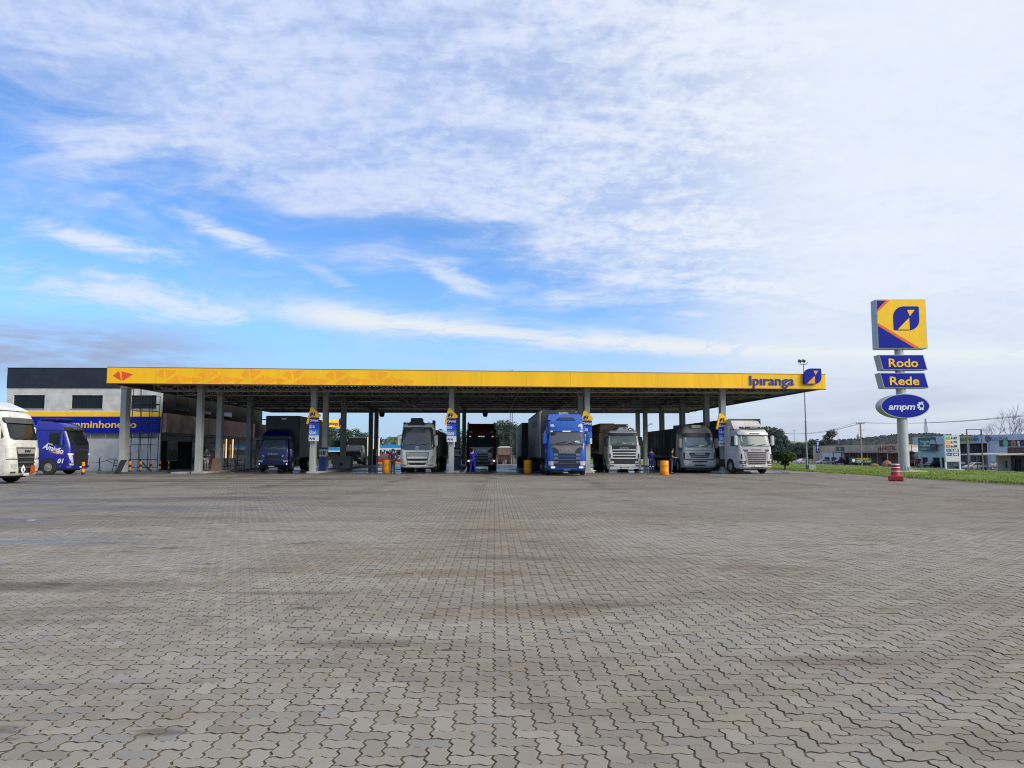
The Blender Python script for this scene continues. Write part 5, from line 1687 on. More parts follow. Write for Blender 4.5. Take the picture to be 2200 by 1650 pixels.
# ---- white truck with tall deflector, turned out of its lane
def deflector_truck():
    t = truck_root(1622, 51.2, 'white truck with tall roof deflector and full-height slatted grille at the right end', R(10), x=PX(1627, 51.2, 1010))
    W = paint('clean_white_paint', (.52, .525, .52))
    rings = [(.36, .12, 1.16), (.46, .02, 1.22), (1.0, .0, 1.25), (1.5, .02, 1.25), (1.86, .06, 1.24), (1.92, .12, 1.23), (2.66, .34, 1.17), (2.78, .36, 1.16), (2.98, .46, 1.12), (3.10, .66, 1.02), (3.15, .95, .92)]
    c = Cab(t, rings, 2.2, W, .26, .06)
    c.front('windscreen', [(1.86, -1.04, 1.04), (1.94, -1.08, 1.08), (2.62, -1.05, 1.05)], mat('green_screen', (.085, .12, .125), .07, 0, .2, .8, spec=.3), .014, .03)
    c.front('visor', [(2.66, -1.14, 1.14), (2.84, -1.14, 1.14)], W, .12, .12)
    c.front('visor_edge', [(2.625, -1.10, 1.10), (2.655, -1.10, 1.10)], BLACK, .11, .1)
    GP = mat('grille_grey', (.30, .29, .31), .4, .2)
    c.front('grille_frame', [(.62, -.62, .62), (1.0, -.82, .82), (1.86, -1.0, 1.0)], GP, .02, .03, n=13)
    c.pair('air_inlet', [(1.52, .68, .90), (1.66, .62, .98)], BLACK, proud=.034, n=5)
    for i, z in enumerate((.66, .80, .95, 1.10, 1.25, 1.40)):
        w = .60 + .16 * (z - .6)
        c.front('grille_slot', [(z, -w, w), (z + .085, -w - .015, w + .015)], BLACK, .036, .02, n=11, sub=1)
    c.letters('SCANIA', 1.66, .10, .72, mat('badge_grey', (.36, .35, .35), .4, .3), .04)
    c.front('bumper', [(.36, -1.18, 1.18), (.48, -1.23, 1.23), (.62, -1.24, 1.24)], W, .04, .07, n=15)
    c.front('bumper_slot', [(.40, -.45, .45), (.45, -.50, .50)], BLACK, .056, .02)
    c.pair('headlight', [(.70, .80, 1.20), (.88, .78, 1.22)], mat('smoked_lamp', (.10, .10, .11), .12, .2, .3, 12), proud=.03, n=6)
    c.pair('lamp_reflector', [(.75, .96, 1.08), (.83, .96, 1.08)], LAMP, proud=.04, n=3)
    for q in (.86, 1.02):
        c.pair('fog_light', [(.53, q - .05, q + .05), (.60, q - .05, q + .05)], DARK, proud=.055, n=3)
    c.pair('air_slot', [(1.02, 1.06, 1.14), (1.36, 1.06, 1.14)], BLACK, proud=.015, n=3)
    plate(c, .48, .42, .12, 0, .07)
    wipers(c, 1.90, (-.85, 0), .75)
    for s in (-1, 1):
        c.side('side_window', [(1.90, .5, 1.35), (2.6, .62, 1.32)], GLASS, s)
        arch(c, 1.35, W, .58, s, 1.25)
        mirror(t, 1.26, .3, 1.92, 2.62, W, s, .24)
        c.side('step_skirt', [(.40, 1.98, 2.2), (1.0, 1.98, 2.2)], W, s)
    deflector(t, [(.95, 3.08), (1.25, 3.35), (1.55, 3.68), (2.25, 3.80), (2.25, 3.05)], 1.14, W, taper=.9)
    b = MB().tube((-.95, .5, 3.12), (.95, .5, 3.12), .035)
    b.build('light_bar', BLACK, t)
    for q in (-.95, -.75, -.5, .5, .75, .95):
        MB().tube((q, .42, 3.17), (q, .52, 3.17), .07, .07, 8).build('spot_lamp', BLACK, t)
    MB().rbox(-.42, .42, .40, .50, 3.08, 3.24, .02).build('name_board', BLACK, t)
    text(t, 'DEUS E FIEL', .06, (.08, .39, 3.16), WHITE, .01, .6)
    c.letters('VAI COM DEUS', 2.755, .055, .75, BLACK, .145)
    MB().rbox(-1.2, -1.0, 1.6, 2.3, 1.0, 3.3, .05).build('side_fairing', W, t); MB().rbox(1.0, 1.2, 1.6, 2.3, 1.0, 3.3, .05).build('side_fairing', W, t)
    chassis(t, 6.4, [1.35, 4.4, 5.7])
deflector_truck()

# ---- two trucks standing at the left edge, noses to the right
def left_white():
    t = thing('truck', 'white truck with large chrome-edged grille and orange hazard panel at the left edge', 'truck', (-22.33, 37.6, 0.0), R(90), 'trucks at the left edge of the yard')
    W = paint('cream_white_paint', (.66, .66, .60))
    rings = [(.38, .12, 1.16), (.50, .02, 1.22), (1.0, .0, 1.25), (1.7, .03, 1.25), (2.1, .08, 1.24), (2.95, .34, 1.18), (3.12, .38, 1.17), (3.36, .50, 1.12), (3.46, .70, 1.0), (3.50, 1.0, .9)]
    c = Cab(t, rings, 2.3, W, .28, .07)
    c.front('windscreen', [(2.08, -.92, .92), (2.16, -1.08, 1.08), (2.9, -1.06, 1.06), (2.96, -1.0, 1.0)], GLASSD, .014, .03, n=13)
    c.front('visor', [(2.88, -1.12, 1.12), (3.02, -1.14, 1.14), (3.14, -1.12, 1.12)], mat('smoke_grey', (.075, .075, .08), .35), .12, .12)
    c.front('brow', [(3.10, -.85, .85), (3.30, -.80, .80)], W, .08, .08)
    c.front('grille_frame', [(1.20, -.66, .66), (1.72, -.76, .76)], BLACK, .012, .03)
    c.front('badge_panel', [(1.42, -.66, .66), (1.66, -.74, .74)], mat('silver_panel', (.40, .39, .37), .45, .2), .03, .03)
    c.letters('DAF', 1.54, .12, .46, DARK, .045, .05, bold=.03)
    c.front('grille', [(.50, -.58, .58), (1.22, -.68, .68)], BLACK, .010, .03)
    for z in (.74, .98, 1.22):
        c.front('grille_bar', [(z, -.62, .62), (z + .05, -.66, .66)], CHROME, .05, .05, sub=1)
    c.front('seam', [(1.14, -1.22, -.70), (1.17, -1.22, -.70)], BLACK, .014, .01)
    c.front('seam', [(1.14, .70, 1.22), (1.17, .70, 1.22)], BLACK, .014, .01)
    c.pair('corner_panel', [(1.22, .82, 1.22), (1.68, .86, 1.23)], W, proud=.03, n=6)
    c.pair('bumper_corner', [(.38, .62, 1.18), (.62, .60, 1.24), (1.12, .74, 1.25)], W, proud=.04, n=8)
    c.pair('headlight', [(.70, .74, 1.04), (.94, .76, 1.12)], LAMP, proud=.055, n=5)
    c.pair('fog_light', [(.50, .82, 1.08), (.57, .80, 1.10)], DARK, proud=.055, n=4)
    o = c.front('hazard_diamond', [(.44, -.33, -.31), (.66, -.50, -.14), (.88, -.33, -.31)], WHITE, .08, .012, n=3, sub=1)
    c.front('hazard_mark', [(.58, -.36, -.28), (.72, -.34, -.30)], BLACK, .09, .01, n=3)
    hp = c.front('hazard_panel', [(.48, .26, .66), (.84, .26, .66)], mat('hazard_orange', (.52, .085, .02), .5, 0, .15), .09, .012, n=3)
    c.front('panel_line', [(.655, .27, .65), (.665, .27, .65)], BLACK, .094, .006, n=3, parent=hp)
    MB().box(-.15, .28, c.y(0, .42) - .07, c.y(0, .42) - .05, .36, .47).build('number_plate', PLATE, t)
    for s in (-1, 1):
        c.side('side_window', [(2.06, .55, 1.45), (2.2, .38, 1.45), (2.85, .62, 1.42)], GLASS, s)
        arch(c, 1.38, W, .58, s, 1.25)
        mirror(t, 1.27, .55, 2.0, 2.75, W, s, .22)
    wipers(c, 2.12, (-.85, -.1, .5), .55)
    deflector(t, [(.72, 3.50), (.95, 3.66), (1.6, 3.95), (2.3, 4.08), (2.3, 3.48)], 1.14, W, taper=.9)
    chassis(t, 6.6, [1.38, 4.4, 5.7])
left_white()
def left_blue():
    Y = 51.5
    t = thing('truck', 'dark blue truck with white lettering on its door at the left edge of the yard', 'truck', (PX(158, Y, 1015), Y + .9, 0.0), R(88), 'trucks at the left edge of the yard')
    B = paint('royal_blue_paint', srgb(28, 30, 140), .3)
    rings = [(.34, .14, 1.15), (.44, .02, 1.22), (1.0, .0, 1.25), (1.7, .04, 1.25), (2.1, .10, 1.24), (2.92, .42, 1.18), (3.10, .48, 1.16), (3.34, .72, 1.08), (3.52, 1.2, .98), (3.60, 1.7, .92)]
    c = Cab(t, rings, 2.5, B, .28, .07)
    c.front('windscreen', [(2.0, -1.04, 1.04), (2.10, -1.08, 1.08), (2.90, -1.05, 1.05)], GLASSD, .014, .03, n=13)
    c.front('lower_screen', [(1.70, -.95, .95), (1.98, -1.05, 1.05)], BLACK, .016, .03, n=11)
    c.front('visor', [(2.92, -1.12, 1.12), (3.16, -1.10, 1.10)], BLACK, .10, .1)
    c.letters('GLOBETROTTER', 3.06, .09, 1.0, CHROME, .12)
    c.front('grille', [(.62, -.72, .72), (1.62, -.82, .82)], BLACK, .014, .03)
    for z in (.84, 1.06, 1.28):
        c.front('grille_bar', [(z, -.72, .72), (z + .03, -.72, .72)], DARK, .03, .03, sub=1)
    c.pair('headlight', [(.78, .88, 1.04), (1.10, .94, 1.18), (1.34, 1.02, 1.20)], LAMP, proud=.02, n=5)
    c.pair('brow_light', [(1.34, .88, 1.21), (1.39, .94, 1.22)], LAMP_ON, proud=.025, n=5)
    c.pair('fog_light', [(.62, .86, 1.14), (.74, .84, 1.16)], LAMP, proud=.035, n=5)
    c.front('bumper', [(.34, -1.16, 1.16), (.58, -1.23, 1.23)], B, .03, .06, n=15)
    plate(c, .44, .4, .12)
    for s in (-1, 1):
        c.side('side_window', [(1.98, .62, 1.55), (2.1, .45, 1.55), (2.80, .72, 1.50)], GLASSD, s)
        c.side('door_seam', [(.9, 1.68, 1.70), (2.95, 1.68, 1.70)], mat('seam_blue', srgb(14, 15, 80), .4), s)
        c.side('roof_seam', [(2.93, .6, 2.5), (2.95, .6, 2.5)], mat('seam_blue', srgb(14, 15, 80), .4), s)
        arch(c, 1.45, B, .62, s, 1.25)
        mirror(t, 1.27, .6, 1.9, 2.78, B, s, .22)
        c.side('step_chrome', [(.56, .62, 1.1), (.60, .62, 1.1)], CHROME, s, .02)
        c.side('stripe', [(1.36, .50, .98), (1.40, .50, .98), (1.52, 1.1, 1.5)], mat('stripe_orange', srgb(220, 120, 90), .5), s, .014)
    # lettering on the side that faces the yard
    X = 1.266
    text(t, 'Amigão', .36, (-X, 1.18, 1.74), WHITE, .012, 1.42, R(-90), bold=.035, shear=.25, tilt=R(-16))
    text(t, 'REDE', .09, (-X, 1.40, 2.03), WHITE, .012, .35, R(-90), tilt=R(-16))
    text(t, '01', .30, (-X, .66, .92), WHITE, .012, .40, R(-90), bold=.03, shear=.2)
    OR = mat('stripe_orange', srgb(220, 120, 90), .5)
    MB().prism([(2.62, 2.25), (2.85, 2.35), (2.95, 2.15), (3.1, 2.1), (2.9, 1.95), (2.85, 1.75), (2.68, 1.95), (2.5, 2.0)], -X - .012, -X + .02, 'yz').build('star_print', WHITE, t)
    MB().prism([(2.75, 2.15), (3.1, 2.25), (3.2, 1.95), (2.9, 1.85)], -X - .018, -X - .013, 'yz').prism([(2.75, 1.6), (3.1, 1.7), (3.1, 1.45), (2.75, 1.45)], -X - .014, -X + .02, 'yz').build('flag_print', OR, t)
    MB().rbox(-.95, .95, 1.2, 2.4, 3.56, 3.78, .06).build('roof_air_unit', mat('dark_blue', srgb(16, 18, 80), .4), t)
    MB().rbox(-1.25, -1.0, 2.51, 3.5, 1.05, 3.3, .05).build('side_fairing', B, t); MB().rbox(1.0, 1.25, 2.51, 3.5, 1.05, 3.3, .05).build('side_fairing', B, t)
    chassis(t, 6.8, [1.45, 4.6, 5.9], rim=mat('worn_rim', (.26, .25, .23), .5, .4, .2))
left_blue()

# ================================================================ trailers
def trailer(label, x, Y0, L, hw, z0, z1, front_m, side_m, top_m, rz=0.0, axles=3, panels=None, folds=0, name='semi_trailer', deck=1.05, wheels_y=None, group='trailers under the canopy', letters=None):
    t = thing(name, label, 'trailer', (x, Y0, 0.014), rz, group)
    MB().rbox(-hw, hw, 0.0, 0.14, z0, z1, .02).build('front_wall', front_m, t)
    b = MB()
    if folds:
        n = folds; rg = random.Random(folds)
        for s in (-1, 1):
            r0, r1 = [], []
            for i in range(n + 1):
                y = .15 + (L - .15) * i / n
                d = hw + (0.035 if i % 2 else -0.01) + rg.uniform(-.012, .012)
                r0.append((s * d, y, z0)); r1.append((s * (d - .02), y, z1 - .05 + rg.uniform(-.03, .03)))
            b.loft([r0, r1], False, False, closed=False)
        b.box(-hw + .05, hw - .05, .15, L, z1 - .10, z1 - .04).box(-hw + .05, hw - .05, L - .1, L, z0, z1 - .11)
        b.build('tarpaulin', side_m, t)
    else:
        n = panels or 8
        for s in (-1, 1):
            for i in range(n):
                y0, y1 = .15 + (L - .15) * i / n, .15 + (L - .15) * (i + 1) / n
                MB().rbox(*sorted((s * hw, s * (hw - .05))), y0 + .012, y1 - .012, z0, z1 - .12, .008).build('side_panel', side_m, t)
        MB().rbox(-hw, hw, .145, L, z1 - .115, z1, .02).build('roof', top_m, t)
        MB().box(-hw + .06, hw - .06, L - .1, L - .01, z0, z1 - .12).build('rear_door', side_m, t)
    d = MB().box(-hw, hw, .05, L, deck, z0 - .003)
    for s in (-.4, .4): d.box(s - .07, s + .07, .3, L, deck - .35, deck - .002)
    for s in (-1, 1): d.box(*sorted((s * .75, s * 1.0)), 2.2, 2.35, .25, deck - .002)
    d.build('chassis', DARK, t)
    for k in range(axles):
        y = (wheels_y or L - 4.2) + k * 1.3
        for s in (-1, 1): wheel(t, s * (hw - .02), y, .5, .3, s, None, True)
    for s in (-1, 1):
        MB().box(*sorted((s * (hw - .4), s * (hw - .05))), L - .3, L - .28, .35, .75).build('mudflap', BLACK, t)
        MB().tube((s * (hw - .12), -.012, z1 - .12), (s * (hw - .12), 0.0, z1 - .12), .035).build('marker_light', LAMP, t)
    return t
GREYC = mat('grey_curtain', (.17, .17, .165), .5, 0, .25, .5)
DARKC = mat('dark_front', (.03, .033, .036), .5, 0, .25)
TARPB = mat('black_tarp', (.038, .038, .042), .6, 0, .4, .8, stretch=(1, 2, .3))
xb = PX(1201, 50.6, 900)
tr = trailer('tall dark box trailer with grey side panels hitched to the bright blue truck', xb, 50.75, 14.0, 1.29, 1.15, 4.30, DARKC, GREYC, mat('dark_grey_roof', (.10, .10, .10), .6), panels=9)
text(tr, 'RANDON', .14, (.32, -.015, 4.1), WHITE, .012, .62)
text(tr, 'SR BRASIL', .42, (-1.30, 5.5, 3.55), mat('faint_print', (.09, .10, .11), .5), .008, 5.5, R(-90))
b = MB().rbox(-1.29, -1.25, -.02, .0, 1.15, 4.2, .005).build('corner_post', mat('pale_post', (.45, .45, .43), .5), tr)
trailer('rear grey box trailer behind the dark trailer of the bright blue truck', PX(1121, 67.2, 940) + 1.29, 67.2, 13.0, 1.29, 1.15, 4.10, DARKC, mat('pale_curtain', (.30, .30, .285), .55, 0, .2, .5), DARKC, panels=8)
trailer('grey tipper trailer with tarpaulin behind the white truck with round badge', PX(909, 58.5, 950), 57.6, 13.0, 1.27, 1.25, 3.15, DARKC, mat('blue_grey_tarp', (.10, .115, .12), .6, 0, .3, .8), DARKC, folds=40)
tg = trailer('black tarpaulin trailer with low brown wooden sides behind the grey domed truck', PX(1503, 57.6, 950), 57.2, 13.2, 1.29, 1.85, 3.42, DARKC, TARPB, DARKC, folds=46, deck=1.05)
b = [MB().rbox(*sorted((s * 1.30, s * 1.34)), .3 + i * 1.28, .3 + i * 1.28 + 1.24, 1.2, 1.84, .01).build('side_board', mat('weathered_board', (.16, .12, .085), .8, 0, .3, 2), tg) for i in range(10) for s in (-1, 1)]
trailer('black box trailer behind the white truck with tall deflector', PX(1593, 56.2, 940), 55.6, 13.5, 1.30, 1.2, 3.95, DARKC, TARPB, DARKC, R(3), folds=36)
trailer('dark low trailer behind the maroon truck', PX(1034, 66.2, 950), 66.0, 12.0, 1.25, 1.2, 3.2, DARKC, TARPB, DARKC, folds=30)
# far vehicles beyond the pumps
def far_box_truck():
    Y = 92.0
    t = thing('truck', 'cream box truck with dark front parked beyond the pumps', 'truck', (PX(757, Y, 990), Y, 0.0), R(-8))
    CB = mat('cream_box', (.62, .60, .44), .5, 0, .1, .5)
    MB().rbox(-1.2, 1.2, 2.0, 7.6, 1.0, 3.35, .03).build('box_body', CB, t)
    MB().box(-1.19, 1.19, 1.97, 1.999, 1.0, 3.33).build('box_front', DARK, t)
    c = Cab(t, [(.4, .05, 1.05), (1.2, .0, 1.08), (1.6, .1, 1.06), (2.3, .5, .98), (2.4, .8, .9)], 1.8, paint('black_paint', (.015, .015, .017)), .2)
    c.front('windscreen', [(1.55, -.95, .95), (2.25, -.9, .9)], GLASS, .014, .03)
    c.pair('headlight', [(.7, .7, 1.0), (.85, .7, 1.0)], LAMP, proud=.03, n=4)
    plate(c, .5)
    for s in (-1, 1):
        c.side('side_window', [(1.5, .4, 1.3), (2.2, .6, 1.3)], GLASS, s)
        mirror(t, 1.05, .3, 1.5, 2.1, CHROME, s, .18)
        wheel(t, s * 1.1, 1.1, .42, .25, s); wheel(t, s * 1.1, 5.6, .42, .25, s, None, True)
    MB().box(-.9, .9, .6, 7.4, .5, .999).build('chassis', DARK, t)
far_box_truck()
def far_rear_trailer():
    Y = 118.0
    p = P(1084.5, 990, Y)
    t = thing('semi_trailer', 'brown tarpaulin trailer seen from behind, beyond the maroon truck', 'trailer', (p.x, Y, gz(p.x, Y)))
    z = gz(p.x, Y)
    MB().rbox(-1.05, 1.05, 0, 8, PZ(978, Y) - z, PZ(962, Y) - z, .04).build('body', mat('brown_tarp', (.16, .10, .08), .7, 0, .25), t)
    MB().prism([(-1.12, PZ(962, Y) - z), (1.12, PZ(962, Y) - z), (.7, PZ(958.5, Y) - z), (-.7, PZ(958.5, Y) - z)], -.05, 8).build('roof', mat('pale_tarp', (.45, .45, .42), .6), t)
    b = MB().box(-1.0, 1.0, .1, 8, .7, PZ(978.2, Y) - z).build('chassis', DARK, t)
    for q in (-.8, -.45, -.1):
        MB().box(q - .09, q + .09, -.03, 0, .82, .95).build('tail_light', REDL, t)
    MB().box(-.9, -.4, -.03, 0, .3, .75).build('mudflap', BLACK, t); MB().box(.4, .9, -.03, 0, .3, .75).build('mudflap', BLACK, t)
    for s in (-1, 1):
        wheel(t, s * 1.0, 1.4, .48, .3, s, None, True); wheel(t, s * 1.0, 2.7, .48, .3, s, None, True)
far_rear_trailer()

# ================================================================ cars
def car(name, label, x, y, rz, kind, m, group=None, z=None):
    t = thing(name, label, 'pickup' if kind == 'pickup' else 'car', (x, y, gz(x, y) if z is None else z), rz, group)
    # local: nose towards -y
    if kind == 'hatch':
        L, W, prof = 3.95, .84, [(0, .62, .30), (.10, .72, .22), (.95, .93, .22), (1.75, 1.42, .22), (3.1, 1.46, .22), (3.75, 1.02, .22), (3.9, .85, .25), (3.95, .5, .3)]
        gl = (1.0, 1.72, 3.15, 3.62)
    elif kind == 'sedan':
        L, W, prof = 4.4, .86, [(0, .58, .30), (.1, .70, .22), (1.15, .92, .22), (1.95, 1.40, .22), (3.1, 1.42, .22), (3.75, 1.02, .22), (4.3, .95, .24), (4.4, .55, .3)]
        gl = (1.2, 1.92, 3.12, 3.65)
    else:
        L, W, prof = 5.2, .92, [(0, .75, .42), (.1, .95, .36), (1.3, 1.08, .36), (2.0, 1.72, .36), (3.2, 1.74, .36), (3.55, 1.10, .36), (5.15, 1.10, .36), (5.2, .6, .42)]
        gl = (1.38, 1.98, 3.2, 3.5)
    rg = []
    belt = prof[2][1]
    for yy, top, bot in prof:
        k = max(0, top - belt)
        wt = W - k * .32
        rg.append([(-W * .96, yy, bot), (W * .96, yy, bot), (W, yy, (bot + min(top, belt)) / 2), (W * .97, yy, min(top, belt) - .02), (wt * .96, yy, top - .03 if k else top), (wt * .85, yy, top + .02),
                   (-wt * .85, yy, top + .02), (-wt * .96, yy, top - .03 if k else top), (-W * .97, yy, min(top, belt) - .02), (-W, yy, (bot + min(top, belt)) / 2)])
    MB().loft(rg).build('body', m, t, 35)
    roof = prof[3][1]
    a, b_, c, d = gl
    for s in (-1, 1):
        MB().loft([[(s * (W * .985), a + .12, belt + .02), (s * (W * .985), d - .05, belt + .02), (s * (W - .06), d - .05, belt + .02), (s * (W - .06), a + .12, belt + .02)],
                   [(s * (W - (roof - belt) * .30 + .015), b_ + .1, roof - .08), (s * (W - (roof - belt) * .30 + .015), c, roof - .08), (s * (W - .3), c, roof - .08), (s * (W - .3), b_ + .1, roof - .08)]]).build('side_window', GLASS, t)
    wk = W - (roof - belt) * .32
    MB().loft([[(-W * .88, a - .02, belt + .06), (W * .88, a - .02, belt + .06), (W * .88, a + .1, belt + .02), (-W * .88, a + .1, belt + .02)], [(-wk * .85, b_ - .06, roof - .03), (wk * .85, b_ - .06, roof - .03), (wk * .85, b_ + .05, roof - .08), (-wk * .85, b_ + .05, roof - .08)]]).build('windscreen', GLASS, t)
    MB().loft([[(-W * .85, d + .1, belt + .08), (W * .85, d + .1, belt + .08), (W * .85, d - .1, belt + .04), (-W * .85, d - .1, belt + .04)], [(-wk * .8, c + .1, roof - .02), (wk * .8, c + .1, roof - .02), (wk * .8, c - .05, roof - .06), (-wk * .8, c - .05, roof - .06)]]).build('rear_window', GLASS, t)
    r = .31 if kind != 'pickup' else .38
    for yy in (.78, L - .75):
        for s in (-1, 1):
            o = wheel(t, s * (W + .015), yy, r, .2, s)
    for s in (-1, 1):
        MB().rbox(*sorted((s * .45, s * .78)), -.02, .12, .58, .70, .02).build('headlight', LAMP, t)
        MB().rbox(*sorted((s * .55, s * .82)), L - .12, L + .01, .70, .86, .02).build('tail_light', REDL, t)
        MB().rbox(*sorted((s * (W + .02), s * (W + .16))), a + .25, a + .36, belt, belt + .13, .02).build('door_mirror', BLACK, t)
    MB().rbox(-W * .9, W * .9, -.05, .1, prof[0][2] + .02, prof[0][2] + .16, .03).rbox(-W * .9, W * .9, L - .1, L + .05, prof[0][2] + .02, prof[0][2] + .16, .03).build('bumper', BLACK if kind == 'pickup' else m, t)
    return t
SILV = paint('silver_paint', (.52, .53, .54)); WHC = paint('car_white_paint', (.68, .68, .69)); REDC = paint('red_paint', (.32, .015, .025)); BRN = paint('brown_paint', (.085, .06, .05)); GRY = paint('dark_grey_paint', (.16, .15, .145)); NVY = paint('navy_paint', (.02, .035, .13)); BLK = paint('black_car_paint', (.02, .02, .022)); YEL = paint('yellow_paint', (.60, .36, .02))
def carpx(name, label, px, Y, rz, kind, m, group='cars parked by the roadside shops'):
    p = P(px, 1000, Y)
    return car(name, label, p.x, Y, rz, kind, m, group)
carpx('parked_car', 'red car beyond the pumps behind the man in dark clothes', 866, 106, R(86), 'sedan', REDC, None)
carpx('parked_car', 'white car half hidden behind the concrete block of the floodlight mast', 1738, 236, R(100), 'hatch', WHC)
carpx('parked_car', 'silver hatchback parked in front of the hotel windows', 1756, 226, R(-80), 'hatch', SILV)
carpx('pickup_truck', 'dark brown pickup with pale cab parked left of the green banner', 1788, 214, R(-84), 'pickup', BRN)
carpx('parked_car', 'silver hatchback parked behind the wooden goal-like frame', 2073, 150, R(-84), 'hatch', SILV)
carpx('pickup_truck', 'dark grey pickup parked right of the silver hatchback by the restaurant', 2117, 146, R(-86), 'pickup', GRY)
carpx('parked_car', 'navy car parked under the price sign', 2058, 160, R(-70), 'sedan', NVY)
carpx('parked_car', 'yellow car standing inside the open workshop', 2092, 166, R(30), 'hatch', YEL)
carpx('parked_car', 'black car parked under the restaurant awning', 2178, 141, R(-80), 'sedan', BLK)
carpx('parked_car', 'dark car parked beside the green warehouse door', 1990, 172, R(-60), 'hatch', BLK)
# ================================================================ people
SKIN = mat('skin', (.36, .20, .135), .55, 0, .08)
HAIR = mat('hair_dark', (.018, .013, .011), .7, 0, .2)
SHOE = mat('shoes', (.03, .028, .027), .6, 0, .2)
def skin_mesh(name, nodes, edges, m, root=0, sub=1):
    me = bpy.data.meshes.new(name)
    me.from_pydata([n[0] for n in nodes], edges, [])
    o = bpy.data.objects.new(name, me)
    col.objects.link(o)
    md = o.modifiers.new('skin', 'SKIN')
    md.use_smooth_shade = True
    sv = me.skin_vertices[0].data
    for i, n in enumerate(nodes):
        r = n[1]
        sv[i].radius = (r, r) if not isinstance(r, tuple) else r
        sv[i].use_root = (i == root)
    s = o.modifiers.new('sub', 'SUBSURF'); s.levels = sub; s.render_levels = sub
    dg = bpy.context.evaluated_depsgraph_get()
    out = bpy.data.meshes.new_from_object(o.evaluated_get(dg))
    bpy.data.objects.remove(o)
    out.name = name
    out.materials.clear(); out.materials.append(m)
    out.polygons.foreach_set('use_smooth', [True] * len(out.polygons))
    out.update()
    return out
def person(label, px, py, Y, rz, shirt, legs, arms='down', shorts=False, lean=0.0, stance=0.10, sleeves='short', h=1.72, stride=0.0, group=None, zbase=None):
    g = P(px, py, Y)
    t = thing('person', label, 'person', (g.x, Y, 0.014 if zbase is None else zbase), rz, group)
    k = h / 1.74
    ly = lambda z: -lean * max(0, z - .95)                    # bending forward from the hips
    ND, ED = [], []
    def nd(x, y, z, r, par=None):
        ND.append(((x * k, (y + ly(z)) * k, z * k), r * k)); i = len(ND) - 1
        if par is not None: ED.append((par, i))
        return i
    pel = nd(0, 0, .96, .135); sp = nd(0, .01, 1.15, .12, pel); ch = nd(0, .0, 1.34, .14, sp); nk = nd(0, .0, 1.49, .055, ch)
    hb = nd(0, -.015, 1.57, .075, nk); ht = nd(0, -.02, 1.67, .080, hb)
    A = {}
    pose = {'down': ((.26, .03, 1.14), (.27, -.03, .90)), 'front': ((.25, -.05, 1.16), (.16, -.30, 1.12)), 'work': ((.30, -.12, 1.18), (.20, -.36, 1.05)),
            'hips': ((.34, .06, 1.16), (.19, -.04, 1.02)), 'fold': ((.27, -.06, 1.14), (-.02, -.20, 1.18))}
    for s in (-1, 1):
        pz = pose[arms if not isinstance(arms, tuple) else arms[0 if s < 0 else 1]]
        sh = nd(s * .185, 0, 1.42, .062, ch)
        el = nd(s * pz[0][0], pz[0][1], pz[0][2], .043, sh)
        wr = nd(s * pz[1][0], pz[1][1], pz[1][2], .029, el)
        d = (Vector(pz[1]) - Vector(pz[0])).normalized()
        hd = nd(s * (pz[1][0] + d.x * .07), pz[1][1] + d.y * .07, pz[1][2] + d.z * .07, .034, wr)
        for f, (o, L) in enumerate(((-.028, .075), (-.010, .088), (.010, .082), (.028, .065))):
            nd(s * (pz[1][0] + d.x * (.09 + L)), pz[1][1] + d.y * (.09 + L) + o, pz[1][2] + d.z * (.09 + L) + o * .3, .009, hd)
        nd(s * (pz[1][0] + d.x * .10) - s * .03, pz[1][1] + d.y * .10 - .035, pz[1][2] + d.z * .10, .010, wr)
        A[s] = (sh, el, wr)
    Lg = {}
    for s in (-1, 1):
        hp = nd(s * .088, 0, .90, .092, pel)
        kn = nd(s * (stance * .9 + .01), -.02 + s * stride * .4, .50, .060, hp)
        an = nd(s * (stance + .01), .03 + s * stride, .09, .040, kn)
        to = nd(s * (stance + .03), -.13 + s * stride, .035, .034, an)
        Lg[s] = (hp, kn, an, to)
    tor = (pel, sp, ch) + tuple(Lg[s][0] for s in (-1, 1)) if shorts else (pel, sp, ch) + tuple(Lg[s][j] for s in (-1, 1) for j in (0, 1))
    link('body', skin_mesh('body', [(c, r - .03 * k if i in tor else r) for i, (c, r) in enumerate(ND)], ED, SKIN), t)
    def sub(idx, grow, m, name, cut=None):
        mp = {i: j for j, i in enumerate(idx)}
        n2 = [(ND[i][0], ND[i][1] + grow * k) for i in idx]
        e2 = [(mp[a], mp[b]) for a, b in ED if a in mp and b in mp]
        if cut:
            for a, b, f, r in cut:          # a sleeve or leg that ends part-way
                pa, pb = Vector(ND[a][0]), Vector(ND[b][0])
                n2.append((tuple(pa.lerp(pb, f)), r * k)); e2.append((mp[a], len(n2) - 1))
        return link(name, skin_mesh(name, n2, e2, m), t)
    cut = None
    idx = [pel, sp, ch]
    if sleeves == 'long': idx += [q for s in (-1, 1) for q in A[s]]
    else:
        idx += [A[s][0] for s in (-1, 1)]
        cut = [(A[s][0], A[s][1], .75, .062) for s in (-1, 1)]
    sub(idx, .018, shirt, 'shirt', cut)
    if shorts:
        sub([pel] + [Lg[s][0] for s in (-1, 1)], .024, legs, 'shorts', [(Lg[s][0], Lg[s][1], .92, .098) for s in (-1, 1)])
    else:
        sub([pel] + [q for s in (-1, 1) for q in Lg[s][:3]], .022, legs, 'trousers')
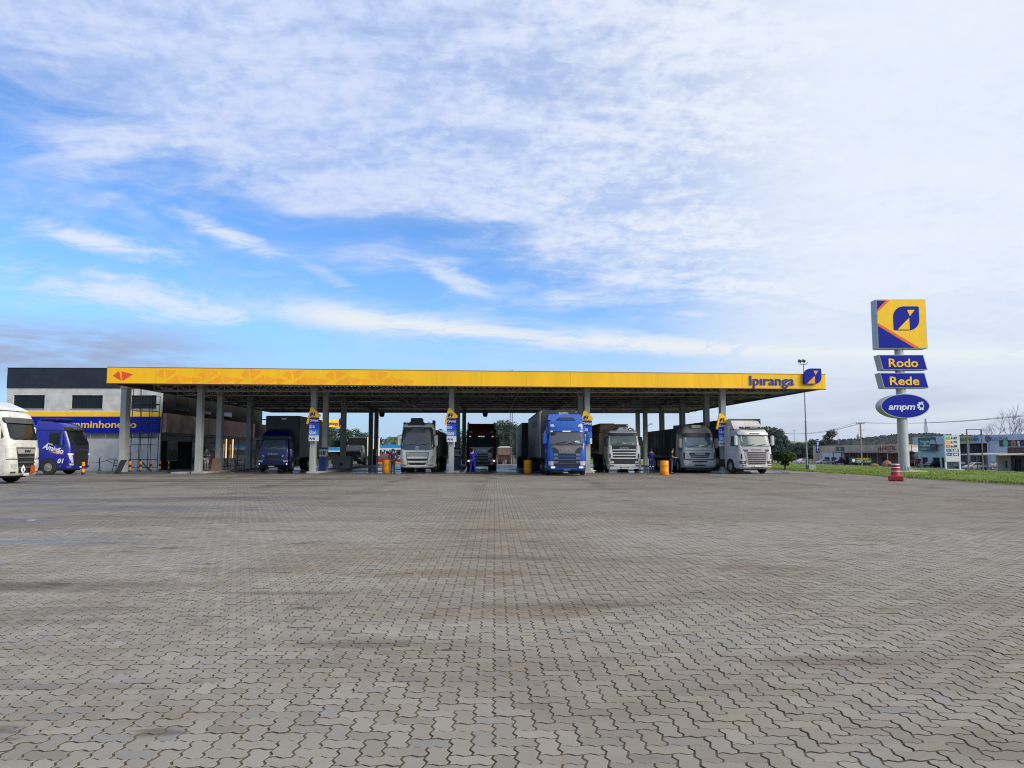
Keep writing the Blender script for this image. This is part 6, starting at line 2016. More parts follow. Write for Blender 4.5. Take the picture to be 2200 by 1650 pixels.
    for s in (-1, 1):
        a, to = Vector(ND[Lg[s][2]][0]), Vector(ND[Lg[s][3]][0])
        MB().loft([[(a.x - .045, a.y + .05, 0), (a.x + .045, a.y + .05, 0), (to.x + .05, to.y, 0), (to.x + .03, to.y - .06, 0), (to.x - .03, to.y - .06, 0), (to.x - .05, to.y, 0)],
                   [(a.x - .045, a.y + .05, .10), (a.x + .045, a.y + .05, .10), (to.x + .045, to.y, .07), (to.x + .025, to.y - .05, .05), (to.x - .025, to.y - .05, .05), (to.x - .045, to.y, .07)]]).build('shoe', SHOE, t, 50)
    hx, hy, hz = ND[ht][0]
    b = MB()
    rg = []
    for i in range(6):
        a = i / 5 * math.pi / 2
        rg.append([(hx + math.cos(q) * .092 * k * math.cos(a), hy + .012 + math.sin(q) * .100 * k * math.cos(a), hz + (.0 + .098 * math.sin(a)) * k - (.11 * k * max(0, math.sin(q)) if i == 0 else 0)) for q in [6.283 * j / 14 for j in range(14)]])
    b.loft(rg).build('hair', HAIR, t, 60)
    f = MB()
    for s in (-1, 1):
        f.tube((hx + s * .03, hy - .083 * k, hz - .035 * k), (hx + s * .03, hy - .074 * k, hz - .035 * k), .010, n=8)
    f.build('eyes', HAIR, t)
    MB().loft([[(hx - .014, hy - .07, hz - .085), (hx + .014, hy - .07, hz - .085), (hx + .012, hy - .10, hz - .08), (hx - .012, hy - .10, hz - .08)], [(hx - .006, hy - .07, hz - .03), (hx + .006, hy - .07, hz - .03), (hx + .004, hy - .084, hz - .035), (hx - .004, hy - .084, hz - .035)]]).build('nose', SKIN, t, 60)
    return t
OVB = mat('overall_blue', srgb(28, 30, 150), .8, 0, .15, 4); OVD = mat('overall_purple', srgb(40, 36, 120), .8, 0, .15, 4)
SHB = mat('shirt_slate', (.055, .07, .10), .85, 0, .15, 4); KHA = mat('shorts_beige', (.45, .41, .35), .85, 0, .1, 4)
NVC = mat('cloth_navy', (.022, .026, .045), .85, 0, .15, 4); BKC = mat('cloth_black', (.018, .017, .02), .85, 0, .2, 4); JEA = mat('jeans', (.04, .06, .115), .85, 0, .2, 4)
person('man in grey shirt and beige shorts standing beside a canopy column at the restaurant', 443, 1009, 56.5, R(-10), SHB, KHA, 'fold', True, zbase=.10)
person('man in dark clothes standing with his back turned beside the yellow drum', 844, 1014, 52.6, R(170), NVC, NVC, 'hips', sleeves='long', h=1.70)
w = person('worker in bright blue overalls cleaning the maroon truck with back turned', 1015.5, 1016, 52.4, R(165), OVB, OVB, ('work', 'front'), lean=.12, stance=.14, sleeves='long', h=1.74, stride=.08)
MB().box(-.11, .11, .145, .155, 1.40, 1.44).build('back_print', WHITE, w)
w2 = person('worker in purple-blue overalls standing in the shade beside the lumber truck', 1400, 1017, 55.4, R(175), OVD, OVD, 'front', sleeves='long', h=1.74)
for s in (-1, 1):
    MB().box(s * .11 - .06, s * .11 + .06, .075, .085, .40, .46).build('reflective_band', WHITE, w2)
person('man in black shirt and jeans leaning over beside the yellow drum and grey truck', 1443, 1018, 51.6, R(75), BKC, JEA, 'front', lean=.10, h=1.72)

# ================================================================ small things in the yard
DRUM = mat('drum_yellow', srgb(236, 150, 8), .5, 0, .10, 3)
def drum(px, py, label):
    g = G(px, py)
    t = thing('plastic_drum', label, 'drum', (g.x, g.y, 0.013), 0, 'yellow plastic drums standing in front of the canopy')
    r = .285
    MB().lathe([(r * .93, 0), (r, .03), (r, .20), (r * 1.025, .22), (r * 1.025, .25), (r, .27), (r * 1.01, .45), (r, .62), (r * 1.025, .64), (r * 1.025, .67), (r, .69), (r, .86), (r * .95, .92), (r * .86, .925), (r * .85, .90), (.02, .90)], 24).build('body', DRUM, t, 35)
    MB().lathe([(.03, .90), (.03, .915), (.01, .915)], 10, (.14, .05)).build('bung', BLACK, t)
drum(829.5, 1015.3, 'yellow drum in front of the white truck with round badge')
drum(1134, 1017, 'yellow drum left of the bright blue truck')
drum(1427.5, 1020.5, 'yellow drum beside the man in black shirt')
BOLY = mat('bollard_yellow', srgb(245, 155, 10), .5, 0, .1, 4); BOLB = mat('bollard_black', (.022, .022, .023), .6, 0, .2, 4)
bl = [(178, 1021, .84, .09, 'standing alone in front of the dark blue truck'), (278.5, 1016.5, .84, .085, 'leftmost of the row before the scaffold'), (301.5, 1015.8, .84, .085, 'second in the row before the scaffold'),
      (323.5, 1014.4, .82, .08, 'third in the row, at the right leg of the scaffold'), (343, 1013.2, .80, .08, 'fourth in the row, by the building corner'), (362, 1011.5, .74, .055, 'thin one at the right end of the row')]
for px, py, h, r, lab in bl:
    g = G(px, py)
    t = thing('bollard', 'yellow and black banded bollard, ' + lab, 'bollard', (g.x, g.y, 0.0), 0, 'banded bollards by the restaurant building')
    zs = [0, .20, .43, .60, h] if h > .79 else [0, .18, .38, .52, h]
    for i, (a, c) in enumerate(zip(zs, zs[1:])):
        pr = [(r, a + .001), (r, c - .001)] + ([(r * .8, c + .015), (.01, c + .018)] if i == 3 else [])
        MB().lathe(pr, 14).build('band', BOLY if i % 2 else BOLB, t, 40)
# red channelising barrel
g = G(1925, 1033.6)
t = thing('traffic_barrel', 'red traffic barrel with white rings on a square foot by the verge', 'traffic barrel', (g.x, g.y, 0.0), R(-28))
REDP = mat('barrel_red', srgb(150, 36, 38), .55, 0, .15, 4)
FT = MB()
for sx in (-1, 1):
    for sy in (-1, 1):
        FT.box(sx * .20 - .13, sx * .20 + .13, sy * .20 - .13, sy * .20 + .13, 0, .031)
FT.build('feet', REDP, t)
MB().rbox(-.36, .36, -.36, .36, .03, .27, .03).build('foot', REDP, t, 40)
MB().lathe([(.33, .27), (.25, .31), (.215, .40), (.205, .55), (.20, .72), (.19, .90), (.14, .93), (.02, .935)], 22).build('body', REDP, t, 40)
for z in (.50, .69, .84):
    rr = .208 - (z - .5) * .045
    MB().lathe([(rr, z), (rr + .006, z + .004), (rr + .003, z + .030), (rr - .004, z + .034)], 22).build('ring', WHITE, t)
# scaffold tower
SC = mat('scaffold_black', (.025, .026, .03), .55, .1, .2)
x0, x1 = PX(287, 58, 950), PX(329, 58, 950); xm = PX(307, 58, 950); y0, y1 = 57.6, 58.9
t = thing('scaffold', 'narrow black tubular scaffold tower standing before the grey building corner', 'scaffold', (x0, y0, 0.0))
zt = PZ(850, 58, 310)
T = lambda x, y, z: (x - x0, y - y0, z)
lev = [0, .35, .95, 1.5, 2.05, 2.6, 3.15, 3.7, 4.6, 5.1, zt]
for x in (x0, xm, x1):
    for y in (y0, y1):
        MB().tube(T(x, y, 0.05), T(x, y, zt + (1.0 if x == x0 else 0)), .028, n=6).build('standard', SC, t)
        MB().box(*(q for q in (x - x0 - .08, x - x0 + .08, y - y0 - .08, y - y0 + .08, 0, .05))).build('base_plate', SC, t)
for i, z in enumerate(lev[1:]):
    for y in (y0, y1):
        if i in (0, 1, 3, 4, 6, 7, 8): MB().tube(T(x0, y, z), T(x1, y, z), .022, n=6).build('ledger', SC, t)
    for x in (x0, x1):
        if i % 2: MB().tube(T(x, y0, z), T(x, y1, z), .022, n=6).build('transom', SC, t)
for i in range(7):
    MB().tube(T(x0 - .0, y0 - .0, .4 + i * .5), T(x0 - .45, y0, .4 + i * .5), .018, n=6).build('rung', SC, t)
MB().tube(T(x0 - .45, y0, 0.0), T(x0 - .45, y0, 3.9), .025, n=6).build('ladder_rail', SC, t)
MB().tube(T(xm, y0, .95), T(x1, y0, .15), .05, n=6).build('brace', SC, t)
MB().tube(T(x0, y0, .95), T(x0 - .5, y0 - .3, .5), .05, n=6).build('brace', SC, t)
MB().path([T(x0, y0, zt + 1), T(x0 + .5, y0, zt + 1), T(x0 + .5, y0, zt)], .022).build('guard_rail', SC, t)
MB().rbox(*(q for q in (-.05, x1 - x0 + .05, .1, y1 - y0 - .1, 3.72, 3.77))).build('deck', mat('deck_board', (.07, .06, .05), .8), t)
MB().rbox(*(q for q in (-.05, x1 - x0 + .05, .1, y1 - y0 - .1, 5.12, 5.17))).build('deck', mat('deck_board', (.07, .06, .05), .8), t)
# black board leaning on the far left column, broken chair frame, chain posts
g = P(262, 1011, 53.4)
t = thing('leaning_board', 'black board leaning against the foot of the far left canopy column', 'board', (g.x, 53.4, .12))
MB().loft([[(-.30, -.22, 0), (.02, -.22, 0), (.02, -.17, 0), (-.30, -.17, 0)], [(-.12, .12, .84), (.24, .12, .84), (.24, .17, .84), (-.12, .17, .84)]]).build('sheet', BLACK, t)
MB().loft([[(-.33, -.235, 0), (-.30, -.235, 0), (-.30, -.165, 0), (-.33, -.165, 0)], [(-.15, .105, .84), (-.12, .105, .84), (-.12, .175, .84), (-.15, .175, .84)]]).build('edge', DARK, t)
g = P(250, 1011, 53.8)
t = thing('chair_frame', 'broken dark chair frame with bare rails beside the leaning black board', 'chair', (g.x, 53.8, .12))
for x in (-.22, .24):
    MB().bar((x - .08, 0, 0), (x + .06, .1, .92), .035).build('leg', SC, t)
    MB().bar((x - .06, .5, 0), (x - .02, .45, .45), .035).build('leg', SC, t)
for z in (.45, .62, .80):
    MB().bar((-.28 + z * .12, z * .1, z), (.34, z * .1, z), .03).build('rail', SC, t)
MB().rbox(-.22, .22, .05, .45, .40, .44, .01).build('seat', mat('worn_seat', (.25, .22, .19), .8, 0, .3, 3), t)
for px, py, lab in ((213, 1011.3, 'nearer the dark blue truck'), (158, 1010, 'hidden partly by the dark blue truck')):
    g = P(px, py, 61.0)
    t = thing('chain_post', 'thin dark chain post standing before the grey wall, ' + lab, 'post', (g.x, 61.0, .006), 0, 'chain posts before the grey wall')
    MB().lathe([(.16, 0), (.15, .03), (.05, .10), (.035, .12), (.035, 1.0), (.05, 1.02), (.045, 1.06), (.01, 1.08)], 12).build('post', SC, t, 40)
g = P(185, 1000, 61)
pts = [Vector((PX(158, 61) + (PX(243, 55) - PX(158, 61)) * i / 24, 61 - 7 * max(0, (i - 15) / 9), .95 - .30 * math.sin(math.pi * ((i % 12) / 12)))) for i in range(25)]
tag(MB().path(pts, .018, 5).build('chain', SC), 'thin dark chain sagging between the posts before the grey wall', 'chain')
# brown standing board by the second column, dining things in the shade
g = P(462, 1007.5, 57.2)
t = thing('standing_board', 'plain brown standing board between the man in shorts and the column', 'board sign', (g.x, 57.2, .10))
MB().loft([[(-.30, 0, 0.03), (.26, 0, 0.03), (.26, .05, 0.03), (-.30, .05, 0.03)], [(-.26, .12, .93), (.28, .12, .93), (.28, .17, .93), (-.26, .17, .93)]]).build('sheet', mat('brown_board', (.36, .20, .125), .7, 0, .1), t)
for s in (-.2, .2): MB().bar((s, .05, 0), (s, .35, .8), .03).build('leg', DARK, t)
FUR = mat('dark_furniture', (.03, .026, .022), .6, 0, .2)
def cafe_chair(x, y, rz, lab):
    t = thing('cafe_chair', 'dark cafe chair ' + lab, 'chair', (x, y, .014), rz, 'cafe chairs at the restaurant front')
    for a in (-.19, .19):
        for c in (-.19, .19): MB().bar((a, c, 0), (a * .95, c * .95, .44), .03).build('leg', FUR, t)
    MB().rbox(-.22, .22, -.22, .22, .44, .48, .01).build('seat', FUR, t)
    MB().bar((-.2, .2, .48), (-.2, .26, .92), .03).bar((.2, .2, .48), (.2, .26, .92), .03).build('back_frame', FUR, t)
    MB().rbox(-.2, .2, .235, .26, .66, .90, .01).build('backrest', FUR, t)
def cafe_table(x, y, lab):
    t = thing('cafe_table', 'dark square cafe table ' + lab, 'table', (x, y, .014), 0, 'cafe tables at the restaurant front')
    MB().rbox(-.38, .38, -.38, .38, .72, .75, .01).build('tabletop', FUR, t)
    MB().tube((0, 0, .04), (0, 0, .72), .04).build('pedestal', FUR, t)
    MB().rbox(-.25, .25, -.25, .25, 0, .04, .01).build('base', FUR, t)
for i, (px, Y) in enumerate(((508, 68), (527, 73))):
    x = PX(px, Y)
    lab = ['nearer the entrance', 'farther along the glass front'][i]
    cafe_table(x, Y, lab)
    cafe_chair(x - .75, Y, R(90), 'left of the table ' + lab); cafe_chair(x + .75, Y, R(-90), 'right of the table ' + lab)
# potted plants and shrubs beyond the pumps
def plant(px, py, Y, h, label, kind='agave', z=0.0, group=None):
    p = P(px, py, Y)
    t = thing('potted_plant', label, 'plant', (p.x, Y, gz(p.x, Y) + .012), 0, group)
    MB().lathe([(.22, 0), (.28, .3), (.31, .42), (.27, .43), (.26, .38), (.01, .38)], 14).build('pot', mat('clay_pot', (.13, .10, .085), .8, 0, .2), t, 40)
    b = MB(); rg = random.Random(int(px))
    for i in range(22 if kind == 'agave' else 60):
        a = i * 2.4; up = rg.uniform(.3, 1.3); L = h * rg.uniform(.7, 1.05)
        if kind == 'agave':
            d = Vector((math.cos(a) * math.cos(up), math.sin(a) * math.cos(up), math.sin(up))); s = Vector((-math.sin(a), math.cos(a), 0)) * .05
            o = Vector((0, 0, .4)); m1 = o + d * L * .55; e = o + d * L + Vector((0, 0, -.15 * L))
            b.poly([o - s * .6, o + s * .6, m1 + s]).poly([o - s * .6, m1 + s, m1 - s]).poly([m1 - s, m1 + s, e])
        else:
            c = Vector((rg.gauss(0, .16), rg.gauss(0, .16), .45 + rg.random() * h)); u = Vector((rg.gauss(0, 1), rg.gauss(0, 1), rg.gauss(0, 1))).normalized() * .11; v = u.orthogonal().normalized() * .05
            b.poly([c - u, c - v, c + u, c + v])
    b.build('leaves', L_DARK if kind == 'agave' else L_TOP, t)
plant(783, 999, 88.5, 1.0, 'dark spiky plant in a pot before the cream box truck')
plant(716, 998, 96, .9, 'leafy green plant in a pot right of the leftmost fuel sign', 'bush')
plant(722, 998, 97, .8, 'smaller leafy plant in a pot beside the pump lane', 'bush')
plant(1062, 1001, 90, .7, 'low dark plant in a pot right of the maroon truck')
# blue barrel-roof shelter with white lattice rail behind the red car
Y = 116.0
xa, xb_ = PX(806, Y), PX(872, Y)
z0 = gz(xa, Y)
t = thing('shelter', 'open shelter with blue barrel roof and white lattice rail behind the red car', 'shelter', (xa, Y, z0))
W_ = xb_ - xa
zr, ze = PZ(954.5, Y) - z0, PZ(962.5, Y) - z0
pts = []
for i in range(13):
    q = i / 12
    pts.append((W_ * q, ze + (zr - ze) * math.sin(math.pi * q)))
MB().prism(pts + [(W_, ze - .02), (0, ze - .02)], 0, 7, 'xz').build('roof', mat('tent_blue', srgb(20, 130, 195), .6, 0, .08), t)
WF = mat('white_frame', (.62, .63, .64), .6, 0, .1)
MB().box(-.05, W_ + .05, -.06, .0, ze - .25, ze - .025).build('valance', WF, t)
for i in range(4):
    x = W_ * i / 3
    for y in (0.1, 6.9): MB().tube((x, y, 0), (x, y, ze - .03), .05, n=8).build('post', WF, t)
n = 6
for i in range(n):
    xq, xr = W_ * i / n, W_ * (i + 1) / n
    MB().bar((xq, .02, .25), (xr, .02, 1.25), .07).build('lattice_bar', WF, t); MB().bar((xr, .02, .25), (xq, .02, 1.25), .07).build('lattice_bar', WF, t)
for z in (.22, 1.28): MB().bar((0, .02, z), (W_, .02, z), .07).build('rail', WF, t)
Y2 = 124.0
xa = PX(700, Y2); xb_ = PX(728, Y2); z0 = gz(xa, Y2)
t = thing('shelter', 'distant blue gabled shelter roof left of the column plinth', 'shelter', (xa, Y2, z0))
za, zb_ = PZ(968, Y2) - z0, PZ(961, Y2) - z0
MB().prism([(-2, za), (xb_ - xa + 2, za), (xb_ - xa - .5, zb_), (.2, zb_)], 0, 6).build('roof', mat('tent_blue', srgb(20, 130, 195), .6, 0, .08), t)
MB().box(-2, xb_ - xa + 2, -.05, -.001, za - .2, za).build('valance', WF, t)
for x in (-1.9, xb_ - xa + 1.9): MB().tube((x, .2, 0), (x, .2, za - .01), .06).build('post', WF, t)
# yellow kerb behind the red car
tag(MB().box(PX(812, 101), PX(875, 101), 101, 101.35, 0, .16).build('yellow_kerb', mat('kerb_yellow', srgb(215, 160, 45), .7, 0, .15)), 'yellow painted kerb in front of the red car', 'kerb')
# litter
g = G(70, 1118)
tag(MB().box(-.09, .06, -.04, .03, .004, .010).build('paper_scrap', WHITE), 'white scrap of paper lying on the paving at the left', 'litter')
bpy.data.objects['paper_scrap'].location = (g.x, g.y, 0)
# thin poles behind the canopy
for px, lab in ((1096, 'left'), (1100.5, 'right')):
    p = P(px, 990, 112)
    t = thing('thin_mast', f'thin tall mast behind the gum trees, {lab} one of the close pair', 'mast', (p.x, 112, gz(p.x, 112)), 0, 'pair of thin masts')
    MB().tube((0, 0, 0), (0, 0, 14), .06, .045).build('pole', DARK, t)
    MB().lathe([(.2, 0), (.2, .05), (.08, .06), (.07, .2)], 10).build('base', DARK, t)
# hose and mat of tools on the ground by the middle column
tag(MB().path([Vector((PX(993, 52.8), 52.8, .03)), Vector((PX(1001, 53.1), 53.1, .20)), Vector((PX(1003, 53.6), 53.6, .45))], .03).path([Vector((PX(985, 53.2), 53.2, .03)), Vector((PX(1000, 53.4), 53.4, .04))], .025).build('hose', mat('pale_hose', (.35, .38, .38), .5)), 'grey hose lying on the island left of the worker in blue', 'hose')
g = P(1271, 1010, 54.2)
tag(MB().rbox(-.05, .30, -.1, .1, 0, .06, .02).rbox(-.05, .05, -.1, .1, .06, .22, .02).build('white_canister', WHITE), 'white plastic offcut on the ground between bright blue and lumber trucks', 'scrap')
bpy.data.objects['white_canister'].location = (g.x, 54.2, .14)
# ================================================================ tall sign by the verge
TY = 62.0
TG = mat('totem_grey', (.40, .42, .44), .45, .2, .08)
tb = P(1943, 1010, TY)
totem = thing('pylon_sign', 'tall grey pylon sign with yellow square, two blue boards and blue oval', 'pylon sign', (tb.x, TY, 0.0))
tk = TY / F_PX
TRZ = R(-2)              # the boards are turned a little, showing their left edges
def tz(py): return PZ(py, TY, 1930)
MB().lathe([(.44, 0.0), (.43, .3), (.40, 4), (.34, tz(750) + .2), (.34, tz(700))], 24).build('pole', TG, totem, 40)
fl = MB()
for i in range(12):
    a = 6.283 * i / 12
    fl.prism([(.40, .02), (.56, .02), (.42, .35)], -.012, .012) if False else None
MB().lathe([(.62, .0), (.62, .04), (.44, .05)], 20).build('base_flange', TG, totem)
for i in range(14):
    a = 6.283 * i / 14; b = MB(); b.M = Matrix.Rotation(a, 4, 'Z')
    b.prism([(.42, .05), (.60, .05), (.42, .42)], -.01, .01).build('gusset', TG, totem)
def tboard(name, ol, depth, zc, face_m, xoff):
    """box sign: tray with a slightly smaller face set into a rim; ol is an outline about its centre"""
    o = MB().prism(ol, -depth / 2, depth / 2).build(name, TG, totem)
    c = [(x * (1 - .05 / max(.3, abs(x))) if abs(x) > .2 else x, z * (1 - .05 / max(.2, abs(z))) if abs(z) > .15 else z) for x, z in ol]
    MB().prism(c, -depth / 2 - .012, -depth / 2 - .001).build('face', face_m, o)
    o.location = (xoff, 0, zc); o.rotation_euler = (0, 0, TRZ)
    return o
D = 1.0
xo = lambda px, py: P(px, py, TY).x - tb.x
h, w = 109 * tk, 108 * tk
o = tboard('square_board', [(-w / 2, -h / 2), (w / 2, -h / 2), (w / 2, h / 2), (-w / 2, h / 2)], D, tz(698), YELP, xo(1931, 698))
fy = -D / 2 - .013
X = lambda u: (u - .5) * (w - .1); Z = lambda v: (v - .5) * (h - .1)
def fp(pts, m, name, d=.012, off=0.0):
    return MB().prism([(X(u), Z(v)) for u, v in pts], fy - off - d, fy - off).build(name, m, o)
fp([(0, .99), (0, .80), (.19, .99)], BLUEP, 'corner_print'); fp([(0, .80), (0, .745), (.265, .99), (.19, .99)], SHARD if False else mat('band_orange', srgb(230, 100, 25), .45), 'band_print')
fp([(0, .46), (0, .0), (.735, .0)], BLUEP, 'corner_print'); fp([(0, .52), (0, .46), (.735, .0), (.845, 0)], mat('band_orange', srgb(230, 100, 25), .45), 'band_print')
e = emblem(o, w * .53, h * .49, (X(.595), fy - .001, Z(.615)), 0, BLUEP, YELP, .014)
def para(py, pxc, s, lab):
    hh, ww, sl = 33.5 * tk, 97 * tk, 7.5 * tk
    p = tboard('name_board', [(-ww / 2 + sl / 2, -hh / 2), (ww / 2 + sl / 2, -hh / 2), (ww / 2 - sl / 2, hh / 2), (-ww / 2 - sl / 2, hh / 2)], D, tz(py), BLUEP, xo(pxc, py))
    text(p, s, 18.5 * tk, (0, fy - .003, -.02), YELP, .02, 64 * tk, bold=.022)
para(780, 1934, 'Rodo', ''); para(818.5, 1936.5, 'Rede', '')
el = [(53 * tk * math.cos(6.283 * i / 40), 26.5 * tk * math.sin(6.283 * i / 40)) for i in range(40)]
p = tboard('oval_board', el, D, tz(873), BLUEP, xo(1938.5, 873))
text(p, 'ampm', 14 * tk, (-8 * tk, fy - .003, -.03), mat('oval_print', (.66, .70, .80), .5), .02, 58 * tk, bold=.03, shear=.22, sp=.96)
sn = MB()
r0, r1 = 3.7 * tk, 5.6 * tk
for i in range(16):
    a, c = math.pi * (i - 3) / 11, math.pi * (i - 2) / 11
sun_c = (34.5 * tk, .0)
for i in range(20):
    a, c = 6.283 * i / 20, 6.283 * (i + 1) / 20
    sn.prism([(sun_c[0] + r0 * math.cos(a), r0 * math.sin(a)), (sun_c[0] + r1 * math.cos(a), r1 * math.sin(a)), (sun_c[0] + r1 * math.cos(c), r1 * math.sin(c)), (sun_c[0] + r0 * math.cos(c), r0 * math.sin(c))], fy - .014, fy - .002)
for a in (75, 120, 165, 205, 250, 290):
    q = R(a); c, s = math.cos(q), math.sin(q)
    f = lambda r, t: (sun_c[0] + r * c - t * s, r * s + t * c)
    sn.prism([f(r1 - .01, -.07), f(9.3 * tk, -.09), f(9.3 * tk, .09), f(r1 - .01, .07)], fy - .014, fy - .002)
sn.build('sun_print', mat('oval_print', (.66, .70, .80), .5), p)
tag(MB().rbox(tb.x - 1.0, tb.x + 1.5, TY - .8, TY + .8, gz(tb.x, TY) - .1, gz(tb.x, TY) + .10, .02).build('sign_footing', mat('pale_footing', (.42, .42, .40), .85, 0, .15)), 'pale concrete footing under the tall pylon sign', 'footing')

# ================================================================ floodlight mast
FY = 66.0
p = P(1734, 1001, FY); ptop = P(1724, 781, FY)
m = thing('floodlight_mast', 'thin grey floodlight mast rising behind the blue canopy emblem', 'light mast', (p.x, FY, gz(p.x, FY)))
zt = ptop.z - gz(p.x, FY)
MB().tube((0, 0, 0), (0, 0, zt * .45), .085, .07, 10).tube((0, 0, zt * .45), (0, 0, zt), .055, .04, 10).tube((0, 0, zt * .45 - .05), (0, 0, zt * .45 + .05), .09, .09, 10).build('pole', ALU, m, 40)
for a, q in ((R(200), 1), (R(160), 1), (R(20), 1), (R(-60), 1)):
    c, s = math.cos(a), math.sin(a)
    MB().path([(0, 0, zt - .1), (c * .35, s * .35, zt - .05), (c * .45, s * .45, zt + .12)], .02).build('bracket', ALU, m)
for i, (x, y) in enumerate(((-.38, -.1), (-.05, -.15))):
    b = MB(); b.M = Matrix.Translation((x, y, zt + .2)) @ Matrix.Rotation(R(25), 4, 'X') @ Matrix.Rotation(R(25), 4, 'Y')
    b.rbox(-.16, .16, -.08, .10, -.12, .16, .03)
    o = b.build('floodlight', ALU, m)
    b = MB(); b.M = Matrix.Translation((x, y, zt + .2)) @ Matrix.Rotation(R(25), 4, 'X') @ Matrix.Rotation(R(25), 4, 'Y')
    b.box(-.13, .13, -.09, -.081, -.09, .13).build('lens', GLASS, o)
b = MB(); z = gz(p.x, FY)
tag(MB().rbox(p.x - .05, p.x + .55, FY - .5, FY + .2, z - .05, z + .42, .02).build('concrete_block', mat('pale_footing', (.42, .42, .40), .85, 0, .15)), 'pale concrete block at the foot of the floodlight mast', 'block')

# ================================================================ roadside buildings across the highway
BX = 105.0
def on_row(px):
    """distance along the building row at a pixel column"""
    d = ray(px, 960)
    return BX * d.y / d.x
def rz_(py, px, x=BX):
    d = ray(px, py)
    return CAM_H + d.z * x / d.x
GZ = -2.0
def facade(b, pa, pb, za, zb, d0=0.0, d1=0.25):
    """slab on the row's front between two pixel columns, proud by d0"""
    y0, y1 = sorted((on_row(pa), on_row(pb)))
    b.box(BX - d1 if d1 < 0 else BX - d0 - .0, BX - d0 + d1 if d1 > 0 else BX, y0, y1, za, zb) if False else b.box(BX - d0 - .12, BX - d0, y0, y1, za, zb)
    return b
def fbox(pa, pb, za, zb, d0, m, name, parent, th=.12):
    y0, y1 = sorted((on_row(pa), on_row(pb)))
    o = MB().box(-d0 - th, -d0, y0, y1, za, zb).build(name, m, parent)
    o.matrix_parent_inverse = Matrix.Identity(4)
    o.location = (BX - parent.location.x, -parent.location.y, -parent.location.z)
    return o
def ftext(s, px, z, h, w, d0, m, parent, **kw):
    o = text(parent, s, h, (BX - d0 - parent.location.x, on_row(px) - parent.location.y, z - parent.location.z), m, .03, w, R(-90), **kw)
    return o
# the row faces the highway (towards -x); each wall is cut round its openings
def wall_with(parent, pa, pb, za, zb, holes, m, name='wall', d0=0.0):
    ya, yb = sorted((on_row(pa), on_row(pb)))
    hs = sorted((*sorted((on_row(a), on_row(c))), z0, z1) for a, c, z0, z1 in holes)
    b = MB(); y = ya
    for h0, h1, z0, z1 in hs:
        b.box(-d0 - .2, -d0, y, h0, za, zb)
        if z0 > za + .01: b.box(-d0 - .2, -d0, h0, h1, za, z0)
        if z1 < zb - .01: b.box(-d0 - .2, -d0, h0, h1, z1, zb)
        y = h1
    b.box(-d0 - .2, -d0, y, yb, za, zb)
    o = b.build(name, m, parent)
    o.location = (BX - parent.location.x, -parent.location.y, -parent.location.z)
    for a, c, z0, z1 in holes:
        f = fbox(a, c, z0, z1, -.06, GLASSW, 'window', parent, .04)
        y0, y1 = sorted((on_row(a), on_row(c)))
        g = MB().box(-d0 - .03, -d0 + .03, y0, y1, z0 - .0, z0 + .10).box(-d0 - .03, -d0 + .03, y0, y1, z1 - .10, z1).box(-d0 - .03, -d0 + .03, (y0 + y1) / 2 - .06, (y0 + y1) / 2 + .06, z0 + .101, z1 - .101).build('frame', mat('dark_frame', (.05, .05, .06), .5), f)
    return o
TAN = mat('tan_brick', (.52, .41, .28), .85, 0, .16, .25, bump=.2); LILAC = mat('pale_render', (.58, .58, .62), .85, 0, .12, .3); BRICKR = mat('red_render', (.20, .11, .09), .85, 0, .2, .3)
def shell(parent, pa, pb, depth, z1, m, roof_m):
    y0, y1 = sorted((on_row(pa), on_row(pb)))
    b = MB().box(0.01, depth, y0, y0 + .2, GZ - .1, z1 - .05).box(.01, depth, y1 - .2, y1, GZ - .1, z1 - .05).box(depth, depth + .2, y0, y1, GZ - .1, z1 - .05)
    o = b.build('side_wall', m, parent); o.location = (BX - parent.location.x, -parent.location.y, -parent.location.z)
    r = MB().box(.01, depth, y0 + .21, y1 - .21, z1 - .45, z1 - .35).build('roof', roof_m, parent); r.location = o.location
zh = rz_(956, 1850)
hotel = thing('hotel_building', 'low tan brick hotel with dark porch across the highway', 'building', (BX, on_row(1748), GZ))
zc = rz_(973.5, 1850)
wall_with(hotel, 1748, 1932, zc, zh, [], TAN, 'upper_wall')
wall_with(hotel, 1748, 1767, GZ - .1, zc - .001, [], TAN, 'wall')
wall_with(hotel, 1767.1, 1815, GZ - .1, zc - .001, [(1771.5, 1782.5, GZ + .5, GZ + 2.0), (1786, 1797.5, GZ + .5, GZ + 2.0), (1803, 1811, GZ + .9, GZ + 2.1)], LILAC, 'wall')
wall_with(hotel, 1815.1, 1932, GZ - .1, zc - .001, [(1818, 1828, GZ, GZ + 2.2), (1836, 1846, GZ, GZ + 2.2), (1860, 1872, GZ + .5, GZ + 2.2), (1896, 1906, GZ + .4, GZ + 2.2)], BRICKR, 'wall')
shell(hotel, 1748, 1932, 22, zh, TAN, mat('hotel_roof', (.2, .17, .15), .8))
y0, y1 = sorted((on_row(1810), on_row(1932)))
o = MB().box(-3.2, -.21, y0, y1, zc - .02, zc + .16).build('porch_roof', mat('porch_dark', (.05, .04, .04), .7), hotel); o.location = (0, -hotel.location.y, -GZ)
for i in range(7):
    y = y0 + .3 + (y1 - y0 - .6) * i / 6
    o = MB().box(-3.1, -2.9, y - .1, y + .1, GZ, zc - .021).build('porch_post', mat('porch_post', (.20, .17, .14), .8), hotel); o.location = (0, -hotel.location.y, -GZ)
SAL = mat('salmon_board', (.66, .34, .22), .7, 0, .1)
s_ = fbox(1887, 1931, rz_(973, 1910), rz_(954.5, 1910), .22, SAL, 'sign_board', hotel)
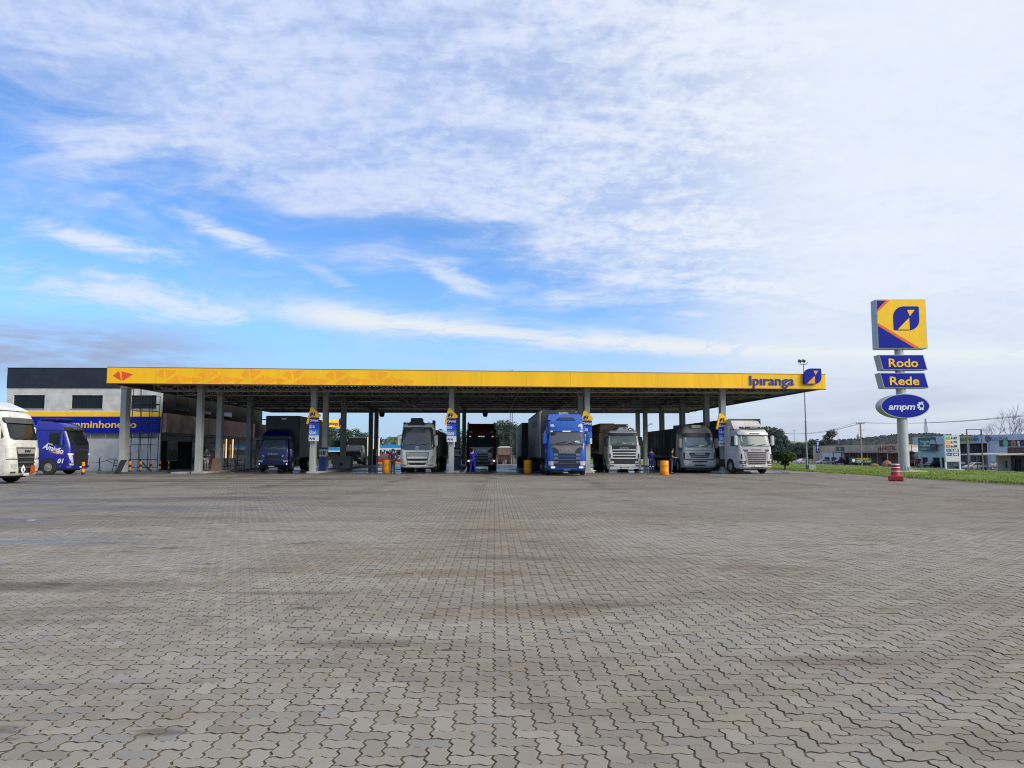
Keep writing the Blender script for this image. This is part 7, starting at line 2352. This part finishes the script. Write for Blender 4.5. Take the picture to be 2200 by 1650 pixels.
ftext('HOTEL', 1914.5, rz_(962.5, 1914), rz_(958.3, 1914) - rz_(966.8, 1914), 6.2, .36, mat('sign_maroon', (.10, .03, .03), .6), hotel, bold=.035)
ftext('Horn', 1914, rz_(969, 1914), .28, 2.0, .36, mat('sign_maroon', (.10, .03, .03), .6), hotel, bold=.015)
ftext('HH', 1894, rz_(964, 1894), 1.25, 2.4, .36, mat('sign_maroon', (.10, .03, .03), .6), hotel, bold=.02, sp=.7)
bb = fbox(1798, 1815, rz_(971, 1806), rz_(960, 1806), .22, mat('board_teal', (.035, .075, .085), .5), 'poster_board', hotel)
fbox(1804, 1809, rz_(966, 1806), rz_(961.5, 1806), .345, mat('poster_gold', (.35, .33, .12), .6), 'poster_mark', hotel, .01)
fbox(1799.5, 1813.5, rz_(969.8, 1806), rz_(969.0, 1806), .345, WHITE, 'poster_line', hotel, .01)
# tall blue HOTEL sign standing before it
hy = on_row(1756) - 3
hp = P(1756.5, 960, hy)
hs = thing('hotel_sign', 'tall narrow blue sign with upright HOTEL lettering by the tan building', 'sign', (hp.x, hy, GZ + .3))
zt, zb_ = PZ(943, hy, 1756) - GZ - .3, PZ(973, hy, 1756) - GZ - .3
wd = 6.2 * hy / F_PX / 1.0
MB().rbox(-wd / 2, wd / 2, -.2, .2, zb_, zt, .02).build('board', mat('hotel_blue', srgb(20, 25, 115), .45), hs)
MB().box(-.12, .12, -.1, .1, -.5, zb_ - .001).build('pole', ALU, hs)
for i, ch in enumerate('HOTEL'):
    q = text(hs, ch, .56, (0, -.21, zt - .5 - i * .73), WHITE, .02, .55, 0, bold=.03)
MB().prism([(-.25, zb_ + .38), (.0, zb_ + .38), (.0, zb_ + .55), (.28, zb_ + .33), (0, zb_ + .11), (0, zb_ + .28), (-.25, zb_ + .28)], -.222, -.201).build('arrow', WHITE, hs)
# white low shed between hotel and warehouse
shed = thing('white_shed', 'low white shed roof between the hotel and the green warehouse', 'building', (BX, on_row(1965), GZ))
zs0, zs1 = rz_(974, 1950), rz_(960.5, 1940)
y0, y1 = on_row(1968.5), on_row(1926)
o = MB().loft([[(-.2, y0, zs0), (-.2, y1, zs0), (14, y1, zs0 + .1), (14, y0, zs0 + .1)], [(2, y0, zs0 + .5), (2, y1, zs1), (10, y1, zs1 + .4), (10, y0, zs0 + .9)]]).build('roof', mat('shed_white', (.55, .54, .50), .7, 0, .1), shed); o.location = (0, -shed.location.y, -GZ)
o = MB().box(0, 13, y0 + .1, y1 - .1, GZ - .1, zs0 - .01).build('wall', mat('shed_grey', (.40, .42, .45), .8, 0, .12), shed); o.location = (0, -shed.location.y, -GZ)
# green warehouse
MINT = mat('mint_render', (.42, .55, .49), .85, 0, .12, .3); BLG = mat('blue_grey_cladding', (.46, .53, .63), .6, 0, .1, .4)
wh = thing('green_warehouse', 'pale green warehouse with grey parapet and green billboard', 'building', (BX, on_row(2030), GZ))
zt = rz_(938.5, 2000); zp = rz_(955, 2000)
wall_with(wh, 1974, 2031, GZ - .1, zp - .001, [(1981.5, 1993.5, GZ + .6, GZ + 2.3), (2004, 2019.5, GZ, GZ + 2.3), (2023, 2030, GZ, GZ + 2.3)], MINT, 'wall')
fbox(1967.5, 2031, zp, zt, .0, BLG, 'parapet', wh, .7)
shell(wh, 1974, 2031, 16, zp, MINT, DARK)
gb = fbox(1980, 2017.5, rz_(968.2, 1998), rz_(939.8, 1998), .71, mat('billboard_green', (.012, .13, .075), .5, 0, .1), 'billboard', wh)
zq = lambda py: rz_(py, 1998)
for s, px, py, w in (('Pousada', 1995, 948.5, 3.4), ('da', 1995, 953, 1.0), ('Colonial', 1995, 957, 3.6)):
    ftext(s, px, zq(py), .45, w, .85, WHITE, wh, bold=.02)
fbox(1981, 2002, zq(964), zq(963.6), .84, WHITE, 'billboard_line', wh, .01); fbox(1985, 1998, zq(966.2), zq(965.6), .84, WHITE, 'billboard_line', wh, .01)
# little house outline mark
b = MB(); yc = on_row(1985)
def seg(y0, z0, y1, z1): b.bar((-.86, y0, z0), (-.86, y1, z1), .10, .03)
seg(yc + .7, zq(950), yc, zq(945.5)); seg(yc, zq(945.5), yc - .7, zq(950)); seg(yc + .55, zq(950), yc + .55, zq(957)); seg(yc - .4, zq(951), yc - .4, zq(954)); seg(yc - .4, zq(954), yc + .4, zq(958))
o = b.build('house_mark', WHITE, wh); o.location = (0, -wh.location.y, -GZ)
fbox(2006, 2018.5, zq(968.5), zq(951), .845, mat('photo_dark', (.06, .055, .06), .5, 0, .4, 1.5), 'billboard_photo', wh, .02)
b = MB(); y0, y1 = on_row(2019), on_row(2004.5)
pts = [(y0 + (y1 - y0) * (.5 - .5 * math.cos(math.pi * i / 10)), zq(954) + 1.0 * math.sin(math.pi * i / 10)) for i in range(11)]
b.prism(pts, -.90, -.87, 'yz')
o = b.build('billboard_dome', mat('dome_grey', (.40, .45, .45), .6), wh); o.location = (0, -wh.location.y, -GZ)
# stored boards leaning, red hopper machine and tractor seat
ly = on_row(2002)
t = thing('leaning_slab', 'pale tall slab leaning beside the green warehouse door', 'slab', (BX - 3, ly, GZ))
MB().prism([(-.6, 0), (.6, 0), (.0, 2.7), (-.6, 2.9)], -.2, .2, 'yz').build('slab', mat('pale_slab', (.48, .47, .45), .7), t)
MB().bar((.3, 0, 0), (.1, 0, 2.0), .1).build('prop', DARK, t)
t = thing('farm_machine', 'dark red farm machine parked before the green warehouse', 'machine', (BX - 6, on_row(2013) , GZ), R(-85))
MB().prism([(-1.9, 1.0), (1.9, 1.0), (2.3, 2.0), (-2.3, 2.0)], -.6, .6).build('hopper', mat('machine_red', (.13, .035, .03), .6, 0, .3, 2), t)
b = MB()
for q in range(9): b.box(-1.8 + q * .45 - .04, -1.8 + q * .45 + .04, -.2, .2, .2, .95)
b.build('tines', DARK, t); MB().bar((-2, 0, .9), (2, 0, .9), .16).build('frame', DARK, t)
for s in (-2.2, 2.2): wheel(t, s, 0, .5, .3, 1 if s > 0 else -1)
# steel mesh tank mast thing beside the pylon: old water pump stand
t = thing('water_pump_stand', 'dark iron water-pump stand with hooped top right of the pylon sign', 'stand', (P(1960, 1000, 118).x, 118, GZ + .7))
MB().lathe([(.5, 1.6), (.62, 2.0), (.62, 2.5), (.35, 2.9), (.1, 3.0)], 14).build('tank', DARK, t, 40)
for a in range(4):
    MB().bar((.5 * math.cos(a * 1.57), .5 * math.sin(a * 1.57), 1.6), (.9 * math.cos(a * 1.57), .9 * math.sin(a * 1.57), 0), .08).build('leg', DARK, t)
MB().tube((0, 0, 3.0), (0, 0, 4.0), .05).build('spout', DARK, t)
MB().lathe([(.95, 2.72), (1.0, 2.78), (.95, 2.84)], 16).build('hoop', DARK, t)
# big workshop with open bays
ws = thing('workshop', 'long grey-blue workshop with open bays and corrugated panels behind the price sign', 'building', (BX, on_row(2208), GZ))
zt = rz_(935.5, 2100); zm = rz_(952.5, 2100)
WSM = mat('workshop_cladding', (.54, .55, .60), .6, .1, .1, .4)
fbox(2031.2, 2215, zm, zt, 0, BLG, 'fascia', ws, .3)
wall_with(ws, 2127.5, 2215, GZ - .1, zm - .001, [], WSM, 'wall')
fbox(2031.2, 2034, GZ - .1, zm - .001, 0, BLG, 'pillar', ws, .3); fbox(2080.5, 2084, GZ - .1, zm - .001, 0, BLG, 'pillar', ws, .3); fbox(2124.6, 2127.4, GZ - .1, zm - .001, 0, BLG, 'pillar', ws, .4)
shell(ws, 2031.2, 2215, 20, zt, WSM, DARK)
for pa, pb in ((2034.5, 2080), (2086, 2110)):
    y0, y1 = sorted((on_row(pa), on_row(pb))); n = 14
    for i in range(n):
        q0, q1 = y0 + (y1 - y0) * i / n, y0 + (y1 - y0) * (i + .62) / n
        o = MB().box(2.5, 2.62, q0, q1, GZ + (1.2 if pa < 2050 else .3), zm - .1).build('door_panel', mat('door_strip', (.30, .33, .38) if pa > 2050 else (.16, .13, .14), .6, .1, .15), ws); o.location = (0, -ws.location.y, -GZ)
y0, y1 = sorted((on_row(2031.2), on_row(2127)))
o = MB().box(2.7, 2.8, y0 + .3, y1, GZ, zm).build('inner_wall', mat('bay_dark', (.06, .055, .06), .8, 0, .3), ws); o.location = (0, -ws.location.y, -GZ)
z1_, z0_ = rz_(936.3, 2080), rz_(951.5, 2080)
fbox(2063, 2094.5, z0_, z1_, .31, mat('banner_olive', (.40, .42, .20), .6, 0, .15, .5), 'banner', ws, .02)
ftext('BORRACHARIA', 2078, (z0_ + z1_) / 2, .75, 9.0, .34, mat('banner_navy', (.05, .055, .12), .6), ws, bold=.02, shear=.2)
fbox(2096, 2107, z0_, z1_, .31, mat('banner_blue', (.30, .42, .62), .6), 'banner', ws, .02)
for i, z in enumerate((.8, .6, .4, .2)):
    fbox(2097, 2103 if i else 2105, z0_ + (z1_ - z0_) * z, z0_ + (z1_ - z0_) * z + .12, .335, mat('banner_navy', (.05, .055, .12), .6), 'banner_line', ws, .01)
# script sign with a car roundel
y = on_row(2126)
o = MB().prism([(y + .9 * math.cos(6.283 * i / 20), (rz_(942.5, 2126)) + .75 * math.sin(6.283 * i / 20)) for i in range(20)], -.34, -.31, 'yz').build('roundel', mat('roundel', (.20, .13, .15), .6, 0, .4, 2), ws); o.location = (0, -ws.location.y, -GZ)
b = MB(); ya, yb_ = on_row(2167), on_row(2133); za, zb_ = rz_(947, 2150), rz_(938.5, 2150)
for p0, p1 in (((ya, za), (yb_, za)), ((yb_, za), (yb_, zb_)), ((yb_, zb_), (ya, zb_)), ((ya, zb_), (ya, za))):
    b.bar((-.33, p0[0], p0[1]), (-.33, p1[0], p1[1]), .10, .04)
o = b.build('sign_frame', mat('frame_brown', (.12, .09, .09), .6), ws); o.location = (0, -ws.location.y, -GZ)
ftext('Auto Peças', 2150, (za + zb_) / 2, .55, 5.6, .34, mat('script_grey', (.25, .25, .29), .6), ws, shear=.3, bold=.01)
# restaurant with red-brown board and long awning, nearer the road
RX = 97.0
BX_keep = BX
BX = RX
rs = thing('roadside_restaurant', 'roadside restaurant with black sign, brick board and long white awning', 'building', (RX, on_row(2212), GZ))
zA = rz_(977.5, 2170)
wall_with(rs, 2143, 2172, GZ - .1, zA, [(2176 - 18, 2176 - 12, GZ + .6, GZ + 1.9)], mat('cream_render', (.50, .47, .36), .85, 0, .1), 'wall')
wall_with(rs, 2172.1, 2215, GZ - .1, zA, [(2178, 2194, GZ, GZ + 2.4), (2198, 2212, GZ, GZ + 2.4)], mat('dark_front_wall', (.09, .075, .07), .8), 'wall')
y0, y1 = sorted((on_row(2118), on_row(2216)))
o = MB().loft([[(-6, y0, zA - .02), (-6, y1, zA - .02), (.5, y1, zA + .25), (.5, y0, zA + .25)], [(-6, y0, zA + .16), (-6, y1, zA + .16), (.5, y1, zA + .43), (.5, y0, zA + .43)]]).build('awning', mat('awning_pale', (.46, .44, .40), .7, 0, .15), rs); o.location = (0, -rs.location.y, -GZ)
for i in range(5):
    y = y0 + 1 + (y1 - y0 - 1.5) * i / 4
    o = MB().tube((-5.8, y, GZ), (-5.8, y, zA - .021), .09).build('awning_post', mat('post_brown', (.22, .17, .10), .8), rs); o.location = (0, -rs.location.y, -GZ)
fbox(2170.5, 2216, rz_(976.5, 2190), rz_(961.5, 2190), .3, mat('brick_board', (.20, .075, .055), .8, 0, .25, .6), 'upper_board', rs)
ftext('REST', 2184, rz_(968.7, 2184), 1.0, 5.2, .43, mat('letter_brown', (.10, .04, .03), .6), rs, bold=.03, align='LEFT') if False else ftext('RES', 2186, rz_(968.7, 2186), 1.05, 4.2, .43, mat('letter_rust', (.07, .025, .02), .6), rs, bold=.035)
fbox(2153.5, 2216, rz_(960.3, 2180), rz_(947.3, 2180), .45, mat('sign_black', (.025, .018, .018), .5), 'sign_board', rs)
for px, c, lab in ((2167.5, (.10, .45, .22), 'green'), (2184.5, (.42, .13, .06), 'red')):
    y = on_row(px); z = rz_(953.8, px)
    o = MB().prism([(y + .72 * math.cos(6.283 * i / 24), z + .62 * math.sin(6.283 * i / 24)) for i in range(24)], -.61, -.571, 'yz').build('sign_disc', mat('disc_' + lab, c, .5), rs); o.location = (0, -rs.location.y, -GZ)
ftext('b', 2184.5, rz_(953.8, 2184.5), .5, .34, .62, mat('sign_black', (.025, .018, .018), .5), rs, bold=.02)
ftext('R', 2196.5, rz_(953.8, 2196), .95, .62, .60, WHITE, rs, bold=.02)
BX = BX_keep
# ------------------------------------------------ price sign, frame, banner, poles
PY_ = 74.0
p = P(2047.5, 1009, PY_); zg = gz(p.x, PY_)
ps = thing('price_sign', 'white price sign with five coloured fuel price rows on two legs', 'price sign', (p.x, PY_, zg), R(-3))
k = PY_ / F_PX
zt, zb_ = PZ(935.5, PY_, 2047) - zg, PZ(992, PY_, 2047) - zg
PW = mat('price_panel', (.56, .60, .60), .5, 0, .08)
MB().rbox(-16.5 * k, 16.5 * k, -.12, .12, zb_, zt, .02).build('panel', PW, ps)
for s in (-15.2, 15.2): MB().box(s * k - .07, s * k + .07, -.08, .08, -.05, zb_ - .001).build('leg', PW, ps)
MB().rbox(-18 * k, 19 * k, -.5, .5, -.06, .10, .02).build('footing', mat('pale_footing', (.42, .42, .40), .85, 0, .15), ps)
H = zt - zb_
for i, (c, s, full) in enumerate((((95, 190, 80), '4.49', 0), ((245, 160, 50), '6.79', 0), ((230, 95, 35), '6.89', 0), ((50, 110, 180), '5.68', 1), ((30, 70, 160), '6.44', 1))):
    z = zt - H * (.10 + i * .155)
    cm = mat(f'price_{i}', srgb(*c), .5, 0, .05); dk = mat('price_dark', srgb(50, 60, 90), .5)
    MB().box(-13.5 * k, -4.6 * k, -.135, -.121, z - 3.3 * k, z + 3.3 * k).build('fuel_label', cm, ps)
    if full: MB().box(-4.5 * k, 13 * k, -.133, -.121, z - 3.2 * k, z + 3.2 * k).build('price_strip', dk, ps)
    text(ps, s, 5.0 * k, (3.6 * k, -.14, z), WHITE if full else mat('price_black', (.03, .03, .035), .5), .01, 13.5 * k, bold=.03)
    text(ps, ['E', 'GC', 'GA', 'S10', 'S500'][i], 2.2 * k, (-9.5 * k, -.14, z), WHITE, .01, None, bold=.01)
fr = P(2097, 1012, 63.0); zg = gz(fr.x, 63)
t = thing('goal_frame', 'bare brown wooden goal-like frame standing on the grass', 'frame', (fr.x, 63.0, zg), R(-4))
k = 63.0 / F_PX; WD = mat('weathered_wood', (.16, .125, .085), .85, 0, .3, 3, stretch=(1, 1, .3))
zt = PZ(923.5, 63, 2097) - zg
for s in (-1, 1):
    MB().bar((s * 15.6 * k, 0, -.1), (s * 15.6 * k, 0, zt), .085).build('post', WD, t)
    MB().bar((s * 15.6 * k, .06, .55), (s * 15.6 * k + .25, .5, -.05), .05).build('prop', WD, t)
MB().bar((-16.6 * k, 0, zt + .03), (16.6 * k, 0, zt + .03), .06, .06).build('crossbar', WD, t)
by = 168.0
bp = P(1850, 990, by)
t = thing('banner', 'dark green promotion banner with yellow and white lettering before the hotel', 'banner', (bp.x, by, GZ + .25), R(-6))
k = by / F_PX; zt = PZ(983.5, by, 1850) - GZ - .25; zb_ = PZ(994.5, by, 1850) - GZ - .25
MB().box(-22 * k, 22 * k, -.05, .05, zb_, zt).build('cloth', mat('banner_green', (.02, .08, .04), .6, 0, .1), t)
for s in (-21, 0, 21): MB().bar((s * k, .1, -.3), (s * k, .1, zt), .08).build('post', WD, t)
text(t, 'PROMOÇÃO', 3.0 * k, (3 * k, -.07, zb_ + (zt - zb_) * .78), YELP, .02, 25 * k, bold=.02)
text(t, 'DIESEL', 2.2 * k, (-3 * k, -.07, zb_ + (zt - zb_) * .44), WHITE, .02, 13 * k, bold=.02)
text(t, 'S10', 2.2 * k, (-5 * k, -.07, zb_ + (zt - zb_) * .16), WHITE, .02, 9 * k, bold=.02)
text(t, '5,59', 2.8 * k, (13.5 * k, -.07, zb_ + (zt - zb_) * .30), YELP, .02, 13 * k, bold=.03)
MB().lathe([(.01, 0), (.35, 0), (.35, .02), (.01, .02)], 14).build('mark', WHITE, t).matrix_local = Matrix.Translation((-16 * k, -.06, zb_ + (zt - zb_) * .5)) @ Matrix.Rotation(R(90), 4, 'X')
# rounded stones and clay kiln by the hotel
for px, py, Y, w, m_, lab in ((1878, 999, 165, .95, mat('clay_dome', (.30, .15, .095), .9, 0, .25, 1.2), 'orange-brown clay dome before the hotel sign'), (1906, 1000, 160, 1.05, mat('clay_dome', (.30, .15, .095), .9, 0, .25, 1.2), 'large reddish clay dome left of the pylon pole')):
    p = P(px, py, Y)
    t = thing('clay_dome', lab, 'dome', (p.x, Y, GZ + .25))
    hgt = .8 if px < 1890 else 1.5
    MB().lathe([(w, 0), (w * 1.02, .25 * hgt), (w * .9, .6 * hgt), (w * .6, .88 * hgt), (w * .2, hgt), (.02, hgt * 1.01)], 16).build('body', m_, t, 60)
    MB().box(-.3, .3, -w * 1.04, -w * .9, .05, .5 * hgt).build('opening', DARK, t)
# utility poles and wires
def upole(px, top, base, Y, label, tr=True):
    p = P(px, base, Y); z = gz(p.x, Y); h = P(px, top, Y).z - z
    t = thing('utility_pole', label, 'utility pole', (p.x, Y, z), 0, 'utility poles along the highway')
    PM = mat('pole_concrete', (.22, .195, .17), .85, 0, .2)
    MB().bar((0, 0, -.3), (0, 0, h), .30, .22).build('pole', PM, t)
    MB().bar((-1.1, 0, h - .15), (1.1, 0, h - .15), .12, .14).build('cross_arm', WD, t)
    for q in (-1.0, -.4, .4, 1.0):
        MB().tube((q, 0, h - .05), (q, 0, h + .2), .06, .05, 6).build('insulator', DARK, t)
    if tr:
        MB().bar((-.5, 0, h - 1.75), (1.0, 0, h - 1.75), .12, .12).build('cross_arm', WD, t)
        MB().lathe([(.36, h - 4.0), (.40, h - 3.9), (.40, h - 3.1), (.36, h - 3.0), (.05, h - 2.95)], 14, (-.62, 0)).build('transformer', ALU, t, 40)
        for q in (-.75, -.5): MB().tube((q, 0, h - 2.95), (q, 0, h - 2.6), .05).build('bushing', DARK, t)
    return Vector((p.x, Y, z + h))
pa = upole(1852, 909, 1000, 186, 'tall utility pole with transformer before the hotel')
pb = upole(1665, 929, 993, 268, 'far utility pole among the dark trees left of the mast', False)
pc = upole(2330, 880, 1005, 118, 'utility pole beyond the right edge carrying the wires', False)
def wire(a, c, sag, off, label):
    pts = []
    for i in range(21):
        q = i / 20
        pts.append(a.lerp(c, q) + Vector((off, 0, .15 - 4 * sag * q * (1 - q))))
    tag(MB().path(pts, .03, 4).build('power_line', DARK), label, 'power line', 'power lines')
for i, o_ in enumerate((-1.0, .4, 1.0)):
    lab = ['nearest the yard', 'in the middle', 'nearest the buildings'][i]
    wire(pa, pc, 1.0, o_, 'thin power line right of the transformer pole, ' + lab)
    wire(pa, pb, 1.6, o_, 'thin power line left of the transformer pole, ' + lab)
# transmission tower and two thin masts on the hill
def pylon(px, top, base, Y):
    p = P(px, base, Y); h = P(px, top, Y).z - p.z; k = Y / F_PX
    t = thing('transmission_tower', 'faint lattice transmission tower on the skyline right of the pylon sign', 'tower', (p.x, Y, p.z))
    GRYT = mat('tower_grey', (.34, .36, .40), .6, .1, .1)
    w0, w1 = 3.6 * k, .8 * k; n = 8
    for sx in (-1, 1):
        for sy in (-1, 1): MB().bar((sx * w0, sy * w0, -6), (sx * w1, sy * w1, h), .35).build('leg', GRYT, t)
    for i in range(n):
        a, c = i / n, (i + 1) / n; wa, wc = w0 + (w1 - w0) * a, w0 + (w1 - w0) * c
        b = MB()
        for sy in (-1, 1): b.bar((-wa, sy * wa, h * a), (wc, sy * wc, h * c), .22).bar((wa, sy * wa, h * a), (-wc, sy * wc, h * c), .22)
        b.build('bracing', GRYT, t)
    for z, w in ((1.0, 3.2), (.93, 2.2)): MB().bar((-w * k, 0, h * z), (w * k, 0, h * z), .35).build('cross_arm', GRYT, t)
pylon(1990, 900, 934, 760)
for px, top, base, lab in ((1707, 924, 952, 'left of the hotel sign'), (1801, 921, 950, 'right of the round tree')):
    p = P(px, base, 640); h = P(px, top, 640).z - p.z
    t = thing('distant_pole', 'faint thin pole on the skyline ' + lab, 'pole', (p.x, 640, p.z), 0, 'faint poles on the skyline')
    MB().bar((0, 0, -10), (0, 0, h), .35).build('pole', mat('tower_grey', (.34, .36, .40), .6, .1, .1), t)
    MB().bar((-1.2, 0, h - .4), (1.2, 0, h - .4), .25).build('cross_arm', mat('tower_grey', (.34, .36, .40), .6, .1, .1), t)
# tall lamp arm seen between the lumber truck and the grey truck
p = P(1388, 990, 112)
t = thing('street_lamp', 'thin street lamp with one slanting arm behind the lumber truck', 'street lamp', (p.x, 112, gz(p.x, 112)))
zt = PZ(919, 112) - gz(p.x, 112)
MB().tube((0, 0, 0), (0, 0, zt), .07, .05).build('pole', DARK, t)
MB().tube((0, 0, zt), (.65, 0, zt + .55), .04).build('arm', DARK, t)
MB().rbox(.6, 1.1, -.1, .1, zt + .52, .66 + zt - .02, .02).build('lamp_head', DARK, t)
